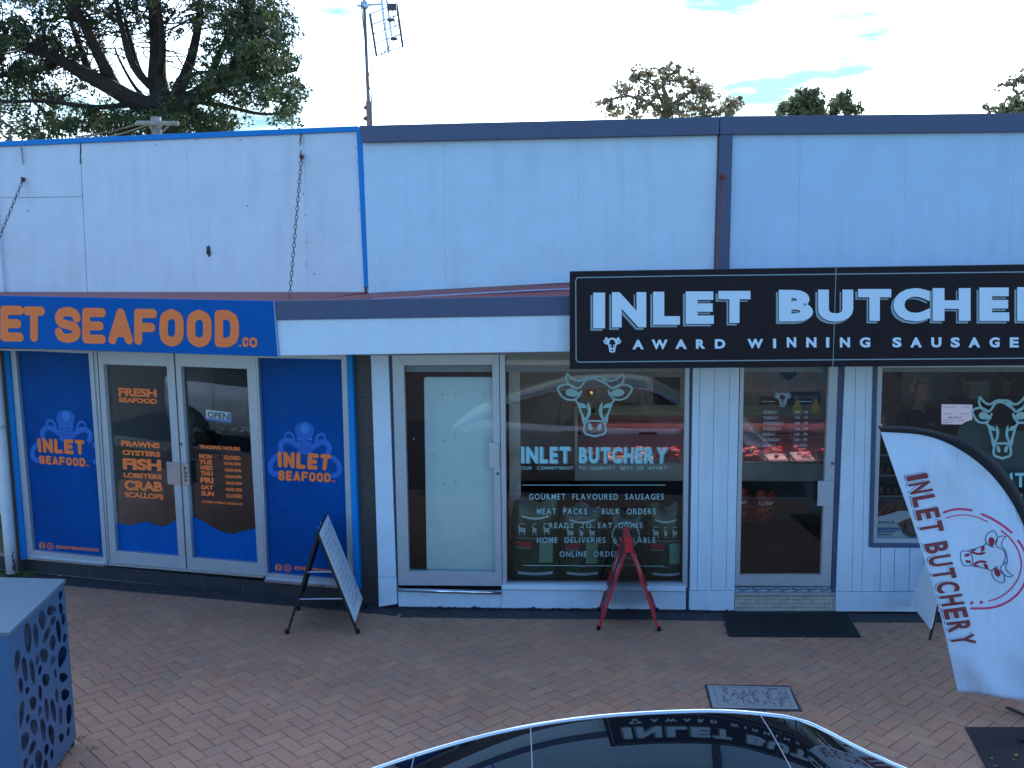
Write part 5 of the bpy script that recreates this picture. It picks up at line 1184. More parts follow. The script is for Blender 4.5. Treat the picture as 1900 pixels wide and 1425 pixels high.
class Fr: pass
def scribble(pq, nrm, rows, rnd, cols_, par, r=.0035):
    """hand writing on a panel given by corners: top-far, top-near, bottom-near, bottom-far (reads near to far)"""
    Q = Fr(); Q.n = nrm; MBs = {c: MB() for c in cols_}
    def at_(s, t): return pq[0].lerp(pq[1], s).lerp(pq[3].lerp(pq[2], s), t) + nrm * .0012
    for k in range(rows):
        t0 = .07 + .86 * k / rows; mb = MBs[cols_[k % len(cols_)]]; s = .08 + rnd.uniform(0, .1)
        while s < .86:
            wd = rnd.uniform(.03, .06); pts = [(s + wd * rnd.uniform(0, 1), t0 + .86 / rows * .62 * rnd.uniform(0, 1)) for _ in range(4)]
            p = [at_(*a) for a in pts]
            for i in range(len(p) - 1): capsule(mb, p[i], p[i + 1], r, nrm, 4)
            s += wd + rnd.uniform(.012, .03)
            if rnd.random() < .18: s += .05
    for c, mb in MBs.items(): mk('hand_writing', mb, c, par)
M_mk1 = mat('blue marker', (.03, .22, .55), .5); M_mk2 = mat('pink marker', (.55, .12, .28), .5); M_mk3 = mat('teal marker', (.04, .35, .42), .5)
scribble(pnl, nn, 13, random.Random(8), [M_mk1, M_mk3, M_mk1, M_mk2], T, .0032)

# red folding sign
n1, n2 = G(1110.5, 1168.5), G(1222.5, 1170.5); yy = lineB(.9, .06)[1]
f1, f2 = G(1111.6, 1134), G(1218.5, 1135)
f1 = Vector((f1.x, f1.y, 0)); tn = above(1166, 1006, n1.y); tf = above(1161, 981, f1.y)
T = aframe(n1, n2, f1, f2, tn + Vector((0, 0, .0)), tf, M_redp, 'red folding sign with dark printed side panels in front of the butcher window')
mk('top_plate', MB().box(tn.lerp(tf, .5), (.03, 0, 0), (tf - tn) / 2, (0, 0, .022)), M_redp, T)
mk('hinge_plate', MB().box(tn + Vector((0, -.01, -.02)), (.03, 0, 0), (0, .012, 0), (0, 0, .07)), M_redp, T)
M_print = mat('dark printed panel', (.045, .03, .05), .4, var=.5, vscale=12)
for a, b_ in ((n1, f1), (n2, f2)):
    q = [tf.lerp(b_, .10), tn.lerp(a, .10), tn.lerp(a, .86), tf.lerp(b_, .86)]
    nn = ((q[1] - q[0]).cross(q[2] - q[1])).normalized(); s = 1 if nn.z > 0 else -1; nn = nn * s
    q = [p - nn * .004 for p in q]; fixn(mk('panel', MB().prism(q, [p - nn * .006 for p in q]), M_print, T))
    mk('panel_stripe', MB().add([q[0].lerp(q[3], .25) + nn * .001, q[1].lerp(q[2], .25) + nn * .001, q[1].lerp(q[2], .5) + nn * .001, q[0].lerp(q[3], .5) + nn * .001], [(0, 1, 2, 3)]), mat('print pale stripe', (.35, .45, .55), .4, var=.4, vscale=20), T)
    mk('cross_bar', MB().tube([a.lerp(tn, .13), b_.lerp(tf, .13)], .01, 8), M_redp, T)

# third folding sign behind the flag
tA = above(1733, 1090, G(1725, 1186).y)
pA, pB_, pC, pD = (1726, 1060), (1694, 1121), (1728.5, 1167.5), (1745, 1135)
ft = G(1725, 1187); fb = G(1688, 1137.5)
PL3 = Plane((fb.x, fb.y), (ft.x, ft.y))
T = empty('folding_sign', ft.lerp(fb, .5), 'small folding board with a hand written white panel half hidden behind the flag', 'folding sign')
base_r = (ft - fb); lean_ = Vector((.16, .10, 0))
c1, c2 = fb + Vector((0, 0, .10)), ft + Vector((0, 0, .10)); top1, top2 = c1 + Vector((.16, .07, .62)), c2 + Vector((.16, .07, .62))
nn = (c2 - c1).cross(top1 - c1).normalized(); nn = nn if nn.y < 0 else -nn
q = [top1, top2, c2, c1]; fixn(mk('panel', MB().prism([p + nn * .012 for p in q], q), mat('writing panel white', (.74, .78, .82), .4), T))
for a, b_ in ((fb, top1), (ft, top2)): mk('leg', MB().tube([a, b_], .013, 8), M_blackp, T); mk('leg', MB().tube([Vector((b_.x, b_.y, b_.z)), Vector((b_.x + .22, b_.y + .10, 0))], .013, 8), M_blackp, T)
M_pur = mat('purple marker', (.10, .08, .38), .5)
mb = MB(); Q = Fr(); Q.n = nn
def at3(s, t): return q[0].lerp(q[1], s).lerp(q[3].lerp(q[2], s), t) + nn * .0135
for s, (s0, s1, t0, t1) in (('ONE 1', (.12, .95, .38, .52)), ('2 MORE!', (.08, .92, .60, .76))):
    vs2, f2 = glyph(s, -.01); X0 = min(p[0] for p in vs2); X1 = max(p[0] for p in vs2); Y1 = max(p[1] for p in vs2); Y0 = min(p[1] for p in vs2)
    mb.add([at3(s0 + (s1 - s0) * (p[0] - X0) / (X1 - X0), t1 + (t0 - t1) * (p[1] - Y0) / (Y1 - Y0)) for p in vs2], f2)
mk('hand_writing', mb, M_pur, T)

# door mat
q = [(1341, 1137.5), (1572, 1139), (1598, 1180), (1351, 1178.5)]
DM = mk('door_mat', MB().gx(q, .018, .015), M_rubber, None, 'black rubber mat lying in front of the butcher door', 'door mat'); bevel(DM, .004, 2)
mb = MB()
for k in range(1, 30):
    a, b_ = lerp(q[0], q[3], .05), lerp(q[0], q[3], .95); c_, d_ = lerp(q[1], q[2], .05), lerp(q[1], q[2], .95)
    s_, e_ = lerp(a, c_, k / 30), lerp(b_, d_, k / 30); mb.gx([(s_[0] - 1, s_[1]), (s_[0] + 1, s_[1]), (e_[0] + 1, e_[1]), (e_[0] - 1, e_[1])], .021, .005)
mk('rib', mb, M_rubber, DM)
# service pit lid
PIT = empty('service_pit_lid', G(1398, 1294), 'grey cast pit lid with a squiggle pattern and dark border set in the paving', 'pit lid')
mk('surround', MB().gx([(1307, 1270), (1465, 1272), (1489, 1319), (1320, 1317)], .005, .06), M_conc, PIT)
zm = Z(1300, 1255, 9.5)
M_lid = mat('cast pit lid', (.36, .36, .36), .6, .1, var=.15, vscale=25)
bevel(mk('lid', MB().gx([zm(118, 152), zm(1560, 185), zm(1722, 570), zm(215, 540)], .009, .03), M_lid, PIT), .003, 1)
def lidp(s, t): a = lerp(zm(225, 185), zm(1490, 210), s); b_ = lerp(zm(310, 500), zm(1620, 535), s); return lerp(a, b_, t)
mb = MB(); rnd = random.Random(17); GP = Fr(); GP.n = Vector((0, 0, 1))
def gm(s, t): p = lidp(s, t); g_ = G(p[0], p[1], .0098); return g_
for k in range(95):
    s, t = rnd.uniform(.02, .96), rnd.uniform(.04, .94); a = rnd.uniform(0, 6.28); ln_ = [(s, t)]
    for i in range(rnd.randint(2, 5)): a += rnd.uniform(-1.3, 1.3); s = min(.99, max(.01, s + .022 * math.cos(a))); t = min(.98, max(.02, t + .09 * math.sin(a))); ln_.append((s, t))
    strokes(mb, [ln_], gm, GP, .0030)
strokes(mb, [[(0, 0), (0, 1), (1, 1), (1, 0), (0, 0)]], gm, GP, .002, False)
mk('groove_pattern', mb, mat('lid grooves', (.13, .13, .15), .8), PIT)
# tree pit soil and fallen leaves at the right
M_soil = mat('damp soil', (.032, .027, .028), .95, var=.4, vscale=25, bump=.8, bscale=60)
mb = MB(); q = [G(1790, 1350), G(1960, 1350), G(1960, 1500), G(1868, 1500)]; mb.prism([p + Vector((0, 0, .005)) for p in q], [p - Vector((0, 0, .05)) for p in q]); fixn(mk('soil_bed', mb, M_soil, foot))
M_leaf = mat('yellow leaf', (.42, .34, .06), .7, var=.3, vscale=80); M_leafb = mat('brown leaf', (.30, .18, .07), .8, var=.4, vscale=80)
rnd = random.Random(30)
lv = [(838, 1324, 'yellow leaf lying on the paving near the middle', M_leaf), (1706, 1335, 'curled yellow leaf on the paving between the car and the flag', M_leaf), (1754, 1417, 'pale leaf at the edge of the dark soil', M_leafb), (636, 1405, 'tiny pale leaf near the left end of the car roof', M_leafb), (460, 1408, 'tiny pale leaf on the paving left of the car', M_leafb), (989, 1277, 'small pale leaf on the paving above the car roof', M_leafb), (112, 1067, 'white pebble at the foot of the seafood shop wall', mat('white pebble', (.7, .7, .68), .6)), (1840, 1407, 'pale leaf on the soil bed', M_leafb), (1885, 1401, 'light green leaf on the soil bed', M_leaf), (1846, 1421, 'brown leaf at the bottom of the soil bed', M_leafb), (1880, 1409, 'long brown leaf on the soil bed beside the light green one', M_leafb)]
for x, y, l, m in lv:
    c = G(x, y, .012); a = rnd.uniform(0, 6.28); s_ = rnd.uniform(.014, .022); mb = MB(); n_ = 7; pts = []
    for k in range(n_): t = k / (n_ - 1); pts.append((t * 2 - 1, .42 * math.sin(t * math.pi), .25 * abs(2 * t - 1)))
    for k in range(n_ - 2, 0, -1): t = k / (n_ - 1); pts.append((t * 2 - 1, -.42 * math.sin(t * math.pi), .25 * abs(2 * t - 1)))
    if 'pebble' in l: mk('pebble', MB().ball(c, .018, .016, .012, 8, 6, .1), m, None, l, 'pebble'); continue
    fr = [c + Vector((s_ * (p[0] * math.cos(a) - p[1] * math.sin(a)), s_ * (p[0] * math.sin(a) + p[1] * math.cos(a)), s_ * p[2])) for p in pts]
    mk('leaf', MB().prism(fr, [p - Vector((0, 0, .0015)) for p in fr]), m, None, l, 'leaf', 'fallen leaves on the footpath')
# grass tufts at the wall foot, far left
mb = MB(); rnd = random.Random(6)
for k in range(420):
    x = rnd.gauss(33, 16); y = 1066 + rnd.uniform(-6, 7) + (x - 30) * .05; c = G(x, y); h = rnd.uniform(.02, .08); a = rnd.uniform(0, 6.28); d = Vector((math.cos(a), math.sin(a), 0)); e_ = Vector((-d.y, d.x, 0)) * .003
    mb.add([c - e_, c + e_, c + d * h * .4 + Vector((0, 0, h))], [(0, 1, 2)])
for k in range(120):
    x, y = rnd.choice([(222, 1096), (170, 1388), (150, 1372), (262, 1102)]); c = G(x + rnd.gauss(0, 9), y + rnd.gauss(0, 3)); h = rnd.uniform(.008, .025); a = rnd.uniform(0, 6.28); d = Vector((math.cos(a), math.sin(a), 0)); e_ = Vector((-d.y, d.x, 0)) * .003
    mb.add([c - e_, c + e_, c + d * h + Vector((0, 0, h))], [(0, 1, 2)])
mk('grass_tufts', mb, mat('grass blades', (.14, .17, .04), .8, var=.4, vscale=30), None, 'short yellow green grass growing at the foot of the downpipe and in joints', 'grass', kind='stuff')
mb = MB()
for k in range(2600):
    p = Vector((-6.6 + rnd.uniform(-3.2, .0), 10.6 + rnd.uniform(-.6, 3), -.1)); h = rnd.uniform(.1, .35); a = rnd.uniform(0, 6.28); d = Vector((math.cos(a), math.sin(a), 0)); e_ = Vector((-d.y, d.x, 0)) * .008
    mb.add([p - e_, p + e_, p + d * h * .5 + Vector((0, 0, h))], [(0, 1, 2)])
mk('long_grass', mb, MATS['grass blades'], None, 'long grass growing left of the downpipe', 'grass', kind='stuff')

mb = MB(); rnd = random.Random(77)                          # grit and crumbs blown along the foot of the walls
for k in range(420):
    x = rnd.uniform(60, 1900); yb0 = (1060 + (x - 40) * .096 if x < 700 else 1128 + (x - 750) * .011); y = yb0 + abs(rnd.gauss(0, 16)) + 4; c = G(x, y, .008); r_ = rnd.uniform(.002, .006)
    mb.ball(c, r_ * rnd.uniform(1, 2), r_, r_ * .6, 5, 3)
mk('grit', mb, mat('grit', (.22, .19, .15), .9, var=.5, vscale=60), None, 'scattered grit and crumbs along the foot of both shop walls', 'grit', kind='stuff')
mb = MB()
for P_, pts in ((S, [(170 + k * 62, 276 - k * 2.6) for k in range(8)] + [(360, 300 + k * 34) for k in range(7)]), (B, [(700 + k * 62, 270 - k * 1.3) for k in range(10)] + [(828, 290 + k * 33) for k in range(7)] + [(1079, 285 + k * 33) for k in range(6)] + [(1484, 268 + k * 34) for k in range(6)] + [(1680, 268 + k * 34) for k in range(6)])):
    for x, y in pts: mb.ball(W(x + rnd.uniform(-1, 1), y, P_, .001), .0055, .002, .0055, 6, 3)
mk('screw_heads', mb, M_alu, BH, kind='stuff')
# feather flag
FPL = Plane((0, 7.3), (1, 7.3))
def ripple(x, y): return .014 * math.sin((x - y * .45) * .045 + 1.0) * min(1, max(0, (y - 805) / 200)) + .008 * math.sin((x * .5 + y) * .03) \
    + .035 * math.sin((x * .8 - y * .35) * .075) * min(1, max(0, (y - 1212) / 55)) + .03 * math.sin((x - y * .75) * .07) * min(1, max(0, (930 - y) / 80)) * min(1, max(0, (x - 1742) / 40))
def fl(x, y, l=0): return W(x, y, FPL, ripple(x, y) + l)
FLG = empty('feather_flag', G(1962, 1395), 'white feather flag with a black curved sleeve reading INLET BUTCHERY beside a cow head', 'flag')
def arc(pts, n):
    p = smoothpts(pts, 8); L = [0]
    for i in range(1, len(p)): L.append(L[-1] + math.dist(p[i], p[i - 1]))
    o_ = []
    for k in range(n + 1):
        t = L[-1] * k / n; i = max(j for j in range(len(L)) if L[j] <= t + 1e-9); i = min(i, len(p) - 2); o_.append(lerp(p[i], p[i + 1], (t - L[i]) / max(1e-9, L[i + 1] - L[i])))
    return o_
NR = 70
Lc = arc([(1634, 802), (1665, 890), (1700, 990), (1742, 1130), (1777, 1283)], NR); Rc = arc([(1635, 801.5), (1720, 809), (1790, 840), (1850, 893), (1896, 968), (1925, 1065), (1940, 1180), (1947, 1306)], NR)
Oc = arc([(1628, 790), (1700, 793), (1782, 814), (1853, 860), (1905, 940), (1938, 1050), (1954, 1180), (1960, 1306)], NR)
vs_, fs = [], []; NC = 34
for j in range(NR + 1):
    for i in range(NC + 1):
        t = i / NC; x, y = lerp(Lc[j], Rc[j], t); y += 5 * math.sin(t * math.pi) * (j / NR) ** 6 * 0; vs_.append(fl(x, y))
for j in range(NR):
    for i in range(NC): a = j * (NC + 1) + i; fs.append((a, a + 1, a + NC + 2, a + NC + 1))
M_flag = mat('flag cloth', (.58, .70, .84), .75, var=.05, vscale=4)
_t = M_flag.node_tree; _g = _t.nodes.new('ShaderNodeNewGeometry'); _m = _t.nodes.new('ShaderNodeMapping'); _m.inputs['Rotation'].default_value = (0, math.radians(-38), 0); _m.inputs['Scale'].default_value = (7, 7, 1.1)
_n = _t.nodes.new('ShaderNodeTexNoise'); _n.inputs['Scale'].default_value = 1.3; _n.inputs['Detail'].default_value = 3; _b = _t.nodes.new('ShaderNodeBump'); _b.inputs['Strength'].default_value = .8; _b.inputs['Distance'].default_value = .05
_t.links.new(_g.outputs['Position'], _m.inputs[0]); _t.links.new(_m.outputs[0], _n.inputs['Vector']); _t.links.new(_n.outputs['Fac'], _b.inputs['Height']); _t.links.new(_b.outputs[0], _t.nodes['Principled BSDF'].inputs['Normal'])
o = mk('cloth', MB().add(vs_, fs), M_flag, FLG, smooth=True); sm_ = o.modifiers.new('solid', 'SOLIDIFY'); sm_.thickness = .003
vs_, fs = [], []
for j in range(NR + 1):
    a, b_ = Rc[j], Oc[j]
    for i in range(9):
        t = i / 8; x, y = lerp(a, b_, t); bul = .028 * math.sin(t * math.pi); vs_.append(fl(x, y, bul + .001))
    for i in range(8, -1, -1):
        t = i / 8; x, y = lerp(a, b_, t); vs_.append(fl(x, y, -.028 * math.sin(t * math.pi) - .001))
for j in range(NR):
    for i in range(18): a = j * 18 + i; b_ = j * 18 + (i + 1) % 18; fs.append((a, b_, b_ + 18, a + 18))
mk('sleeve', MB().add(vs_, fs), mat('black sleeve cloth', (.014, .013, .018), .8, bump=.2, bscale=300), FLG, smooth=True)
e1 = fl(*Oc[-1]); mk('pole', MB().tube([fl(*lerp(Rc[-3], Oc[-3], .5)), fl(1955, 1320), Vector((fl(1957, 1330).x, 7.3, .03))], .012, 10), M_blackp, FLG)
gb = Vector((fl(1957, 1330).x, 7.3, 0))
for a in range(4): d = Vector((math.cos(a * math.pi / 2 + .5), math.sin(a * math.pi / 2 + .5), 0)); mk('base_leg', MB().box(gb + d * .18 + Vector((0, 0, .03)), d * .2, Vector((-d.y, d.x, 0)) * .015, (0, 0, .006)), M_blackp, FLG)
def flq(q, l):
    def f(s, t):
        a = lerp(q[0], q[1], s); b_ = lerp(q[3], q[2], s); x, y = lerp(b_, a, t); return fl(x, y, l)
    return f
def flword(mb, s, s0, s1, l, bold, dxy=(0, 0)):
    # letters along the flag: axis from (1701,879) to (1790,1200), letter tops to the right
    ax = arc([(1681, 884), (1697, 945), (1725, 1050), (1749, 1130), (1767, 1199)], 100); bx = arc([(1720, 877), (1739, 935), (1768, 1045), (1793, 1130), (1811.5, 1194)], 100)
    vs2, f2 = [], []; x = 0
    for ch in s:
        if ch == ' ': x += .42; continue
        gv, gf = glyph(ch, bold); a0 = min(p[0] for p in gv); a1 = max(p[0] for p in gv); y0 = min(p[1] for p in gv); y1 = max(p[1] for p in gv); wd = .30 if ch == 'I' else .60; b0 = len(vs2)
        vs2 += [(x + (p[0] - a0) / (a1 - a0) * wd, (p[1] - y0) / (y1 - y0)) for p in gv]; f2 += [tuple(i + b0 for i in f) for f in gf]; x += wd + .16
    x -= .16; out_ = []
    for u, v in vs2:
        t = min(99.99, max(0, u / x * 100)); i = int(t); a = lerp(ax[i], ax[i + 1], t - i); b_ = lerp(bx[i], bx[i + 1], t - i); X, Y = lerp(a, b_, v); out_.append(fl(X + dxy[0], Y + dxy[1], l))
    mb.add(out_, f2)
M_mar = mat('maroon print', (.22, .035, .04), .7); M_fnavy = mat('navy print', (.03, .04, .16), .7); M_pink = mat('pink print', (.62, .05, .16), .7)
mb = MB(); flword(mb, 'INLET BUTCHERY', 0, 1, .004, .035, (-4.2, -1.8)); mk('letter_outline', mb, M_fnavy, FLG)
mb = MB(); flword(mb, 'INLET BUTCHERY', 0, 1, .0075, .05, (-2.8, -1.2)); mk('letter_gap', mb, M_flag, FLG)
mb = MB(); flword(mb, 'INLET BUTCHERY', 0, 1, .012, .035); mk('lettering', mb, M_mar, FLG)
z8 = Z(1580, 980, 4.319)
FQ = Fr(); FQ.n = Vector((0, -1, 0))
def cf(x, y):                                             # cow space -> flag: cow's up points right, tilted
    u_ = (x - 968) / 320; v_ = (905 - y) / 560; cx, cy = 868, 245
    ax_ = (math.cos(math.radians(-3)), math.sin(math.radians(-3))); X = cx + ax_[0] * v_ * 400 + 0.22 * u_ * 170; Y = cy + ax_[1] * v_ * 400 + u_ * 205
    return z8(X, Y)
mb = MB(); strokes(mb, COWL + mirror(COWL) + [[(905, 398), (968, 392), (1030, 420), (1060, 440)]], lambda x, y: fl(*cf(x, y), .005), FQ, .0030); mk('cow_outline', mb, M_fnavy, FLG)
mb = MB()
for b_ in COWB + mirror(COWB): blob(mb, [(968 + (x - 968) * .96, y) for x, y in b_], lambda x, y: fl(*cf(x, y), .0055), FQ)
mk('cow_shading', mb, mat('dark red print', (.30, .02, .05), .7), FLG)
z7 = Z(1580, 780, 5.94)
mb = MB(); fz = lambda x, y: fl(*z7(x, y), .005); fz8 = lambda x, y: fl(*z8(x, y), .005)
strokes(mb, [[(1020, 1015), (1100, 988), (1190, 977), (1260, 981), (1322, 991)], [(1438, 1033), (1520, 1070), (1600, 1115), (1690, 1175), (1765, 1238)]], fz, FQ, .0085)
strokes(mb, [[(1040, 1076), (1130, 1052), (1240, 1042), (1330, 1052), (1400, 1072), (1498, 1118)]], fz, FQ, .004)
strokes(mb, [[(1200, 20), (1265, 75), (1318, 145), (1352, 230), (1360, 310), (1340, 390), (1300, 460), (1240, 520), (1170, 562), (1103, 583)]], fz8, FQ, .0055)
strokes(mb, [[(1335, 100), (1375, 160), (1402, 235), (1412, 310), (1400, 400), (1360, 490), (1290, 565), (1200, 615), (1100, 640), (960, 643)]], fz8, FQ, .0085)
for x, y in ((963, 598), (1040, 594)): strokes(mb, [[(x, y), (x + 1, y)]], fz8, FQ, .014, False)
mk('ring_print', mb, M_pink, FLG)

# ================================================================== CHAINS, ROD
def chain(a, b_, label, r=.016, sag=.0, m=None):
    L = (b_ - a).length; n = max(2, int(L / (r * 2.9))); t = (b_ - a).normalized(); s = t.cross(Vector((0, 1, 0))).normalized(); u_ = t.cross(s); mb = MB()
    for k in range(n):
        c = a + (b_ - a) * ((k + .5) / n) + Vector((0, 0, -sag * 4 * ((k + .5) / n) * (1 - (k + .5) / n))); w1, w2 = (s, u_) if k % 2 else (u_, s); pts = []
        for q in range(9): an = 2 * math.pi * q / 8; pts.append(c + t * (r * 1.75 * math.sin(an)) + w1 * (r * .85 * math.cos(an)))
        mb.tube(pts, r * .27, 5, False)
    return mk('support_chain', mb, m or mat('weathered galvanised chain', (.16, .15, .16), .5, .6, var=.3, vscale=40), None, label, 'chain', 'awning chains')
a, b_ = W(559.5, 291, S, .02), W(537, 556, S, .62); c1 = chain(a, b_, 'awning chain running down from the rusty hook near the blue corner trim')
mk('hook', MB().tube([a + Vector((0, .02, .0)), a + Vector((0, -.03, .02)), a + Vector((0, -.035, -.03))], .009, 6).ball(a, .022, .016, .022, 7, 5, .2), mat('rusty hook', (.16, .05, .04), .8), c1)
mk('old_hook', MB().tube([W(558, 249, S, .01), W(558, 256, S, .05), W(557, 262, S, .03)], .007, 6).tube([W(557, 262, S, .03), W(555.5, 266, S, .03), W(557.5, 271, S, .03), W(559, 266, S, .03), W(557, 262, S, .03)], .004, 5), M_conc, c1)
mk('shackle', MB().tube([W(559, 279, S, .02), W(557.5, 284, S, .03), W(559.5, 290, S, .02)], .006, 6), MATS['rusty hook'], c1)
a, b_ = W(43, 333, S, .02), W(-48, 556, S, .75); c2 = chain(a, b_, 'awning chain slanting off the left edge of the picture')
mk('hook', MB().tube([a + Vector((0, .02, .0)), a + Vector((0, -.03, .02)), a + Vector((0, -.035, -.03))], .009, 6).ball(a, .022, .016, .022, 7, 5, .2), MATS['rusty hook'], c2)
chain(W(39, 273, S, .02), W(43, 305, S, .02), 'short loose end of chain hanging under the blue cap at the left', .012)
a, b_ = W(1340, 328, B, .09), W(1331, 520, B, .45)
rd = mk('tie_rod', MB().tube([a, b_], .006, 6), mat('rusty rod', (.22, .06, .035), .7), None, 'thin rusty tie rod hanging from the slate post down behind the black sign', 'rod')
mk('eye_bolt', MB().ball(a, .022, .02, .03, 7, 5, .2), MATS['rusty edge'], rd)

# ================================================================== AERIAL on the roof
AP = Plane((0, 12.5), (1, 12.5)); aw = lambda x, y, o=0: W(x, y, AP, o)
za = Z(640, 0, 5.9375)
AN = empty('tv_aerial', Vector((*aw(686, 235).xy, 3.7)), 'television aerial with two grid reflectors on a leaning mast above the roof', 'aerial')
M_mast = mat('weathered mast', (.22, .17, .15), .6, .3, var=.3, vscale=12); M_alub = mat('aerial aluminium', (.50, .58, .68), .35, .6)
zt = lambda p, o=0: aw(*za(*p), o)
mk('mast', MB().tube([Vector((*aw(686, 300).xy, 3.6)), zt((268, 1370)), zt((258, 1100)), zt((245, 830)), zt((232, 500)), zt((212, 40)), zt((205, -260))], .024, 10, r1=.017), M_mast, AN, smooth=True)
mk('mast_sleeve', MB().tube([zt((272, 1400)), zt((262, 1120))], .035, 10), M_mast, AN)
for y, x in ((1185, 245), (1305, 240)): mk('clamp', MB().tube([zt((x - 40, y), 0), zt((x + 42, y), 0)], .011, 6).ball(zt((x, y)), .04, .03, .03, 8, 5), mat('rusty clamp', (.18, .08, .06), .7), AN)
mk('head_clamp', MB().ball(zt((222, 52)), .05, .05, .05, 8, 6, .15).tube([zt((135, 65)), zt((400, 45)), zt((410, 5))], .012, 6), M_alub, AN)
mk('boom', MB().tube([zt((400, -40)), zt((440, 300)), zt((487, 585))], .016, 8), M_alub, AN); mk('boom', MB().tube([zt((455, -40), .15), zt((515, 400), .15)], .013, 8), M_alub, AN)
for (a, b_) in (((275, 150), (348, 620)), ((568, 35), (638, 522))): mk('reflector_bar', MB().tube([zt(a, .05), zt(b_, .05)], .014, 6), mat('dark plastic', (.07, .06, .07), .6), AN)
for k in range(5):
    t = (.01, .26, .48, .70, .98)[k]; a = lerp((275, 150), (348, 620), t); b_ = lerp((568, 35), (638, 522), t); mk('reflector_rod', MB().tube([zt(a, .05), zt(b_, .05)], .007, 5), M_alub, AN)
for x, y in ((505, 220), (540, 428)):
    mk('dipole_box', MB().ball(zt((x, y), .2), .045, .03, .02, 8, 5), MATS['dark plastic'], AN)
    for dx, dy in ((140, -120), (170, 35)): mk('dipole', MB().tube([zt((x, y), .2), zt((x + dx, y + dy), .25)], .005, 5), M_mast, AN)
    for dx, dy in ((-110, -20), (-90, 40)): mk('dipole', MB().tube([zt((x, y), .2), zt((x + dx, y + dy), .12)], .004, 5), M_alub, AN)
mk('junction_box', MB().box(zt((520, 78), .2), (.05, 0, 0), (0, .03, 0), (0, 0, .035)), MATS['dark plastic'], AN)
mk('cable', MB().tube([zt(p, .05) for p in smoothpts([(560, 390), (555, 300), (545, 220), (525, 120)])], .006, 5), MATS['dark plastic'], AN)
mk('cable', MB().tube([zt(p, .05) for p in smoothpts([(540, 440), (490, 520), (400, 605), (330, 700), (290, 760), (262, 830), (262, 930), (290, 1030), (292, 1200), (298, 1370)])], .006, 5), MATS['dark plastic'], AN)
mk('cable', MB().tube([zt(p, .04) for p in smoothpts([(180, 0), (190, 160), (215, 400), (235, 600)])], .006, 5), MATS['dark plastic'], AN)

# ================================================================== UTILITY POLE
UPn = Plane((0, 27), (1, 27)); uw = lambda x, y, o=0: W(x, y, UPn, o)
M_gw = mat('weathered grey timber', (.30, .27, .25), .85, var=.25, vscale=3)
pt = uw(289, 217); UPE = empty('power_pole', Vector((pt.x, pt.y, -.16)), 'grey timber power pole with one crossarm showing above the blue cap', 'power pole')
mk('pole', MB().tube([Vector((pt.x, pt.y, -.16)), pt], .13, 10), M_gw, UPE, smooth=True); mk('crossarm', MB().tube([uw(254, 228, .2), uw(331, 229, .2)], .06, 6), M_gw, UPE)
for x in (262, 272, 305, 322): mk('insulator', MB().tube([uw(x, 228, .2), uw(x, 224.5, .2)], .045, 8), mat('insulator', (.35, .33, .3), .4), UPE)
for a, b_ in (((276, 230), (284, 245)), ((303, 230), (294, 244)), ((315, 231), (300, 246))): mk('strut', MB().tube([uw(*a, .2), uw(*b_, .1)], .025, 5), M_gw, UPE)
for i, (a, m_, b_) in enumerate((((256, 229), (205, 244), (140, 254)), ((276, 231), (225, 248), (160, 262)), ((262, 229), (120, 262), (-60, 280)))):
    mk('wire', MB().tube([uw(*p) for p in smoothpts([a, m_, b_], 6)], .018, 5), mat('wire', (.25, .22, .16), .6), UPE)

# ================================================================== TREES
def leafmat(name, c1, c2):
    m = bpy.data.materials.new(name); m.use_nodes = True; t = m.node_tree; b = t.nodes['Principled BSDF']; b.inputs['Roughness'].default_value = .65
    g = t.nodes.new('ShaderNodeNewGeometry'); n = t.nodes.new('ShaderNodeTexNoise'); n.inputs['Scale'].default_value = .9; n.inputs['Detail'].default_value = 4
    t.links.new(g.outputs['Position'], n.inputs['Vector']); ad = t.nodes.new('ShaderNodeMath'); ad.operation = 'ADD'; mu = t.nodes.new('ShaderNodeMath'); mu.operation = 'MULTIPLY'; mu.inputs[1].default_value = .45
    t.links.new(g.outputs['Random Per Island'], mu.inputs[0]); t.links.new(mu.outputs[0], ad.inputs[0]); t.links.new(n.outputs['Fac'], ad.inputs[1])
    r = t.nodes.new('ShaderNodeValToRGB'); r.color_ramp.elements[0].position = .45; r.color_ramp.elements[1].position = 1.0; r.color_ramp.elements[0].color = (*c1, 1); r.color_ramp.elements[1].color = (*c2, 1)
    t.links.new(ad.outputs[0], r.inputs[0]); t.links.new(r.outputs[0], b.inputs['Base Color'])
    tr = t.nodes.new('ShaderNodeBsdfTranslucent'); mi = t.nodes.new('ShaderNodeMixShader'); mi.inputs[0].default_value = .25; t.links.new(r.outputs[0], tr.inputs[0])
    t.links.new(b.outputs[0], mi.inputs[1]); t.links.new(tr.outputs[0], mi.inputs[2]); t.links.new(mi.outputs[0], t.nodes['Material Output'].inputs[0]); return m
M_bark = mat('dark bark', (.040, .030, .026), .95, var=.4, vscale=6, bump=.6, bscale=12); M_barkg = mat('pale gum bark', (.22, .17, .14), .9, var=.3, vscale=4)
NW = .30
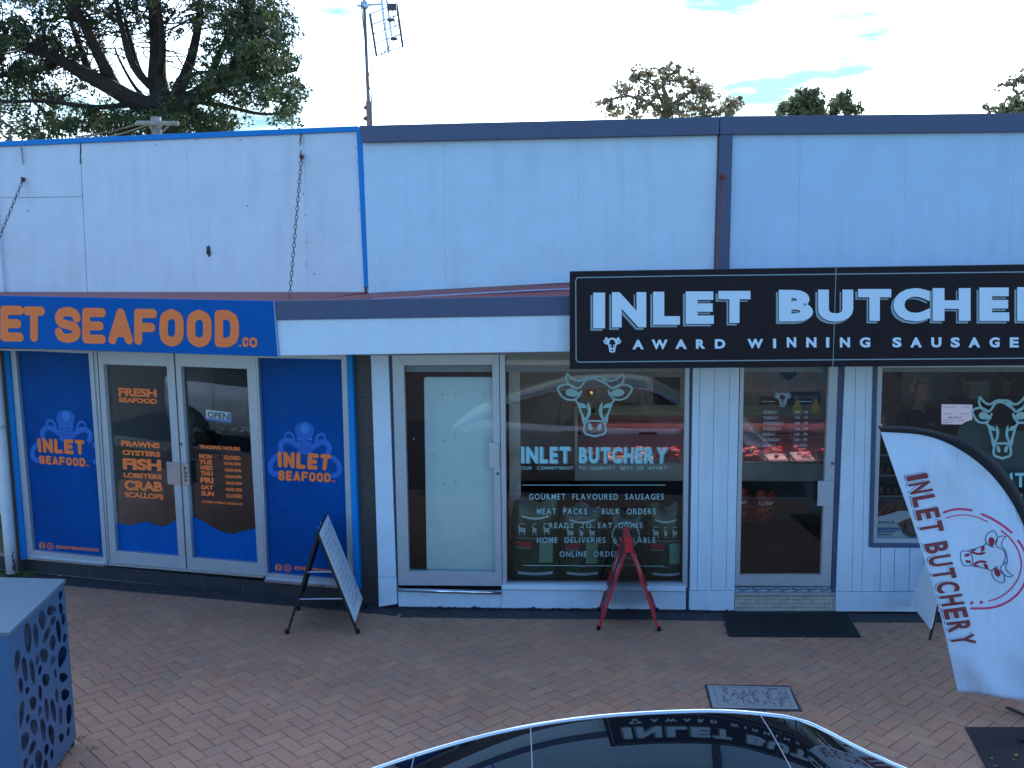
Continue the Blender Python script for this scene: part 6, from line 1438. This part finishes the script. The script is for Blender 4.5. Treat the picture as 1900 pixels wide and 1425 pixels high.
def leaves(mb, c, R, n, ls, rnd, up=0.0, flat=.7):
    for _ in range(n):
        while True:
            d = Vector((rnd.uniform(-1, 1), rnd.uniform(-1, 1), rnd.uniform(-1, 1)))
            if .05 < d.length < 1: break
        p = c + Vector((d.x * R, d.y * R, d.z * R * flat)); a = Vector((rnd.gauss(0, 1), rnd.gauss(0, 1), rnd.gauss(0, 1) + up)).normalized(); b_ = a.cross(Vector((rnd.gauss(0, 1), rnd.gauss(0, 1), rnd.gauss(0, 1)))).normalized()
        l = ls * rnd.uniform(.6, 1.5); w_ = l * NW
        i0 = len(mb.v); mb.v += [p - a * l * .5, p + b_ * w_, p + a * l * .5, p - b_ * w_]; mb.f.append((i0, i0 + 1, i0 + 2, i0 + 3))
NW = .17   # needle sprays are narrow
D0 = 34.0; TP = Plane((0, D0), (1, D0)); tw = lambda x, y, o=0: W(x, y, TP, o)
rnd = random.Random(42)
tb_ = tw(308, 240); PINE = empty('pine_tree', Vector((tb_.x, tb_.y, -.16)), 'huge dark spreading pine with a forked trunk filling the sky at the upper left', 'tree')
limbs = [([(300, 520), (306, 300), (306, 245), (303, 196)], .62, .50, 0), ([(303, 200), (262, 192), (215, 165), (165, 138), (120, 112), (60, 92), (-30, 60)], .33, .08, 1.5), ([(215, 165), (203, 120), (185, 60), (160, -10), (140, -80)], .22, .07, 2.5),
         ([(303, 196), (292, 150), (292, 90), (286, 0), (290, -120)], .36, .12, 0), ([(297, 165), (268, 155), (238, 122), (214, 70), (190, 10)], .16, .05, -2), ([(297, 175), (262, 130), (252, 60), (248, -30)], .15, .05, 2), ([(296, 140), (320, 100), (330, 30), (325, -60)], .14, .05, 3),
         ([(322, 192), (332, 150), (345, 90), (352, 10), (350, -90)], .22, .08, -1.5), ([(306, 205), (345, 186), (378, 165), (420, 146), (490, 132), (540, 120)], .34, .07, -1), ([(336, 150), (368, 139), (402, 140), (440, 150)], .09, .03, 1), ([(378, 166), (392, 100), (410, 20), (430, -60)], .14, .05, -2.5),
         ([(420, 147), (455, 90), (480, 20), (500, -40)], .12, .04, 2), ([(165, 138), (120, 60), (80, -10)], .14, .04, -2), ([(120, 112), (70, 140), (10, 150), (-60, 160)], .12, .04, 2), ([(262, 192), (200, 205), (130, 200), (60, 210)], .10, .04, 3), ([(300, 190), (250, 175), (200, 130), (150, 60)], .10, .03, -3),
         ([(345, 186), (400, 190), (460, 200), (520, 190)], .09, .03, -3)]
LT = []
for pts, r0, r1, dep in limbs:
    p = smoothpts(pts, 5); n_ = len(p); q = [tw(x, y, 0) + Vector((0, -dep * (i / n_), 0)) for i, (x, y) in enumerate(p)]
    if pts[0][1] == 520: q[0].z = -.16
    mk('limb' if r0 < .5 else 'trunk', MB().tube(q, r0, 9, True, r1), M_bark, PINE, smooth=True); LT += q[n_ // 3:]
def interp_(tab, x):
    for (a, va), (b_, vb) in zip(tab[:-1], tab[1:]):
        if x <= b_: return va + (vb - va) * max(0, (x - a)) / (b_ - a)
    return tab[-1][1]
def dens(x, y):
    if x > interp_([(-200, 380), (-60, 450), (0, 495), (50, 528), (100, 535), (150, 556), (190, 552), (225, 528), (250, 505)], y) - 8 or x < -140: return 0
    g_ = 1.0
    # open middle where the limbs show, and white gaps under the left limb
    if ((x - 292) / 110) ** 2 + ((y - 120) / 88) ** 2 < 1: g_ *= .07
    if ((x - 190) / 75) ** 2 + ((y - 110) / 60) ** 2 < 1: g_ *= .28
    if ((x - 395) / 50) ** 2 + ((y - 95) / 60) ** 2 < 1: g_ *= .25
    if ((x - 172) / 50) ** 2 + ((y - 180) / 32) ** 2 < 1: g_ *= .0
    if ((x - 15) / 44) ** 2 + ((y - 222) / 42) ** 2 < 1: g_ *= .0
    if ((x - 455) / 60) ** 2 + ((y - 218) / 34) ** 2 < 1: g_ *= .0
    if ((x - 250) / 60) ** 2 + ((y - 150) / 34) ** 2 < 1: g_ *= .1
    if y > 230 and x > 420: g_ *= .15
    if y > 205 + (x - 430) * .0 and x > 400 and x < 500: g_ *= .3
    return g_
# twigs
mb = MB()
for _ in range(1300):
    a = rnd.choice(LT)
    pj = project(a)
    if pj[0] > 505 or dens(pj[0], pj[1]) < .05 or ((pj[0] - 172) / 62) ** 2 + ((pj[1] - 180) / 40) ** 2 < 1: continue
    d = Vector((rnd.gauss(0, 1), rnd.gauss(0, 1), rnd.gauss(.25, .7))).normalized(); L = rnd.uniform(.5, 1.9); m_ = a + d * L * .5 + Vector((0, 0, rnd.uniform(-.1, .25))); mb.tube([a, m_, a + d * L + Vector((0, 0, rnd.uniform(0, .4)))], .028, 4, False, .008)
mk('twigs', mb, M_bark, PINE, kind='stuff')
mb = MB(); mass = 0
cl_ = 0
while cl_ < 1250:
    x, y = rnd.uniform(-140, 560), rnd.uniform(-190, 250)
    g_ = dens(x, y)
    if rnd.random() > g_: continue
    c = tw(x, y) + Vector((0, rnd.uniform(-3.5, 3.5), 0)); R = rnd.uniform(.14, .40); leaves(mb, c, R, rnd.randint(30, 60), .15, rnd, .5, .7); cl_ += 1
for (x, y, n_) in [(x, y, 1) for x in range(120, 250, 14) for y in range(218, 262, 12)] + [(x, y, 1) for x in range(320, 425, 13) for y in range(205, 250, 11)] + [(x, y, 1) for x in range(455, 545, 14) for y in range(20, 190, 16)] + [(x, y, 1) for x in range(505, 545, 12) for y in range(180, 228, 12)] + [(x, y, 1) for x in range(-10, 110, 16) for y in range(60, 180, 19)] + [(x, y, 1) for x in range(420, 500, 13) for y in range(10, 130, 14)] + [(x, y, 1) for x in range(240, 420, 14) for y in (225, 240)]:
    c = tw(x + rnd.uniform(-7, 7), y + rnd.uniform(-7, 7)) + Vector((0, rnd.uniform(-2, 2), 0)); leaves(mb, c, rnd.uniform(.22, .42), 62, .15, rnd, .5, .8)
mk('crown', mb, leafmat('pine needles', (.016, .036, .018), (.095, .125, .048)), PINE)
NW = .30
# --- smaller trees
def tree(base_px, D, lims, blobs, mleaf, mbark, label, n=40, ls=.2, R=(.35, .7), flat=.7, seed=1, r0=.18, dep=1.5, name='gum_tree'):
    rr = random.Random(seed); P = Plane((0, D), (1, D)); f = lambda x, y: W(x, y, P); b0 = f(*base_px)
    T = empty(name, Vector((b0.x, b0.y, -.16)), label, 'tree'); ends = []
    for pts, a, b_ in lims:
        p = smoothpts(pts, 4); q = [f(*v) + Vector((0, rr.uniform(-.3, .3) + math.sin(i * .9) * .2, 0)) for i, v in enumerate(p)]
        mk('branch' if a < r0 else 'trunk', MB().tube(q, a, 7, True, b_), mbark, T, smooth=True); ends += q
    tr_ = f(*lims[0][0][0]); mk('trunk', MB().tube([Vector((b0.x, b0.y, -.16)), tr_], r0 * 1.3, 8, True, r0), mbark, T, smooth=True)
    mb = MB(); tb = MB()
    for x, y, rp_x, k in blobs:
        for _ in range(k):
            a = rr.uniform(0, 6.28); r_ = rp_x * math.sqrt(rr.random()); c = f(x + r_ * math.cos(a), y + r_ * .8 * math.sin(a)) + Vector((0, rr.uniform(-dep, dep), 0))
            leaves(mb, c, rr.uniform(R[0] * .45, R[1] * .55), max(8, n // 2), ls * .8, rr, .2, flat); e = min(ends, key=lambda v: (v - c).length); tb.tube([e, e.lerp(c, .6) + Vector((0, 0, -.1)), c], .035, 4, False, .012)
    mk('twigs', tb, mbark, T, kind='stuff'); mk('crown', mb, mleaf, T); return T
M_gum = leafmat('gum leaves', (.13, .12, .07), (.42, .33, .19)); M_cas = leafmat('sheoak foliage', (.075, .095, .05), (.26, .27, .13)); M_far = leafmat('distant foliage', (.03, .04, .02), (.09, .10, .05))
tree((1235, 260), 62, [([(1240, 240), (1238, 200), (1232, 160), (1240, 138)], .22, .06), ([(1238, 215), (1200, 190), (1165, 178), (1130, 185)], .14, .04), ([(1238, 200), (1275, 175), (1300, 160), (1322, 165)], .14, .04), ([(1238, 210), (1215, 165), (1185, 145), (1170, 140)], .1, .03), ([(1240, 225), (1330, 212), (1350, 195), (1362, 188)], .1, .03)],
     [(1120, 190, 13, 9), (1142, 203, 16, 13), (1158, 165, 16, 14), (1185, 140, 18, 18), (1215, 150, 20, 18), (1240, 135, 18, 18), (1275, 148, 20, 20), (1300, 170, 18, 16), (1270, 190, 24, 24), (1230, 190, 24, 20), (1195, 185, 20, 14), (1315, 178, 14, 12), (1305, 205, 20, 16), (1362, 196, 20, 18), (1345, 208, 14, 8), (1180, 208, 18, 10), (1240, 210, 30, 20)],
     M_gum, M_barkg, 'open crowned gum tree with brownish leaves behind the middle of the butcher roof', 34, .26, (.35, .75), .6, 5)
tree((1515, 260), 70, [([(1515, 235), (1500, 200), (1495, 175)], .2, .05), ([(1520, 230), (1550, 205), (1562, 182)], .14, .04), ([(1510, 230), (1470, 210), (1450, 195)], .1, .03)],
     [(1449, 203, 9, 12), (1475, 188, 10, 20), (1470, 205, 14, 20), (1500, 185, 16, 34), (1515, 200, 20, 34), (1560, 190, 14, 28), (1545, 205, 20, 30), (1578, 205, 12, 18), (1490, 210, 24, 26), (1507, 172, 6, 8), (1563, 176, 5, 7), (1486, 172, 4, 5)], M_cas, M_bark, 'dense bushy sheoak behind the right half of the butcher roof', 40, .28, (.35, .7), 1.1, 6, name='sheoak_tree')
tree((1890, 250), 66, [([(1888, 235), (1884, 190), (1880, 160), (1890, 140)], .16, .05), ([(1886, 200), (1860, 205), (1845, 198)], .08, .03), ([(1884, 180), (1910, 160), (1930, 150)], .1, .03)],
     [(1885, 148, 16, 12), (1870, 157, 10, 7), (1842, 198, 11, 9), (1915, 150, 18, 16), (1930, 180, 20, 16)], M_gum, M_barkg, 'thin gum tree at the right edge above the slate cap', 30, .26, (.3, .6), .6, 7)
tree((1900, 250), 58, [([(1905, 235), (1900, 205), (1895, 190)], .18, .06)], [(1870, 207, 14, 22), (1895, 195, 16, 30), (1925, 190, 20, 34), (1890, 180, 8, 8)], M_cas, M_bark, 'dark bushy tree in front of the thin gum at the right edge', 40, .26, (.3, .6), .7, 8, name='bushy_tree')
tree((20, 280), 30, [([(20, 262), (10, 225), (3, 200), (-4, 180)], .05, .02), ([(12, 235), (24, 228), (31, 222)], .03, .012), ([(14, 262), (0, 242), (-14, 236)], .045, .02)], [(-3, 172, 8, 4), (-12, 232, 6, 3)], M_far, M_barkg, 'bare thin stemmed sapling left of the pine', 18, .14, (.2, .4), .8, 9, r0=.06, name='sapling')
tree((52, 285), 44, [([(52, 262), (50, 235), (46, 218)], .08, .03)], [(42, 235, 13, 12), (58, 250, 14, 12), (28, 245, 10, 7)], M_far, M_bark, 'low scrubby tree under the left edge of the pine', 30, .16, (.25, .5), .8, 10, name='scrubby_tree')

# ================================================================== CARS
M_sil = mat('silver car paint', (.50, .54, .58), .25, .55, coat=1.0); M_wht = mat('white car paint', (.72, .74, .75), .3, 0, coat=1.0)
M_cgl = mat('dark car glass', (.004, .005, .008), .02, 0, spec=.75); M_chr = mat('bright trim', (.75, .80, .86), .15, .9)
M_tyre = mat('tyre rubber', (.012, .012, .013), .85); M_rim = mat('alloy rim', (.35, .36, .38), .3, .8); M_plas = mat('black plastic', (.015, .015, .016), .5)
def interp(tab, x):
    if x <= tab[0][0]: return tab[0][1]
    for (a, va), (b_, vb) in zip(tab[:-1], tab[1:]):
        if x <= b_:
            t = (x - a) / (b_ - a); t = t * t * (3 - 2 * t) if False else t; return va + (vb - va) * t
    return tab[-1][1]
def car(cx, cy, cz, L, Wd, roofz, roofy, belt, glx, paint, glassroof, label, wheels, wr, tall=0, rail_m=None):
    """x = length axis (front at +x). roofz/roofy/belt: tables over x from rear; glx: (rear glass base, roof start, roof end, windscreen base)"""
    T = empty('parked_car', (cx, cy, cz), label, 'car'); hw = Wd / 2
    xs_ = [L * i / 60 for i in range(61)]
    rz = smoothpts(roofz, 6); ry = smoothpts(roofy, 6); bt = smoothpts(belt, 6)
    def sec(x):
        e = min(x, L - x); k = min(1, (max(e, .001) / .55)) ** .42; w_ = hw * (.60 + .40 * k)
        zt, yr, zb = interp(rz, x), interp(ry, x), interp(bt, x); zb = min(zb, zt)
        z0 = .20 + tall * .12 + .12 * max(0, 1 - e / .5)
        bulge = [(w_ * .86, z0), (w_ * .985, z0 + .12), (w_, z0 + (zb - z0) * .45), (w_ * .985, z0 + (zb - z0) * .78), (w_ * .95, zb - .01)]
        gh = max(0, zt - zb)
        if gh > .03: up_ = [(w_ * .925, zb), (w_ * .925 + (yr + .03 - w_ * .925) * .55, zb + gh * .55), (yr + .035, zt - .045 * min(1, gh * 4)), (yr, zt), (yr * .7, zt + .018), (yr * .35, zt + .028), (0, zt + .032)]
        else: up_ = [(w_ * .90, zb + .004), (w_ * .82, zb + .02), (w_ * .72, zb + .03), (w_ * .60, zb + .038), (w_ * .42, zb + .045), (w_ * .2, zb + .05), (0, zb + .052)]
        return bulge + up_
    S_ = [sec(x) for x in xs_]; n = len(S_[0])
    parts = {'body': MB(), 'side_window': MB(), 'roof_glass': MB(), 'roof_rail': MB(), 'windscreen': MB(), 'rear_window': MB()}
    for sd_ in (1, -1):
        for i in range(60):
            x0, x1 = xs_[i], xs_[i + 1]; xm = (x0 + x1) / 2; gh = interp(rz, xm) - interp(bt, xm)
            for j in range(n - 1):
                key = 'body'
                if gh > .05:
                    if j in (5, 6): key = 'side_window' if (j == 5 or gh > .12) else 'body'
                    if j in (4,): key = 'body'
                    if j == 7: key = 'roof_rail'
                    if j >= 8: key = ('roof_glass' if glassroof else 'body') if glx[1] < xm < glx[2] else ('windscreen' if xm > L / 2 else 'rear_window')
                p = [(x0, S_[i][j]), (x1, S_[i + 1][j]), (x1, S_[i + 1][j + 1]), (x0, S_[i][j + 1])]
                q = [Vector((cx + x - L / 2 + 0, cy + sd_ * a[0], cz + a[1])) for x, a in p]
                mb = parts[key]; b0 = len(mb.v); mb.v += q; mb.f.append((b0, b0 + 1, b0 + 2, b0 + 3) if sd_ == 1 else (b0 + 3, b0 + 2, b0 + 1, b0))
    for xx, st in ((0, S_[0]), (L, S_[-1])):
        pts = [Vector((cx + xx - L / 2, cy + a, cz + b_)) for a, b_ in st] + [Vector((cx + xx - L / 2, cy - a, cz + b_)) for a, b_ in st[::-1][1:]]
        parts['body'].add(pts, [tuple(range(len(pts)))])
    import bmesh
    for k, mb in parts.items():
        if not mb.f: continue
        o = mk(k, mb, {'body': paint, 'side_window': M_cgl, 'roof_glass': M_cgl, 'roof_rail': rail_m or paint, 'windscreen': M_cgl, 'rear_window': M_cgl}[k], T, smooth=True)
        bm = bmesh.new(); bm.from_mesh(o.data); bmesh.ops.remove_doubles(bm, verts=bm.verts, dist=.0008); bmesh.ops.recalc_face_normals(bm, faces=bm.faces); bm.to_mesh(o.data); bm.free()
        for p in o.data.polygons: p.use_smooth = True
    X = lambda x: cx + x - L / 2
    for x in wheels:
        for sd_ in (-1, 1):
            yo = cy + sd_ * (hw - .02); w_ = mk('wheel_arch', MB().tube([(X(x), yo - sd_ * .25, cz + wr), (X(x), yo + sd_ * .012, cz + wr)], wr + .055, 28), M_plas, T)
            tr_ = mk('wheel', MB().tube([(X(x), yo - sd_ * .2, cz + wr), (X(x), yo + sd_ * .028, cz + wr)], wr, 28), M_tyre, T)
            rm = MB().tube([(X(x), yo + sd_ * .02, cz + wr), (X(x), yo + sd_ * .034, cz + wr)], wr * .72, 24)
            mk('rim', rm, M_plas, tr_)
            mb = MB()
            for k in range(5): a = k * 2 * math.pi / 5; mb.box((X(x) + math.cos(a) * wr * .36, yo + sd_ * .038, cz + wr + math.sin(a) * wr * .36), (math.cos(a) * wr * .34, 0, math.sin(a) * wr * .34), (-math.sin(a) * .03, 0, math.cos(a) * .03), (0, .006, 0))
            mk('spokes', mb, M_rim, tr_)
    return T, X, parts
# silver electric-looking sedan in front of the camera: roof arc set from its real size
RL, RW = 4.70, 1.85
X0, Y0, Z0 = .80, 4.14, -.13
roofz = [(0, .86), (.25, 1.02), (.84, 1.27), (1.4, 1.44), (1.9, 1.522), (2.45, 1.547), (2.8, 1.522), (2.97, 1.48), (3.28, 1.315), (3.75, 1.10), (4.05, 1.0), (4.4, .89), (4.7, .62)]
belt = [(0, .86), (.25, 1.03), (.45, 1.08), (.9, 1.06), (1.6, 1.02), (2.6, .99), (3.4, 1.0), (3.95, 1.04), (4.1, .99), (4.4, .88), (4.7, .62)]
roofy = [(0, .62), (.5, .60), (1.0, .60), (1.8, .615), (2.6, .62), (3.2, .60), (3.8, .62), (4.7, .6)]
T, X, _ = car(X0, Y0, Z0, RL, RW, roofz, roofy, belt, (.4, .9, 3.1, 4.0), M_sil, True, 'silver sedan with a dark glass roof parked at the kerb, only its roof in view', (.98, 3.86), .335, 0, M_plas)
for x in (1.62, 2.70): mk('door_gap', MB().tube([(X(x), Y0 + .90, Z0 + .35), (X(x) - .02, Y0 + .925, Z0 + .7), (X(x) + .02, Y0 + .875, Z0 + 1.01)], .005, 5), M_plas, T)
for x in (1.72, 2.80): mk('door_handle', MB().box((X(x) + .1, Y0 + .925, Z0 + .93), (.13, 0, 0), (0, .008, 0), (0, 0, .015)), M_plas, T)
for x in (1.62, 2.72): mk('window_pillar', MB().tube([(X(x), Y0 + .865, Z0 + 1.02), (X(x) + .05, Y0 + .66, Z0 + interp(roofz, x) - .06)], .02, 6), M_plas, T)
for x in (1.06, 1.62, 2.72):                                # seams across the glass roof
    zt = interp(smoothpts(roofz, 6), x); yr = interp(roofy, x)
    mk('roof_seam', MB().tube([(X(x) + dx, Y0 + y, Z0 + zt + zz_) for dx, y, zz_ in ((0, -yr, .002), (.0, -yr * .7, .019), (.0, -yr * .35, .029), (0, 0, .033), (0, yr * .35, .029), (0, yr * .7, .019), (0, yr, .002))], .003, 5), mat('grey seam', (.25, .26, .28), .4), T)
for sd_ in (-1, 1):
    mk('wing_mirror', MB().ball((X(3.42), Y0 + sd_ * 1.0, Z0 + 1.05), .09, .10, .065, 12, 8), M_sil, T, smooth=True); mk('headlight', MB().ball((X(4.45), Y0 + sd_ * .68, Z0 + .72), .16, .14, .06, 12, 8), M_chr, T, smooth=True); mk('tail_light', MB().ball((X(.14), Y0 + sd_ * .70, Z0 + .86), .10, .16, .06, 12, 8), mat('tail light red', (.35, .01, .01), .2), T, smooth=True)
rr_ = smoothpts(roofz, 6)
mb = MB()
for sd_ in (-1, 1):
    pts = [(X(x), Y0 + sd_ * (interp(roofy, x) + .022), Z0 + interp(rr_, x) - .006) for x in [.55 + k * .1 for k in range(34)]]
    mk('roof_trim', MB().tube(pts, .014, 8), M_chr, T, smooth=True)
# white four wheel drive, out of the frame, seen mirrored in the seafood doors
roofz = [(0, 1.0), (.06, 1.80), (.3, 1.86), (1.2, 1.88), (2.4, 1.88), (2.9, 1.82), (3.45, 1.36), (3.6, 1.26), (4.2, 1.20), (4.75, 1.10), (4.9, .8)]
belt = [(0, 1.0), (.06, 1.22), (.3, 1.24), (1.2, 1.22), (2.4, 1.2), (3.45, 1.22), (3.6, 1.22), (4.2, 1.17), (4.75, 1.07), (4.9, .8)]
roofy = [(0, .7), (1, .72), (3, .70), (4.9, .66)]
T, X, _ = car(-7.6, 4.35, -.13, 4.9, 1.9, roofz, roofy, belt, (0, .1, 2.7, 3.5), M_wht, False, 'white four wheel drive parked further along the kerb, mirrored in the seafood doors', (.95, 3.85), .39, 1)
for sd_ in (-1, 1): mk('wing_mirror', MB().ball((X(3.15), 4.35 + sd_ * 1.05, 1.12), .10, .13, .12, 12, 8), M_wht, T, smooth=True); mk('headlight', MB().box((X(4.72), 4.35 + sd_ * .7, .85), (.08, 0, 0), (0, .18, 0), (0, 0, .09)), M_chr, T)
mk('wing_vent', MB().box((X(3.42), 4.35 + .955, .95), (.02, 0, 0), (0, .004, 0), (0, 0, .1)), M_plas, T)
for x in (1.5, 2.45, 3.25): mk('door_gap', MB().tube([(X(x), 4.35 + .945, .25), (X(x), 4.35 + .955, .7), (X(x), 4.35 + .93, 1.06)], .005, 5), M_plas, T)

# far side of the street (only mirrored in glass): verge, hedge
ground_sheet('far_verge', [(-80, -40), (80, -40), (80, -9.15), (-80, -9.15)], -.01, .1, M_soil0)
print('objects', len(bpy.data.objects), 'tris approx', sum(len(m.polygons) for m in bpy.data.meshes))
